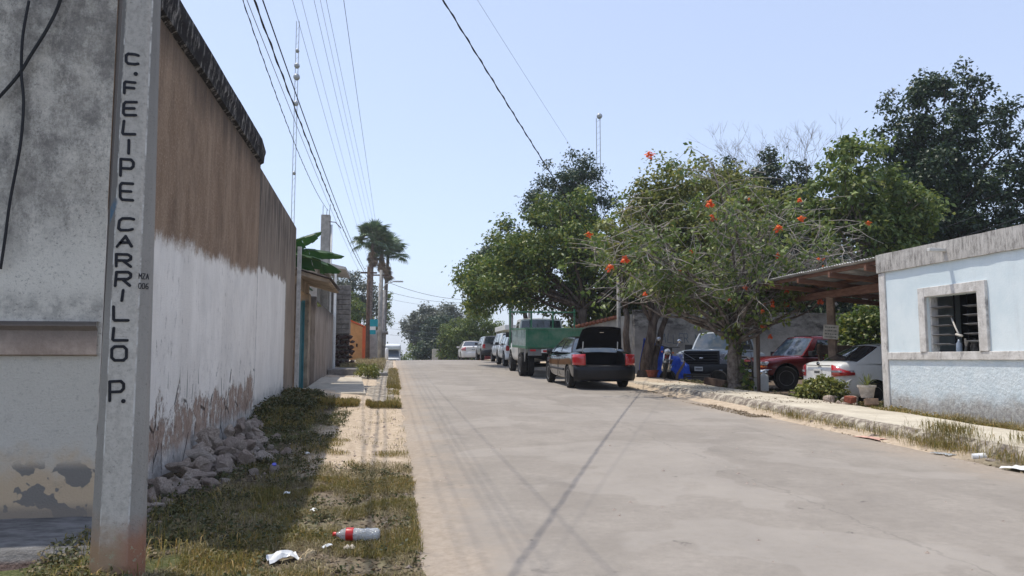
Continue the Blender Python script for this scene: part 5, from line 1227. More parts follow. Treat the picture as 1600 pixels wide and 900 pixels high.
def tree(name, label, base, trunk_top, lobes, mat, nclump, per, crad, lsize, seed, r0=.2, nlimb=26, bark=None, cat='tree', group=None, extra_trunks=(), shell=.35, flat=.7, aspect=.55, droop=0.0, twig=0):
    rng = np.random.default_rng(seed); rs = random.Random(seed)
    root = empty(name, base, 0, label, cat, group)
    L = np.asarray(lobes, dtype=float) - np.array([*base, 0, 0, 0]); L[:, 3:] = np.asarray(lobes)[:, 3:]
    tt = Vector(trunk_top) - Vector(base)
    cl = lobe_clumps(L, nclump, rng, shell)
    mb = MB()
    pts = limb(mb, (0, 0, -.2), tt, r0 * 1.25, r0 * .7, rs, 8, .06, 10)
    mb.tube([(0, 0, -.3), (0, 0, .25)], [r0 * 1.8, r0 * 1.12], 10)
    tops = [pts[-1]]
    for e in extra_trunks:
        q = limb(mb, (e[0], e[1], -.2), Vector(e[2:5]) - Vector(base), r0 * .8, r0 * .45, rs, 8, .07, 9); tops.append(q[-1])
    sel = rng.choice(len(cl), min(nlimb, len(cl)), replace=False)
    for i in sel:
        c_ = Vector(cl[i]); st_ = min(tops, key=lambda t: (t - c_).length) if rs.random() < .8 else pts[-3]
        mid = st_.lerp(c_, .5) + Vector((0, 0, (c_ - st_).length * .08))
        limb(mb, st_, mid, r0 * .42, r0 * .2, rs, 4, .1, 6); limb(mb, mid, c_, r0 * .2, r0 * .05, rs, 4, .12, 5)
        for _ in range(2):
            j = rng.integers(len(cl)); d_ = Vector(cl[j])
            if (d_ - mid).length < (c_ - st_).length: limb(mb, mid, d_, r0 * .12, r0 * .03, rs, 4, .15, 4)
    mb.build('trunk', bark or M['bark'], root, smooth=True)
    if twig:
        tw = MB()
        for i in rng.choice(len(cl), min(twig, len(cl)), replace=False):
            c_ = Vector(cl[i]); d_ = Vector(rng.normal(size=3)).normalized() * crad * 1.3
            tw.tube([c_ - d_ * .6, c_ + d_ * .2 + Vector((0, 0, .05)), c_ + d_], [.02, .014, .006], 4)
        q = tw.build('twigs', bark or M['bark'], root); q['kind'] = 'stuff'
    V = leaves(cl, crad * (.6 + .8 * rng.random(len(cl))), per, lsize, rng, flat, aspect, droop)
    # stray leaves that break the outline
    V2 = leaves(cl[::2], np.full(len(cl[::2]), crad * 1.9), max(3, per // 10), lsize, rng, flat, aspect, droop)
    o = npmesh('crown', np.concatenate([V, V2]), 4, mat, root)
    return root

# broad dark tree over the green truck
tree('shade_tree', 'broad dense shade tree with thick forked trunk overhanging the green truck', (8.35, 32.0, .9), (8.1, 32.0, 3.6),
     [(6.9, 34.5, 5.2, 3.2, 3.0, 1.8), (4.6, 37.5, 5.3, 1.8, 2.2, 1.6), (5.6, 35.5, 6.0, 2.1, 2.2, 1.5), (7.2, 33.0, 6.8, 2.4, 2.2, 1.9), (9.6, 32.5, 5.2, 2.2, 2.0, 1.6), (4.5, 37.0, 4.4, 1.3, 1.6, .8), (9.0, 33.5, 4.2, 1.8, 1.6, 1.0)],
     M['leaf_mid'], 330, 110, .52, .17, 1, .24, 34)
tree('tall_tree', 'taller feathery dark tree rising behind the broad shade tree', (9.4, 36.5, 1), (9.0, 36.5, 5.5),
     [(7.9, 36.5, 9.3, 1.9, 1.8, 1.7), (9.4, 36.5, 9.0, 1.5, 1.5, 2.0), (8.0, 36.8, 7.4, 1.7, 1.6, 1.3), (9.0, 36.5, 10.8, .9, .9, .9)],
     M['leaf_blue'], 170, 100, .42, .14, 2, .2, 34, shell=.25)
tree('conifer', 'dark green conical tree peeping over the left of the shade tree', (8.3, 44.0, 1.2), (7.6, 44, 5.0),
     [(6.5, 44, 7.9, 1.3, 1.2, 1.6), (6.3, 44, 6.4, 2.1, 2, 1.7), (5.9, 44, 6.0, 2.1, 2, 1.2), (5.1, 44.5, 5.6, 1.1, 1.2, .9)], M['leaf_dark'], 120, 90, .5, .2, 3, .16, 12)
# twin-trunk tree with bright leaves
tree('twin_trunk_tree', 'leafy green tree with twisted twin trunks beside the blue tarpaulin', (8.45, 25.2, .85), (8.95, 25.2, 3.3),
     [(9.2, 25.6, 5.9, 2.1, 1.8, 1.5), (10.6, 25.2, 6.7, 2.0, 1.8, 1.4), (8.2, 25.2, 5.2, 1.5, 1.6, 1.1), (10.6, 25.4, 5.0, 2.0, 1.5, 1.1), (9.9, 25.2, 7.9, 1.3, 1.2, .7), (12.2, 25.4, 6.6, 1.6, 1.3, 1.5), (11.6, 25.4, 7.8, 1.0, 1, .7), (8.9, 25.3, 7.2, .9, .9, .7)],
     M['leaf_olive'], 330, 70, .42, .14, 4, .19, 40, extra_trunks=((-.5, .25, 7.9, 25.4, 3.2), (.22, -.1, 9.3, 25.1, 3.0)), shell=.2)
tree('mango_tree', 'large dense green tree rising behind the boundary wall and the flowering tree', (14.2, 33.5, .7), (14.2, 33.5, 4.5),
     [(12.6, 33.6, 7.0, 2.6, 1.6, 2.2), (15.6, 33.8, 6.6, 2.4, 1.6, 2.4), (14.0, 33.6, 8.6, 1.8, 1.4, 1.1), (11.0, 33.6, 5.4, 2.0, 1.4, 1.6), (17.4, 34.2, 5.4, 1.8, 1.4, 2.0)],
     M['leaf_mid'], 330, 80, .52, .19, 44, .22, 24)
# pale-branched trees at the right
tree('fig_tree', 'light green tree with pale forked trunk rising behind the carport roof', (16.3, 24.2, .6), (16.2, 24.3, 5.6),
     [(15.6, 24.2, 7.5, 1.7, 1.6, 1.6), (14.5, 24.4, 6.0, 1.3, 1.2, 1.3), (17.0, 24.4, 6.6, 1.8, 1.6, 1.6), (18.2, 24.6, 7.0, 1.2, 1.2, 1.3), (16.1, 24.2, 8.7, .9, .9, .8), (17.4, 24.6, 5.0, 1.4, 1.3, .9)],
     M['leaf_light'], 190, 70, .38, .19, 5, .17, 36, bark=M['bark_pale'], extra_trunks=((.3, 0, 17.3, 24.4, 5.8),), shell=.25, droop=.3)
tree('laurel_tree', 'tall dark evergreen with upswept branches above the blue house', (22.2, 28.6, .6), (22.2, 28.4, 6.3),
     [(22.4, 28.2, 8.2, 2.9, 2.4, 2.2), (22.6, 28.2, 10.2, 1.9, 1.8, 1.6), (21.5, 28.2, 10.6, .8, .8, 2.4), (21.6, 28.1, 12.7, .28, .28, .9), (23.4, 28.0, 12.2, .6, .6, 1.7), (23.3, 28.0, 13.9, .22, .22, .7), (24.2, 27.9, 12.4, .35, .35, 1.3), (22.5, 28, 12.6, .35, .35, 1.2), (20.4, 28.2, 11.9, .3, .3, 1.1), (25.4, 27.8, 11.8, .5, .4, .7), (25.0, 27.6, 10.6, 1.6, 1.0, .8), (25.6, 27.6, 8.6, 1.9, 1.2, 1.4), (22.6, 28.2, 6.2, 3.0, 2.0, 1.6), (19.9, 28.2, 7.6, 1.5, 1.2, 1.9), (20.1, 28.2, 10.4, .7, .7, 1.5), (22.3, 28.2, 12.8, .6, .6, 1.1), (26.6, 27.4, 11.6, .9, .6, .6), (25.6, 27.6, 6.2, 2.2, 1.4, 1.2)],
     M['leaf_dark'], 620, 80, .40, .17, 6, .2, 50, shell=.2, flat=.9)
tree('pepper_tree', 'thin grey green tree at the right edge of the picture behind the tall evergreen', (29.0, 27, .6), (28.8, 27, 5),
     [(28.6, 27, 7.8, 2.4, 2, 1.8), (27.6, 27.5, 6.2, 2.0, 2, 1.3), (29.5, 27, 9.6, 1.6, 1.5, 1.4)], M['leaf_grey'], 150, 50, .5, .16, 7, .15, 40, bark=M['bark_pale'], shell=.2)
tree('garden_tree', 'yellow green tree low behind the parapet at the right edge', (24.5, 25.0, .6), (24.4, 25, 3.4),
     [(24.3, 25, 4.9, 2.4, 1.8, 1.3), (27, 24.6, 5.0, 2.2, 1.6, 1.2)], M['leaf_light'], 130, 60, .45, .2, 8, .14, 14)
# dark column trees and bare tree at the back
for i, (x, y, h, lb) in enumerate(((17.2, 37, 11.2, 'dark column shaped evergreen behind the boundary wall, leftmost of the three'), (19.6, 37.8, 12.6, 'taller dark column shaped evergreen behind the boundary wall, in the middle of the three'), (21.8, 38.2, 12.0, 'dark column shaped evergreen behind the boundary wall, rightmost of the three'))):
    tree('cypress_tree', lb, (x, y, .7), (x, y, 4), [(x, y, h * .45, 1.5, 1.4, h * .36), (x + .1, y, h * .72, 1.25, 1.1, h * .25), (x, y, h * .90, .6, .5, h * .14)], M['leaf_dark'], 200, 85, .45, .18, 30 + i, .16, 8, group='dark column shaped evergreens')
def bare(name, label, base, h, spread, seed, mat, r0=.13, depth=6, cat='tree'):
    rs = random.Random(seed); root = empty(name, base, 0, label, cat); mb = MB()
    def grow(p, d, L, r, k):
        q = p + d * L; mid = p.lerp(q, .5) + Vector((rs.uniform(-1, 1), rs.uniform(-1, 1), rs.uniform(-.4, .6))) * L * .08
        mb.tube([p, mid, q], [r, r * .8, r * .62], 5 if r > .02 else 3, cap=False)
        if k == 0: return
        for _ in range(rs.choice((2, 3, 3))):
            nd = (d + Vector((rs.uniform(-1, 1), rs.uniform(-1, 1), rs.uniform(-.25, .6))) * spread).normalized()
            grow(q, nd, L * rs.uniform(.62, .85), max(r * .6, .006), k - 1)
    grow(Vector((0, 0, -.2)), Vector((0, 0, 1)), h, r0, depth)
    mb.build('trunk', mat, root); return root
bare('bare_tree', 'leafless thin branched tree against the sky behind the flowering tree', (23.2, 41.5, .9), 4.0, .8, 3, M['bark_pale'], .14, 7)
# background masses beyond the walls
rngb = np.random.default_rng(77)
def mass(name, label, lobes, mat, n, per, crad, ls, seed, cat='thicket', kind='stuff'):
    rng = np.random.default_rng(seed); cl = lobe_clumps(lobes, n, rng, .1)
    o = npmesh(name, leaves(cl, np.full(len(cl), crad), per, ls, rng), 4, mat); return tag(o, label, cat, kind=kind)
mass('thicket', 'dark shrubs and low trees growing beyond the grey boundary wall', [(12.5, 38, 2.9, 4.5, 3, 2.3), (18.5, 38.5, 4.6, 4, 2.5, 4.0), (24, 40, 5.2, 4.5, 2.5, 4.6), (20.5, 39.5, 7.6, 3.0, 2, 3.2), (20.5, 33.5, 3.6, 3.2, 1.4, 2.4), (29, 35, 4, 4, 3, 4)], M['leaf_dark'], 900, 80, .8, .26, 50)
mass('thicket', 'olive green shrubs beyond the boundary wall behind the flowering tree', [(11.8, 34.5, 3.4, 4.2, 1.6, 1.8), (16, 34.2, 3.0, 3.0, 1.2, 1.4)], M['leaf_olive'], 200, 70, .5, .17, 51)
tree('orange_tree', 'round glossy bush under the carport roof behind the white sedan', (14.3, 20.6, .5), (14.3, 20.6, 1.4), [(14.2, 20.6, 2.2, 1.25, 1.0, 1.0), (13.2, 20.5, 1.7, .8, .8, .6), (15.5, 20.6, 2.1, 1.0, .9, .9)], M['leaf_mid'], 130, 75, .3, .13, 9, .1, 10, cat='bush')
# earth mound beyond the wall
mb = MB(); rows = []
for i in range(26):
    row = []
    for j in range(20):
        x = 18.2 + i * .38; y = 34.6 + j * .35; h = 4.7 * math.exp(-((x - 22.6) / 3.1) ** 2 - ((y - 38.2) / 2.2) ** 2) + .35 * mnoise.noise(Vector((x * .9, y * .9, 0))) + .14 * mnoise.noise(Vector((x * 3, y * 3, 0)))
        row.append((x, y, .3 + h))
    rows.append(row)
mb.grid(rows); mb.f = [f[::-1] for f in mb.f]
tag(mb.build('earth_mound', plain('pale_earth', (.42, .34, .27), .95, .1, .25, 2, .8, 12)), kind='structure')

# ---- flowering tree with tangled grey branches
def flowering_tree():
    rs = random.Random(21); rng = np.random.default_rng(21)
    base = Vector((9.0, 19.35, .62)); root = empty('flowering_tree', base, 0, 'flowering tree with tangled grey branches, sparse leaves and orange blossoms on the pavement edge', 'tree')
    tr = MB()
    limb(tr, (0, 0, -.2), (.02, 0, 1.5), .165, .125, rs, 6, .05, 10); tr.tube([(0, 0, -.2), (0, 0, .2)], [.27, .175], 10)
    limb(tr, (.12, .05, -.1), (.18, .1, 1.3), .09, .08, rs, 5, .04, 7)
    tw = MB(); tips = []; heads = []
    targets = []
    for i in range(46):
        # crown stretches far to both sides along the street view
        a = rs.uniform(0, 2 * math.pi); u = rs.uniform(-1, 1)
        dx = rs.uniform(-3.9, 3.0); dy = rs.uniform(-1.3, 2.2); top = 5.3 * math.sqrt(max(.08, 1 - (abs(dx + .2) / 3.9) ** 2)) * rs.uniform(.4, 1.0)
        targets.append(Vector((dx, dy, max(2.6, 1.1 + top * .98))))
    for t in targets:
        st_ = Vector((.02, 0, rs.uniform(1.2, 1.6)))
        pts = limb(tr if t.length < 3.4 else tr, st_, t, rs.uniform(.04, .07), .014, rs, 7, .12, 6)
        heads.append(pts)
        for _ in range(13):
            p = pts[rs.randint(2, 7)]; d = Vector((rs.uniform(-1, 1), rs.uniform(-1, 1), rs.uniform(-.5, .6)))
            if rs.random() < .35: d.z -= .9
            L = rs.uniform(.5, 1.25); q = p + d.normalized() * L + Vector((0, 0, -.12 * L))
            lo_ = 2.25 + .25 * rs.random() + (.35 if abs(q.x) > 1.6 else 0) - (.7 if abs(q.x) < .6 else 0)
            if q.z < lo_: q.z = lo_ + .3 * rs.random()
            pp = limb(tw, p, q, .014, .005, rs, 4, .14, 4)
            tips.append(q)
            for _ in range(3):
                p2 = pp[rs.randint(1, 4)]; d2 = Vector((rs.uniform(-1, 1), rs.uniform(-1, 1), rs.uniform(-.8, .7))); q2 = p2 + d2.normalized() * rs.uniform(.2, .55)
                if q2.z < lo_ - .15: q2.z = lo_
                tw.tube([p2, p2.lerp(q2, .5) + Vector((0, 0, .03)), q2], [.007, .005, .003], 3, cap=False); tips.append(q2)
    for i in range(230):
        a = rs.uniform(0, 2 * math.pi); u = Vector((rs.uniform(-3.9, 3.1), 0, 0)); e = math.sqrt(max(.05, 1 - (abs(u.x + .3) / 4.1) ** 2))
        p = Vector((u.x, -rs.uniform(.2, 1.5) * e, rs.uniform(2.5, 2.55 + 3.3 * e))); d = Vector((rs.uniform(-1, 1) - p.x * -.12, rs.uniform(-.4, .4), rs.uniform(-.6, .5))).normalized(); q = p + d * rs.uniform(.4, 1.1) + Vector((0, 0, -.1))
        limb(tw, p, q, rs.uniform(.007, .013), .004, rs, 4, .08, 4)
        if i % 2: tips.append(q)
    tr.build('trunk', M['bark_mid'], root, smooth=True)
    q = tw.build('twigs', M['bark_twig'], root); q['kind'] = 'stuff'
    T = np.array([list(t) for t in tips]); hi = T[:, 2]
    # more leaves high and to the left, few low at the right
    pk = np.clip(.42 + .12 * (hi - 3.0) - .07 * T[:, 0], .16, .85); keep = T[rng.random(len(T)) < pk]
    V = leaves(keep, np.full(len(keep), .17), 10, .13, rng, .8, .6, .2)
    npmesh('foliage', V, 4, M['leaf_light'], root)
    low = np.array([[.0, -.1, 1.5], [.1, 0, 1.15], [-.2, -.05, 1.6], [-.35, 0, 2.1], [.1, .05, .8], [.25, .05, .45], [.3, 0, .2]])
    npmesh('ivy', leaves(low, np.full(len(low), .26), 55, .12, rng, 1.1, .8), 4, M['leaf_mid'], root)
    # blossoms at the places seen
    fm = []
    for k in range(3):
        V = leaves(np.zeros((1, 3)), np.array([.085]), 46, .075, np.random.default_rng(90 + k), .8, .9, 0, .3)
        fo = npmesh('blossom', V, 4, M['petal']); fm.append(fo.data); bpy.data.objects.remove(fo)
    near = [t for t in tips if t.y < -.35]
    spots = [Vector((-3.25, -.9, 3.35)), Vector((-3.6, -.8, 3.15)), Vector((-2.45, -.6, 6.15)), Vector((-1.15, -1.3, 4.75)), Vector((.75, -1.2, 4.2))]
    for i in range(44):
        t = spots[i] if i < 5 else Vector(rs.choice(near)) + Vector((0, -.08, 0))
        o = bpy.data.objects.new('blossom', fm[i % 3]); COL.objects.link(o); o.parent = root; o.location = t; o.scale = (rs.choice((.35, .45, .5, .6, .6, .8)) if i > 4 else 1.0,) * 3
flowering_tree()

# ---------------------------------------------------------------- banana plant behind the gateway
def banana():
    rs = random.Random(12); base = Vector((-3.6, 23.2, 1.45)); root = empty('banana_plant', base, 0, 'banana plant with broad torn leaves leaning over the brown wall by the gateway', 'plant')
    MB().tube([(0, 0, 0), (.05, 0, 1.6), (.1, 0, 3.0)], [.14, .11, .07], 10).tube([(0, 0, -.9), (0, 0, .02)], .14, 10).build('stem', M['leaf_banana'], root, smooth=True)
    def leaf(p0, p1, sag, w, roll):
        p0 = Vector(p0); p1 = Vector(p1); n_ = 26; mid = []
        for i in range(n_ + 1):
            t = i / n_; mid.append(p0.lerp(p1, t) + Vector((0, 0, sag * (math.sin(math.pi * t * .9) - t * .25))))
        mb = MB(); ax = (p1 - p0).normalized(); side = ax.cross(Vector((0, 0, 1))).normalized()
        Q = Matrix.Rotation(roll, 3, ax)
        for sg in (-1, 1):
            i = 0
            while i < n_:
                k = rs.choice((1, 2, 2, 3)); k = min(k, n_ - i); droop_ = rs.uniform(.5, 1.1)
                rows = []
                for j in range(k + 1):
                    t = (i + j) / n_; ww = w * (math.sin(math.pi * min(1, t * .96 + .04)) ** .55) * rs.uniform(.93, 1.0)
                    sh = ax * (.05 * (1 if j == 0 else (-1 if j == k else 0)) * -.4)
                    s_ = Q @ side
                    rows.append([mid[i + j], mid[i + j] + s_ * sg * ww * .55 + Vector((0, 0, .02 - droop_ * ww * .25)), mid[i + j] + s_ * sg * ww * .95 + Vector((0, 0, -droop_ * ww * .8)) + ax * ww * .25 + sh])
                mb.grid(rows); i += k
        o = mb.build('leaf', M['leaf_banana'], root, smooth=True)
        MB().tube([m_ + Vector((0, 0, .004)) for m_ in mid], [lerp(.022, .004, i / n_) for i in range(n_ + 1)], 5).build('midrib', M['leaf_light'], o)
    leaf((0, 0, 3.0), (1.5, -.2, 3.75), .10, .22, R(-25)); leaf((-.5, .1, 2.9), (2.15, 0, 3.05), .30, .25, R(-30)); leaf((-.4, .0, 2.8), (2.1, -.4, 2.55), .40, .32, R(-35)); leaf((-.2, -.1, 2.7), (1.2, -.6, 2.2), .2, .25, R(-40))
    leaf((0, 0, 2.9), (-1.2, .5, 4.6), .3, .3, .2); leaf((0, 0, 2.8), (.3, 1.5, 3.6), .5, .3, 0); leaf((.1, 0, 2.4), (1.3, -.3, 2.0), .25, .2, R(-20)); leaf((0, 0, 3.0), (-1.6, -.9, 3.7), .4, .3, 0)
banana()
tree('croton_bush', 'small yellow and red leaved bush showing over the low tan wall', (-2.8, 23.6, .6), (-2.8, 23.6, 2.4), [(-2.75, 23.6, 3.1, .4, .5, .4), (-2.9, 23.5, 3.5, .3, .3, .25)], M['leaf_olive'], 24, 40, .18, .12, 14, .04, 5, cat='bush')

# ---------------------------------------------------------------- far left houses, sign, palms
M['orange'] = plain('orange_wall', (.50, .24, .09), .9, .15, .1, 3, .1)
M['red_orange'] = plain('red_orange_trim', (.55, .10, .03), .8, .2, .1, 4, 0)
oh = empty('orange_house', (-2.6, 63, 1.2), 0, 'orange house end wall with red orange corner trim and low sloping roof', 'house')
mb = MB().prism([(-8, 61.2, .8), (-2.02, 61.2, .8), (-2.02, 61.2, 3.85), (-3.2, 61.2, 4.35), (-8, 61.2, 4.9)], (0, 7, 0)); ch(mb.build('wall', M['orange']), oh)
W(oh, 'corner_trim', M['red_orange'], -2.28, -1.98, 61.12, 61.5, .8, 3.9, bevel=.01)
mb = MB().prism([(-8, 61.1, 4.92), (-3.2, 61.1, 4.37), (-1.9, 61.1, 3.84), (-1.9, 61.1, 3.96), (-3.2, 61.1, 4.50), (-8, 61.1, 5.05)], (0, 7.2, 0)); ch(mb.build('roof_edge', M['red_orange']), oh)
W(oh, 'lamp', M['dark'], -2.75, -2.65, 61.08, 61.19, 2.4, 2.65, bevel=.01)
ts = empty('shop_sign', (-1.55, 60.2, 3.9), 0, 'teal sign board with a white band on a post beside the orange house', 'sign')
M['teal'] = plain('teal_board', (.01, .26, .31), .6, .3, .1, 4, 0)
W(ts, 'panel', M['teal'], -1.98, -1.05, 60.15, 60.22, 3.95, 4.5, bevel=.005); W(ts, 'panel', M['teal'], -1.98, -1.25, 60.15, 60.22, 3.35, 3.68, bevel=.005)
W(ts, 'white_band', M['white_plastic'], -1.98, -1.25, 60.16, 60.21, 3.683, 3.947)
W(ts, 'post', M['steel'], -2.0, -1.985, 60.16, 60.21, .9, 4.5)
gh = empty('grey_house', (-1.4, 71, 1), 0, 'pale grey shop front with flat canopy past the orange house', 'house')
W(gh, 'wall', plain('pale_grey_wall', (.42, .40, .37), .9, .15, .2, 3, .1), -8, -1.30, 69, 78, .2, 4.0)
W(gh, 'canopy', M['rawconc'], -1.295, -.35, 69, 74, 3.75, 3.9, bevel=.01)
for y in (69.8, 71.6, 73.4):
    W(gh, 'window', M['glass'], -1.3, -1.28, y, y + .8, 1.9, 3.0); W(gh, 'window_frame', M['white_plastic'], -1.298, -1.272, y - .1, y - .01, 1.85, 3.05)
tag(MB().lathe([(.001, 0), (.12, 0), (.11, .8), (.08, .86), (.001, .87)], 10, Matrix.Translation((-.35, 54.5, rz(54)))).build('bollard', M['white_plastic'], smooth=True), 'short white roadside marker post at the crest on the left', 'bollard')
# fan palms
def fan_frond(dead=False, seed=0):
    rs = random.Random(seed); mb = MB(); L = 1.0
    mb.tube([(0, 0, 0), (.45, 0, .12), (.8, 0, .1)], [.025, .02, .015], 4)
    n_ = 19
    for i in range(n_):
        a = lerp(-1.9, 1.9, i / (n_ - 1)) * (1 if not dead else .55); l = .72 * (1 - .12 * abs(a)) * rs.uniform(.85, 1.05)
        c0 = Vector((.78, 0, .1)); d = Vector((math.cos(a), math.sin(a), -.12 if not dead else -.3)); s_ = Vector((-math.sin(a), math.cos(a), 0)) * .042
        m1 = c0 + d * l * .6; m2 = c0 + d * l + Vector((0, 0, -.16 - (.2 if dead else 0)))
        mb.add([c0 - s_ * .3, m1 - s_ + Vector((0, 0, .02)), m2, m1 + s_ + Vector((0, 0, .02)), c0 + s_ * .3], [(0, 1, 3, 4), (1, 2, 3)])
    o = mb.build('frond', M['leaf_dead'] if dead else M['leaf_palm']); me = o.data; bpy.data.objects.remove(o); return me
FR = [fan_frond(False, i) for i in range(3)]; FD = [fan_frond(True, 7 + i) for i in range(2)]
def palm(base, h, s, seed, label, lean=0):
    rs = random.Random(seed); root = empty('fan_palm', base, 0, label, 'palm tree', 'tall fan palms on the left')
    pts = [(lean * (t ** 1.5), 0, h * t) for t in np.linspace(0, 1, 9)]
    MB().tube(pts, [lerp(.26, .15, t) for t in np.linspace(0, 1, 9)], 9).build('trunk', M['bark_mid'], root, smooth=True)
    top = Vector(pts[-1])
    for i in range(34):
        el = rs.uniform(-.5, 1.35); az = rs.uniform(0, 2 * math.pi); o = bpy.data.objects.new('frond', rs.choice(FR)); COL.objects.link(o); o.parent = root
        o.location = top; o.rotation_euler = (rs.uniform(-.3, .3), -el, az); k = s * rs.uniform(.85, 1.1); o.scale = (k, k, k)
    for i in range(13):
        az = rs.uniform(0, 2 * math.pi); o = bpy.data.objects.new('dead_frond', rs.choice(FD)); COL.objects.link(o); o.parent = root
        o.location = top + Vector((0, 0, -.2 - .9 * rs.random() * s * .6)); o.rotation_euler = (0, rs.uniform(1.38, 1.56), az); k = s * rs.uniform(.55, .8); o.scale = (k, k, k)
palm((-2.1, 72.5, 1.0), 11.4, 1.55, 1, 'tallest fan palm, leftmost of the three beside the teal sign', .2)
palm((-1.15, 74.0, 1.0), 10.9, 1.5, 2, 'fan palm between the other two, behind the teal sign', .1)
palm((-.85, 76.0, 1.0), 10.6, 1.6, 3, 'rightmost fan palm with a hanging frond above the street lamp', .35)
# trees behind the palms and at the far end of the street
tree('street_tree', 'pale sparse tree just behind the leftmost fan palm', (-5, 82, .8), (-4.8, 82, 5), [(-4.6, 82, 8.6, 2.8, 2, 2.0), (-2.5, 82, 6.8, 2.2, 2, 2.6), (-6, 82, 6.0, 2.6, 2, 2.4)], M['leaf_grey'], 150, 60, .6, .26, 15, .22, 30, shell=.1)
tree('street_tree', 'dense green tree low between the block wall and the palms', (-5.2, 78, .8), (-5.1, 78, 3), [(-4.8, 78, 5.2, 2.2, 2, 2.8), (-3.2, 79, 3.6, 1.5, 1.5, 1.8)], M['leaf_mid'], 110, 70, .6, .25, 16, .18, 12)
tree('street_tree', 'thin leafy tree on the right side of the palm trunks', (-1.6, 88, .6), (-1.5, 88, 4), [(-1.0, 88, 6.6, 1.1, 1.5, 2.2), (-1.9, 88, 4.2, 1.2, 1.5, 2.0), (-.5, 88, 8.4, .7, .8, .8)], M['leaf_mid'], 70, 45, .5, .24, 17, .14, 16, shell=.1)
tree('far_tree', 'big domed grey green tree at the end of the street beyond the motor home', (6.5, 112, .3), (6.5, 112, 5), [(6.8, 112, 7.4, 4.0, 3, 2.6), (3.6, 112, 5.4, 2.4, 2, 2.2), (9.6, 112, 5.6, 2.6, 2, 2.2), (6.5, 112, 3.2, 4.5, 2, 2.0)], M['leaf_grey'], 260, 75, .85, .34, 18, .35, 30, shell=.2)
tree('far_tree', 'darker tree in front of the domed tree at the end of the street', (6.2, 98, .5), (6.2, 98, 3), [(6.4, 98, 4.6, 2.6, 2, 2.2), (7.2, 98, 2.8, 3.0, 2, 1.6), (4.2, 98, 2.4, 1.6, 1.4, 1.2)], M['leaf_blue'], 170, 75, .7, .30, 19, .24, 14)
tree('far_tree', 'yellow green leafy tree behind the farthest white sedan', (6.4, 71, 1.0), (6.5, 71, 2.4), [(6.2, 71, 3.6, 1.9, 1.6, 1.8), (7.7, 71, 4.4, 1.7, 1.6, 1.7), (5.4, 71, 2.4, 1.3, 1.3, 1.2), (9.2, 72, 3.6, 1.6, 1.6, 1.4)], M['leaf_light'], 200, 70, .5, .2, 20, .16, 12)
tree('far_tree', 'low bright bush at the crest right of the motor home', (3.3, 104, .3), (3.3, 104, 1.5), [(3.2, 100, 2.2, 1.3, 1.2, 1.3), (4.6, 100, 2.6, 1.1, 1.2, 1.5)], M['leaf_light'], 70, 60, .5, .22, 22, .1, 6, cat='bush')
mass('far_woodland', 'green treetops closing the view at the end of the street', [(0, 145, .8, 6, 3, 2.4), (14, 125, 2.6, 8, 3, 3.2), (-8, 130, 3, 7, 3, 4.5), (28, 110, 3, 10, 4, 4.5), (45, 80, 4, 10, 6, 5), (-16, 90, 3, 8, 6, 5)], M['leaf_mid'], 700, 60, 1.2, .5, 52, 'woodland')
# red house and pale buildings behind the kerb cars
rh = empty('red_house', (9.8, 75, 1.2), 0, 'red walled building with a grey metal roof behind the silver hatchback', 'house')
mb = MB().prism([(9.0, 74, .8), (14, 74, .8), (14, 74, 4.6), (9.0, 74, 3.0)], (0, 8, 0)); ch(mb.build('wall', plain('red_wall', (.35, .06, .06), .85, .2, .2, 3, 0)), rh)
mb = MB().prism([(8.2, 73.7, 2.80), (14.2, 73.7, 4.72), (14.2, 73.7, 4.86), (8.2, 73.7, 2.94)], (0, 8.6, 0)); ch(mb.build('roof', M['zinc']), rh)
W(rh, 'doorway', M['dark'], 9.6, 10.1, 73.97, 74.03, 1.2, 2.6)
ph = empty('pale_shelter', (11, 60, 1.2), 0, 'white flat roofed shelter with grey pillars behind the cars at the crest', 'shelter')
W(ph, 'roof', M['white_plastic'], 8.8, 13.0, 60, 66, 3.75, 4.15, bevel=.02)
for x in (9.3, 10.5, 12.6): W(ph, 'pillar', M['rawconc'], x, x + .35, 60.2, 60.55, 1.2, 3.75)
W(ph, 'rear_wall', plain('pale_wall', (.5, .49, .46), .9, .15, .15, 3, 0), 8.9, 13, 65.5, 65.9, 1.2, 3.7)
for x, h in ((9.05, 5.6), (10.55, 5.8)):
    tag(MB().tube([(x, 58.5, 1.2), (x, 58.5, h)], .17, 8).build('concrete_post', M['rawconc'], smooth=False), 'bare concrete post standing up behind the %s' % ('silver hatchback' if x < 10 else 'white boxy vehicle'), 'post')
wt = tag(MB().lathe([(.001, 0), (.7, 0), (.75, .1), (.75, .75), (.6, .95), (.001, 1.0)], 20, Matrix.Translation((9.9, 52, 3.1))).build('water_tank', M['white_plastic'], smooth=True), 'white water tank on a stand just left of the green truck rack', 'water tank')
for sx in (-.5, .5):
    for sy in (-.5, .5):
        q = MB().tube([(9.9 + sx, 52 + sy, 1.2), (9.9 + sx, 52 + sy, 3.1)], .06, 6).build('leg', M['steel']); q.parent = wt
# pale pillar and thin posts beyond the crest
tag(bxo('gate_pillar', plain('pillar_pale', (.5, .46, .38), .9, .15, .15, 3, 0), 4.55, 5.25, 88, 88.5, .6, 2.55, bevel=.03), 'pale gate pillar beyond the crest at the foot of the far trees', 'pillar')
for x, y, h, lb in ((5.0, 80, 3.3, 'thin dark post just left of the far yellow green tree'), (6.1, 78, 3.0, 'thin dark post in front of the far yellow green tree')):
    tag(MB().tube([(x, y, .8), (x, y, h)], .07, 6).build('post', M['old_timber']), lb, 'post')

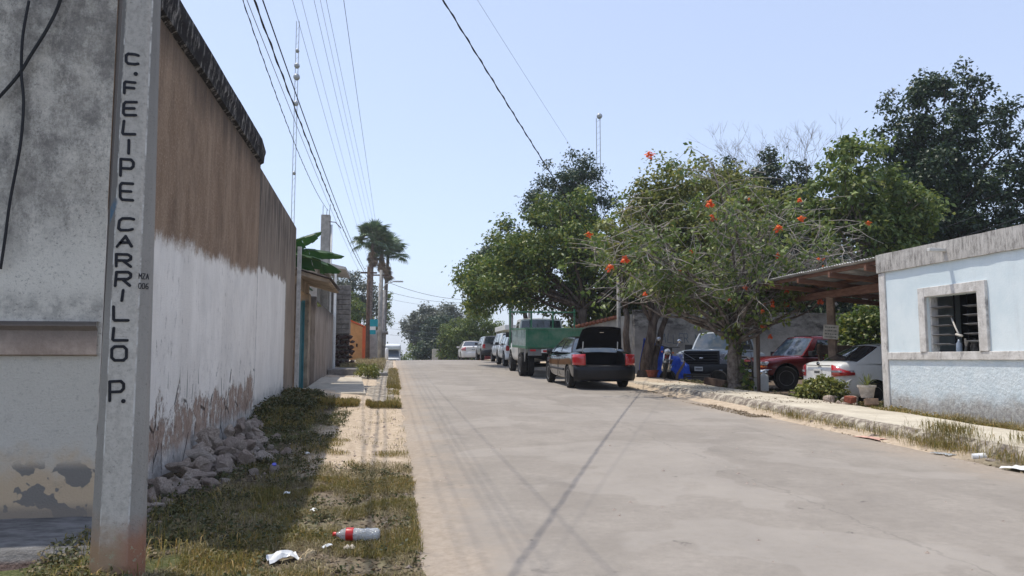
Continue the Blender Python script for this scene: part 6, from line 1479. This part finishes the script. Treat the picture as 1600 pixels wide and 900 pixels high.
# ---------------------------------------------------------------- poles, masts, wires
def upole(name, label, x, y, h, r, mat, arm=None, cat='utility pole'):
    root = empty(name, (x, y, rz(y)), 0, label, cat)
    MB().tube([(0, 0, -.2), (0, 0, h - rz(y))], [r * 1.2, r * .8], 8).build('shaft', mat, root, smooth=True)
    if arm: MB().box(-arm, arm, -.05, .05, h - rz(y) - .5, h - rz(y) - .38).build('crossarm', M['old_timber'], root)
    return root
upole('utility_pole', 'dark utility pole standing beside the teal sign', -1.75, 57.0, 8.2, .14, M['old_timber'], .6)
upole('utility_pole', 'grey concrete utility pole between the palm trunks', -1.0, 66.0, 9.0, .15, M['rawconc'], .7)
upole('utility_pole', 'pale concrete utility pole right of the palm trunks', -.75, 69.5, 7.6, .14, M['rawconc'])
upole('utility_pole', 'dark timber pole rising from the far trees beside the shade tree', 7.26, 74.5, 8.1, .13, M['old_timber'])
upole('utility_pole', 'grey steel post behind the raised boot lid of the black sedan', 8.72, 28.9, 4.95, .085, M['rawconc'])
sl = empty('street_lamp', (-.45, 56, 6.6), 0, 'street lamp on a curved arm in front of the fan palms', 'street lamp')
ch(MB().tube([(-.9, 56, 6.2), (-.5, 56, 6.85), (.1, 56, 7.05)], .035, 6).build('arm', M['steel'], smooth=True), sl)
ch(MB().box(.05, .75, 55.9, 56.1, 7.0, 7.1).build('lamp_head', M['steel'], bevel=.03), sl)
ch(MB().tube([(-.9, 56, 1.3), (-.9, 56, 6.9)], [.13, .10], 8).build('shaft', M['rawconc'], smooth=True), sl)
def mast(name, label, x, y, z1, discs, gap=.28, r=.035):
    root = empty(name, (x, y, rz(y)), 0, label, 'radio mast'); b = rz(y)
    for dx in (-gap / 2, gap / 2): MB().tube([(dx, 0, -.2), (dx, 0, z1 - b)], r, 5).build('upright', M['steel'], root)
    mb = MB(); z = 1.0
    while z < z1 - b - .5: mb.tube([(-gap / 2, 0, z), (gap / 2, 0, z + .4)], r * .4, 3, False); z += .8
    q = mb.build('lacing', M['steel'], root); q['kind'] = 'stuff'
    for dz, rr in discs:
        MB().lathe([(.001, -.12), (rr, -.12), (rr, .12), (rr * .6, .25), (.001, .28)], 16, Matrix.Translation((gap * .2, -.3, dz - b)) @ Matrix.Rotation(R(90), 4, 'X')).build('dish', M['steel'], root, smooth=True)
mast('radio_mast', 'tall thin radio mast with dish antennas above the brown wall', -10.15, 79.7, 36.5, [(31.6, .28), (30.4, .33), (27.6, .26), (20.3, .18), (33.2, .2)])
mast('radio_mast', 'distant twin rod mast with a single round dish above the trees', 26.1, 94.6, 32.6, [(32.8, .36)], .5, .05)
# thin twin rods and loop over the tall corner building
r1 = tag(MB().tube([(-3.0, 10.2, 5.1), (-3.02, 10.2, 7.4)], .008, 5).tube([(-2.92, 10.2, 5.1), (-2.90, 10.2, 7.4)], .008, 5).build('antenna', M['steel']), 'thin antenna rods rising over the parapet of the corner building', 'antenna')
r1['kind'] = 'stuff'
wl = [(-3.0 + .22 * math.sin(a * 1.0) + .1 * a * .3, 10.0, 6.35 + .55 * math.cos(a)) for a in np.linspace(-.4, 3.6, 20)]
tag(MB().tube(wl, .008, 5).build('loose_wire', M['wire_pale']), 'thin looped wire hanging over the parapet of the corner building', 'wire')

def sagline(a, b, sag, n_=40):
    a = Vector(a); b = Vector(b)
    return [a.lerp(b, i / n_) - Vector((0, 0, sag * 4 * (i / n_) * (1 - i / n_))) for i in range(n_ + 1)]
def cable(label, a, b, sag, r, mat=None, twist=0, group='overhead wires'):
    pts = sagline(a, b, sag, 60)
    mb = MB().tube(pts, r, 5)
    if twist:
        pp = sagline(a, b, sag, 260); p2 = [p + Vector((math.cos(i * .9) * r * 1.4, 0, math.sin(i * .9) * r * 1.4)) for i, p in enumerate(pp)]; mb.tube(p2, r * .7, 4)
    o = mb.build('cable', mat or M['wire'], smooth=True); tag(o, label, 'cable', group)
    if twist: o['kind'] = 'stuff'; del o['kind']
    return o
far = Vector((-1.3, 66, 8.3))
cable('thick bundled cable, lowest and leftmost of the overhead run on the left', (-2.45, 2.5, 7.95), (-1.75, 57, 7.3), .75, .013, None, 1)
cable('thick dark cable beside the bundled one on the left', (-2.33, 2.5, 8.0), (-1.72, 57, 7.45), .70, .012)
cable('twisted drop cable running to the tall bare column', (-2.3, 3.5, 8.0), (-2.75, 33.0, 7.75), .85, .007, None, 1)
cable('thin wire just left of the thick cables', (-2.6, 2.5, 8.0), (-1.95, 57, 7.0), .55, .007, M['wire_pale'])
for i, (x, z, z2) in enumerate(((-1.85, 8.0, 7.9), (-1.72, 8.02, 7.95), (-1.55, 8.1, 8.3), (-1.47, 8.1, 8.4), (-1.40, 8.12, 8.5))):
    cable(('first', 'second', 'third', 'fourth', 'fifth')[i] + ' thin power line from the left in the middle of the overhead run', (x, 2.5, z), (-1.25 + .2 * i, 66, z2), .75 - .03 * i, .0036, M['wire_pale'] if i % 2 else M['wire'])
cable('single dark wire farthest right of the overhead run on the left', (-.98, 2.5, 8.05), (-.75, 66, 9.0), .55, .0052)
cable('thick twisted cable crossing over the road to the trees on the right', (-2.05, 5.0, 7.70), (8.72, 28.9, 4.60), .10, .010, None, 1)
cable('very thin wire above the thick cable crossing to the trees', (-2.0, 5.0, 7.95), (9.3, 29.5, 6.6), .15, .0028, M['wire_pale'])
cable('distant wire crossing the street at the crest, upper one', (-.5, 66, 8.0), (7.26, 74.5, 7.2), .35, .018, M['wire'])
cable('distant wire crossing the street at the crest, middle one', (-.5, 66, 7.2), (7.26, 74.5, 6.9), .3, .014, M['wire'])
cable('distant wire crossing the street at the crest, lowest one', (-.5, 66, 6.6), (7.26, 74.5, 6.6), .3, .012, M['wire_pale'])
for i in range(3):
    cable('low wire crossing behind the motor home, %s of three' % ('top', 'middle', 'bottom')[i], (-.2, 69.5, 4.7 - i * .55), (12, 84, 4.4 - i * .5), .15, .012, M['wire_pale'])
cable('wire slanting down across the tall evergreen at the right, upper one', (16.0, 24.5, 5.0), (27, 22.0, 9.3), .15, .014, M['wire'], group='wires over the blue house')
cable('wire slanting down across the tall evergreen at the right, lower one', (15.0, 23.5, 4.4), (27, 22.0, 8.4), .15, .014, M['wire'], group='wires over the blue house')
# cables hanging down the stained front
def hang(label, pts, r):
    P = [Vector(p) for p in pts]; out = []
    for i in range(len(P) - 1):
        p0 = P[max(i - 1, 0)]; p1 = P[i]; p2 = P[i + 1]; p3 = P[min(i + 2, len(P) - 1)]
        for k in range(8):
            t = k / 8; out.append(.5 * ((2 * p1) + (p2 - p0) * t + (2 * p0 - 5 * p1 + 4 * p2 - p3) * t * t + (3 * p1 - p0 - 3 * p2 + p3) * t ** 3))
    tag(MB().tube(out + [P[-1]], r, 6).build('hanging_cable', M['wire'], smooth=True), label, 'cable')
fy = 6.55
hang('black cable hanging in a long curve down the stained front wall', [(-2.96, fy, 4.40), (-2.99, fy, 4.1), (-2.985, fy, 3.8), (-2.955, fy, 3.55), (-2.96, fy, 3.2), (-3.01, fy, 2.75), (-3.03, fy, 2.45), (-3.05, fy, 2.2)], .012)
hang('black cable swinging across the upper left of the stained front wall', [(-2.66, fy - .1, 4.75), (-2.72, fy, 4.45), (-2.80, fy, 4.2), (-2.92, fy, 3.95), (-3.02, fy, 3.75), (-3.2, fy, 3.5)], .014)

# ---------------------------------------------------------------- rubble, weeds, litter
rs = random.Random(31)
BIG = [(-2.08, 9.6, .30, .20), (-2.02, 8.75, .24, .19), (-1.86, 9.35, .12, .17), (-1.72, 9.9, .16, .19), (-2.0, 10.2, .34, .15), (-1.62, 9.2, .06, .20), (-1.45, 9.45, .06, .19), (-2.1, 8.2, .16, .14), (-1.9, 8.15, .06, .16), (-1.7, 8.5, .05, .18), (-1.95, 7.7, .05, .13), (-2.12, 7.6, .10, .12), (-1.72, 8.0, .02, .13)]
k = 0
SL = ['large rounded pale limestone block highest in the rubble heap against the white wall', 'round limestone boulder leaning on the flaked wall, left of the top block', 'squat stone low in the middle of the rubble heap', 'angular stone at the front right of the rubble heap', 'dark brown stone at the back right of the rubble heap by the wall', 'flat pale stone lying farthest out at the right of the heap', 'long pale slab stone at the right front edge of the rubble heap', 'stone wedged against the wall in the left half of the heap', 'broad stone in the front left part of the heap', 'blocky stone in the front centre of the heap', 'stone at the near end of the heap close to the painted pole', 'stone touching the wall nearest the painted pole', 'small low stone in front near the painted pole']
for (x, y, h, r_) in BIG:
    r_ *= .72; h *= .85
    o = put(stones[k % 9], 'stone', (x, y, gz(x, y) + h), (r_, r_ * rs.uniform(.8, 1), r_ * rs.uniform(.65, .85)), (rs.uniform(-.4, .4), rs.uniform(-.4, .4), rs.uniform(0, 6))); k += 1
    tag(o, SL[k - 1], 'stone', 'rubble stones against the white wall')
for i in range(170):
    t = rs.random() ** .9; y = lerp(6.4, 12.6, t); sp = .62 * math.sin(math.pi * min(1, max(.15, (y - 6.4) / 6.4)))
    d = abs(rs.gauss(0, .5)); x = min(-2.2 + .1 + d * sp, -1.25); h = max(0, .26 * (1 - d)) * rs.random() * (1 if 8.2 < y < 11.4 else .3)
    r_ = rs.uniform(.03, .105) * (1.15 if d < .8 else .8)
    o = put(stones[rs.randrange(9)], 'stone', (x, y, gz(x, y) + h + r_ * .3), (r_, r_ * rs.uniform(.7, 1), r_ * rs.uniform(.5, .8)), (rs.uniform(-.6, .6), rs.uniform(-.6, .6), rs.uniform(0, 6)))
    tag(o, 'small broken stone in the rubble heap at the foot of the white wall', 'stone', 'small rubble stones against the white wall')
for (x, y, r_) in ((8.75, 14.5, .14), (8.98, 14.75, .13), (9.2, 14.4, .15), (8.7, 14.1, .10), (9.3, 14.9, .12), (8.95, 14.25, .1)):
    tag(put(stones[rs.randrange(9)], 'stone', (x, y, gz(x, y) + r_ * .5), (r_ * 1.2, r_, r_ * .7), (0, rs.uniform(-.3, .3), rs.uniform(0, 6))), 'pale stone in the row between the low bush and the plant tub', 'stone', 'pale stones edging the yard')
for (x, y, r_) in ((7.12, 8.3, .07), (7.14, 9.0, .06), (7.08, 10.6, .07), (7.1, 11.6, .05), (7.05, 7.7, .08), (7.15, 12.4, .05), (7.1, 9.5, .05)):
    tag(put(stones[rs.randrange(9)], 'stone', (x, y, rz(y) + .03), (r_ * 1.3, r_, r_ * .6), (0, 0, rs.uniform(0, 6))), 'loose pale stone in the gutter below the right kerb', 'stone', 'loose stones along the right kerb')

def scatter(n_, x0, x1, y0, y1, seed, clump=1.5, thr=0.0, fz=gz):
    rng = np.random.default_rng(seed); out = []
    X = rng.uniform(x0, x1, n_); Yy = rng.uniform(y0, y1, n_) if y1 - y0 < 6 else y0 + (y1 - y0) * rng.random(n_) ** 1.5
    for x, y in zip(X, Yy):
        v = mnoise.noise(Vector((x * clump, y * clump, seed * 1.3)))
        if v > thr: out.append((x, y, fz(x, y), v))
    return np.array(out) if out else np.zeros((0, 4))
_rzc = {}
_rz0 = rz
def rz(y):
    k_ = round(y, 2)
    if k_ not in _rzc: _rzc[k_] = _rz0(k_)
    return _rzc[k_]
def blades(P, h, w, rng, lean=.5):
    N = len(P); a = rng.uniform(0, 2 * np.pi, N); d = np.stack([np.cos(a), np.sin(a), np.zeros(N)], 1); q = np.stack([-np.sin(a), np.cos(a), np.zeros(N)], 1)
    hh = (h * (.4 + .9 * rng.random(N)))[:, None]; b = P[:, :3] + rng.normal(size=(N, 3)) * np.array([.012, .012, 0]); l = (lean * rng.random(N))[:, None]
    m1 = b + np.array([0, 0, 1]) * hh * .6 + d * hh * l * .35; t = b + np.array([0, 0, 1]) * hh * (1 - .4 * l) + d * hh * l * 1.1
    ww = w * (.6 + .8 * rng.random(N))[:, None]
    return np.stack([b - q * ww, m1 - q * ww * .8, t, m1 + q * ww * .8], 1).reshape(-1, 3)
def vegstuff(name, label, V, mat, cat):
    return tag(npmesh(name, V, 4, mat), label, cat, kind='stuff')
rg = np.random.default_rng(5)
# short green lawn near the camera
P1 = np.concatenate([scatter(62000, -1.3, .34, 4.4, 8.2, 1, 2.3, .08), scatter(14000, -1.0, .30, 8.0, 11.0, 2, 2.6, .14)])
edge_ok = np.array([p[0] < redge(p[1]) + .02 + .10 * mnoise.noise(Vector((p[1] * 2.2, 3, 0))) for p in P1]); P1 = P1[edge_ok]
vegstuff('grass', 'short patchy green grass on the near verge beside the road', blades(P1, .055, .0032, rg, .9), M['grass_green'], 'grass')
P2 = np.concatenate([scatter(38000, -1.6, .30, 4.4, 9.0, 3, 2.6, -.08), scatter(5200, -1.2, .26, 9, 16, 4, 2.6, .18), scatter(3800, -2.2, -1.0, 6, 17, 6, 2, .0)])
P2 = P2[[p[0] < redge(p[1]) + .02 for p in P2]]
vegstuff('grass', 'dry straw coloured grass tufts scattered over the sandy verge', blades(P2, .06, .0032, rg, 1.3), M['grass_dry'], 'dry grass')
# broad-leaved weeds in the shade of the wall
def weedclumps(pts, hgt, per, rad, ls, rng, z0=.0):
    C = []; R_ = []
    for p in pts:
        for k_ in range(max(1, int(hgt / rad))):
            C.append((p[0], p[1], p[2] + z0 + rad * .5 + k_ * rad * .8 * rng.random())); R_.append(rad)
    return leaves(np.array(C), np.array(R_), per, ls, rng, .8, .6)
W1 = scatter(2300, -2.2, -.75, 4.6, 17.5, 8, 1.9, .0); W2 = scatter(1100, -2.25, -1.45, 12.5, 18.2, 9, 1.5, -.1); W3 = scatter(700, -1.2, .2, 4.6, 8.8, 10, 2.6, .08)
V = np.concatenate([weedclumps(W1, .07, 16, .06, .032, rg), weedclumps(W2, .26, 14, .10, .05, rg), weedclumps(W3, .05, 12, .05, .03, rg)])
vegstuff('weeds', 'dark leafy weeds growing in the shade along the foot of the left wall', V, M['weed'], 'weeds')
B1 = np.concatenate([scatter(9000, -2.2, -.9, 4.6, 12, 12, 1.9, .0), scatter(9000, -2.25, -1.2, 12, 17.5, 13, 1.4, -.4)])
vegstuff('grass', 'longer green grass in the shade between the rubble and the verge', blades(B1[::2], .11, .004, rg, 1.1), M['grass_green'], 'grass')
# grass at pavement joints and the roadside further on
B2 = np.concatenate([scatter(5200, -1.5, -.65, 15.7, 16.4, 14, 2, -.4), scatter(3000, -.5, .2, 15.9, 16.4, 15, 2, -.2), scatter(4200, -.12, .27, 21.5, 34, 16, 1.2, -.35), scatter(1600, -.1, .2, 16.5, 22, 27, 1.6, .1)])
vegstuff('grass', 'green and yellow grass growing in the joints and edge of the far left pavement', blades(B2, .12, .006, rg, .8), M['grass_green'], 'grass')
B3 = np.concatenate([scatter(3500, -1.9, -.3, 33, 46, 17, .7, -.3), scatter(500, -.1, .2, 22, 32, 18, 1.2, -.1), scatter(1200, -2.2, -1.2, 33.2, 36, 28, .7, -.3)])
vegstuff('grass', 'tall dry grass beyond the concrete steps on the left', blades(B3, .22, .010, rg, .6), M['grass_dry'], 'dry grass')
tree('roadside_bush', 'small dark green bush between the ramp slab and the road', (-.78, 26.3, rz(26.3)), (-.78, 26.3, rz(26.3) + .2), [(-.78, 26.3, rz(26.3) + .30, .34, .4, .25), (-.6, 26.8, rz(26.8) + .25, .25, .3, .22), (-1.0, 27.2, rz(27) + .28, .25, .3, .25)], M['leaf_olive'], 60, 40, .12, .055, 61, .02, 8, cat='bush')
# right side: kerb weeds, pavement edge, house base, yard
fk = lambda x, y: rz(y) + (.02 if x < 7.22 else kh(y) * min(1, (x - 7.2) / .15))
K1 = []
for (y, x, n_, sx, sy) in ((9.25, 7.22, 1500, .12, .32), (8.0, 7.2, 600, .08, .4), (10.4, 7.16, 350, .06, .35), (11.7, 7.15, 420, .06, .4), (12.9, 7.14, 420, .06, .35), (9.5, 7.5, 700, .14, .25), (8.3, 7.75, 300, .2, .2), (14.0, 7.15, 150, .05, .4)):
    a = rg.normal(size=(n_, 2)); K1 += [(x + sx * p[0], y + sy * p[1], fk(x + sx * p[0], y + sy * p[1]), 0) for p in a[:int(n_ * .6)]]
K1 = np.array(K1)
vegstuff('weeds', 'grassy weeds sprouting from the gutter along the right kerb', blades(K1, .17, .0045, rg, .9), M['grass_green'], 'weeds')
K3 = K1[rg.random(len(K1)) < .25]
vegstuff('grass', 'dry stalks among the weeds in the right gutter', blades(K3, .21, .003, rg, 1.0), M['grass_dry'], 'dry grass')
H1 = np.concatenate([scatter(1700, 8.85, 9.27, 5.5, 13.4, 22, 1.4, -.35), scatter(900, 8.9, 9.25, 9.0, 12.2, 23, 1.0, -.5)])
vegstuff('weeds', 'low weeds and grass between the pavement and the blue house wall', np.concatenate([blades(H1, .11, .005, rg, .8), weedclumps(H1[::5], .1, 12, .07, .04, rg)]), M['grass_green'], 'weeds')
H2 = scatter(4500, 8.9, 9.28, 5.5, 12.4, 24, 1.2, -.4)
vegstuff('grass', 'dry brown grass heaped against the foot of the blue house wall', blades(H2, .20, .003, rg, 1.5), M['grass_dry'], 'dry grass')
Y1 = np.concatenate([scatter(2400, 8.8, 11.5, 14.2, 27, 25, 1.2, .12)])
vegstuff('weeds', 'small weeds scattered over the dirt yard among the parked cars', np.concatenate([blades(Y1, .12, .006, rg, .8), weedclumps(Y1[::3], .1, 14, .10, .06, rg)]), M['weed'], 'weeds')
tree('low_bush', 'low leafy green bush at the pavement edge in front of the white sedan', (8.95, 15.15, .6), (8.95, 15.15, .85), [(8.95, 15.1, .92, .30, .35, .26), (8.72, 15.3, .80, .22, .25, .18), (9.15, 14.9, .82, .2, .22, .2)], M['leaf_olive'], 70, 44, .11, .075, 62, .025, 10, cat='bush')
def spiky(base, label):
    root = empty('spiky_plant', base, 0, label, 'plant'); rs2 = random.Random(2)
    for i in range(46):
        a = rs2.uniform(0, 6.28); el = rs2.uniform(.35, 1.4); L = rs2.uniform(.18, .34); d = Vector((math.cos(a) * math.cos(el), math.sin(a) * math.cos(el), math.sin(el))); s_ = Vector((-math.sin(a), math.cos(a), 0)) * .011
        m1 = d * L * .6; t = d * L + Vector((0, 0, -.05 * math.cos(el)))
        MB().add([(0, 0, 0), m1 - s_, t, m1 + s_], [(0, 1, 2, 3)]).build('leaf', M['leaf_olive'] if i % 3 else M['leaf_grey'], root)
spiky((9.08, 13.72, gz(9.0, 13.7) + .43), 'spiky succulent plant growing in the pale tub at the house corner')
# dead leaves and grit
def litter(P, s_, rng):
    N = len(P); a = rng.uniform(0, 2 * np.pi, N); til = rng.normal(size=(N, 2)) * .35
    d = np.stack([np.cos(a), np.sin(a), til[:, 0]], 1); q = np.stack([-np.sin(a), np.cos(a), til[:, 1]], 1); c0 = P[:, :3] + np.array([0, 0, .012])
    s1 = (s_ * (.4 + rng.random(N)))[:, None]; return np.stack([c0 - d * s1, c0 - q * s1 * .5, c0 + d * s1, c0 + q * s1 * .5], 1).reshape(-1, 3)
fr = lambda x, y: rz(y) + .035 * (1 - ((x - 3.7) / 3.5) ** 2) - .004
_l = scatter(9000, -2.2, .3, 4.5, 14, 40, 2, -.3); _l = _l[(_l[:, 1] < 8.8) | (_l[:, 0] < -1.05)]
L1 = np.concatenate([_l, scatter(1000, 8.8, 11, 14.2, 27, 42, 1.5, -.3)])
L2 = np.concatenate([scatter(3500, 6.55, 7.2, 13.5, 23, 41, 1.3, -.1, fr), scatter(700, 6.9, 7.22, 6, 14, 43, 1.3, .0, fr), scatter(900, 7.4, 8.7, 14, 24, 44, 1.2, .05, lambda x, y: pavetop(x, y) - .004)])
L3 = scatter(160, .5, 6.5, 4.5, 22, 45, 2.5, .1, fr)
vegstuff('leaf_litter', 'dead brown leaves scattered over the verge, gutter and yard', litter(np.concatenate([L1, L2]), .024, rg), M['leaf_dead'], 'dead leaves')
def pebbles(P, s_, rng):
    out = []; O = np.array([[1, 0, 0], [0, 1, 0], [-1, 0, 0], [0, -1, 0], [0, 0, .7], [0, 0, -.7]]); F = [(0, 1, 4), (1, 2, 4), (2, 3, 4), (3, 0, 4), (1, 0, 5), (2, 1, 5), (3, 2, 5), (0, 3, 5)]
    for p in P:
        k_ = s_ * (.3 + 1.2 * rng.random() ** 2); v = O * k_ * (.6 + .7 * rng.random((6, 1))) + p[:3] + np.array([0, 0, k_ * .2])
        for f in F: out += [v[f[0]], v[f[1]], v[f[2]]]
    return np.array(out)
PB = np.concatenate([scatter(1500, -2.2, .3, 4.5, 14, 50, 1.5, -.1), scatter(500, 6.8, 7.25, 5, 20, 51, 1.5, -.2, fr), scatter(260, .3, 6.8, 4.4, 12, 52, 1.5, .0, fr), scatter(500, 8.8, 9.3, 7, 14, 53, 2, -.3), scatter(600, 8.8, 12, 14, 26, 54, 1, -.2)])
tag(npmesh('grit', pebbles(PB, .016, rg), 3, M['rock']), 'small loose stones and grit on the verge and along the kerb', 'gravel', kind='stuff')

# drinks bottle
bt = empty('plastic_bottle', (-.22, 5.86, gz(-.22, 5.86) + .075), R(-82), 'empty clear plastic drinks bottle with a red label and red cap lying on the grass', 'bottle')
n = NT('clear_plastic'); M['clear'] = n.bsdf((.86, .88, .88), .10, .5, 0, n.noise(28, 5, .7), 1.0, .02, coat=.4); next(q for q in n.t.nodes if q.type == 'BSDF_PRINCIPLED').inputs['Transmission Weight'].default_value = .6
prof = [(.001, -.155), (.03, -.155), (.043, -.14), (.046, -.12), (.043, -.09), (.046, -.06), (.040, -.03), (.044, 0), (.046, .04), (.046, .09), (.036, .125), (.016, .15), (.014, .165), (.001, .165)]
T = Matrix.Rotation(R(-90), 4, 'X')
MB().lathe(prof, 20, T).build('body', M['clear'], bt, smooth=True)
MB().lathe([(.0475, .035), (.0485, .04), (.0485, .085), (.0475, .09)], 20, T).build('label', M['red_plastic'], bt, smooth=True)
MB().lathe([(.001, .163), (.018, .163), (.018, .185), (.016, .188), (.001, .188)], 14, T).build('cap', M['red_plastic'], bt, angle=40)
def crumple(label, loc, sx, sy, h, mat, seed, cat='litter', name='crumpled_paper', rot=0):
    rows = []
    for i in range(9):
        row = []
        for j in range(9):
            u = i / 8 - .5; v = j / 8 - .5; e = 1 + .35 * mnoise.noise(Vector((u * 3, v * 3, seed)))
            row.append((u * sx * e, v * sy * e, h * (1.1 - 2.8 * (u * u + v * v)) + h * .9 * mnoise.noise(Vector((u * 4, v * 4, seed + 5)))))
        rows.append(row)
    o = MB().grid(rows).build(name, mat, solid=.004); o.location = loc; o.rotation_euler = (0, 0, rot); return tag(o, label, cat)
gp = lambda x, y, d=.02: (x, y, gz(x, y) + d)
crumple('white foam food container fragment lying in the near grass', gp(-.68, 5.28, .03), .20, .12, .035, M['white_plastic'], 1, 'foam piece', 'foam_piece', .5)
crumple('dry tan corn husk strip sticking up in the near grass', gp(-.52, 5.25, .04), .03, .20, .03, plain('husk', (.42, .33, .2), .8, .2, .2, 20, 0), 2, 'husk', 'dry_husk', -.3)
crumple('thin pale scrap lying below the plastic bottle', gp(-.42, 5.55, .03), .03, .10, .01, M['white_plastic'], 3, 'litter', 'plastic_scrap', -.5)
crumple('torn cream paper scrap right above the plastic bottle', gp(-.28, 5.62, .03), .07, .06, .02, plain('paper', (.55, .48, .38), .8, .2, .2, 20, 0), 4, 'litter', 'paper_scrap', .2)
for i, (x, y) in enumerate(((-.93, 7.4), (-.62, 6.7), (-.98, 9.6))):
    crumple('crumpled white scrap caught in the weeds of the left verge', gp(x, y, .04), .055, .04, .012, M['white_plastic'], 10 + i, 'litter', 'paper_scrap', i); COL.objects[-1]['group'] = 'white scraps on the left verge'
tag(MB().lathe([(.001, 0), (.022, 0), (.022, .015), (.001, .016)], 14, Matrix.Translation(gp(-1.24, 8.75, .09)) @ Matrix.Rotation(.6, 4, 'X')).build('blue_scrap', M['blue_plastic'], angle=40), 'blue plastic scrap lying in the shaded weeds', 'litter')
kp = lambda x, y: (x, y, rz(y) + .05)
tag(MB().lathe([(.001, 0), (.035, 0), (.045, .15), (.001, .15)], 14, Matrix.Translation(kp(7.02, 8.55)) @ Matrix.Rotation(R(88), 4, 'Y') @ Matrix.Rotation(.4, 4, 'X')).build('foam_cup', M['white_plastic'], angle=40), 'white foam cup lying in the gutter weeds', 'cup')
crumple('flattened pink and white wrapper in the gutter', (6.98, 10.5, rz(10.5) + .02), .16, .5, .012, plain('pink_wrap', (.55, .33, .26), .7, .3, .3, 12, 0), 30, 'wrapper', 'wrapper', .1)
crumple('clear plastic sheet scrap lying on the road by the kerb', (6.95, 8.95, rz(9) + .02), .12, .3, .01, M['clear'], 31, 'litter', 'plastic_scrap', .3)
crumple('torn white bag in the gutter at the right edge of the picture', (7.0, 7.75, rz(7.8) + .03), .22, .35, .03, M['white_plastic'], 32, 'litter', 'plastic_bag', .2)

# ---------------------------------------------------------------- haze
hm = bpy.data.materials.new('haze_air'); hm.use_nodes = True; ht = hm.node_tree; ht.nodes.clear()
ho = ht.nodes.new('ShaderNodeOutputMaterial'); hv = ht.nodes.new('ShaderNodeVolumePrincipled')
hv.inputs['Color'].default_value = (.86, .91, 1, 1); hv.inputs['Density'].default_value = .0006; hv.inputs['Anisotropy'].default_value = .2
ht.links.new(hv.outputs[0], ho.inputs['Volume'])
hb = MB().box(-420, 520, -70, 1250, -8, 60).build('haze', hm); tag(hb, 'thin pale haze in the air over the street', 'haze', kind='stuff')
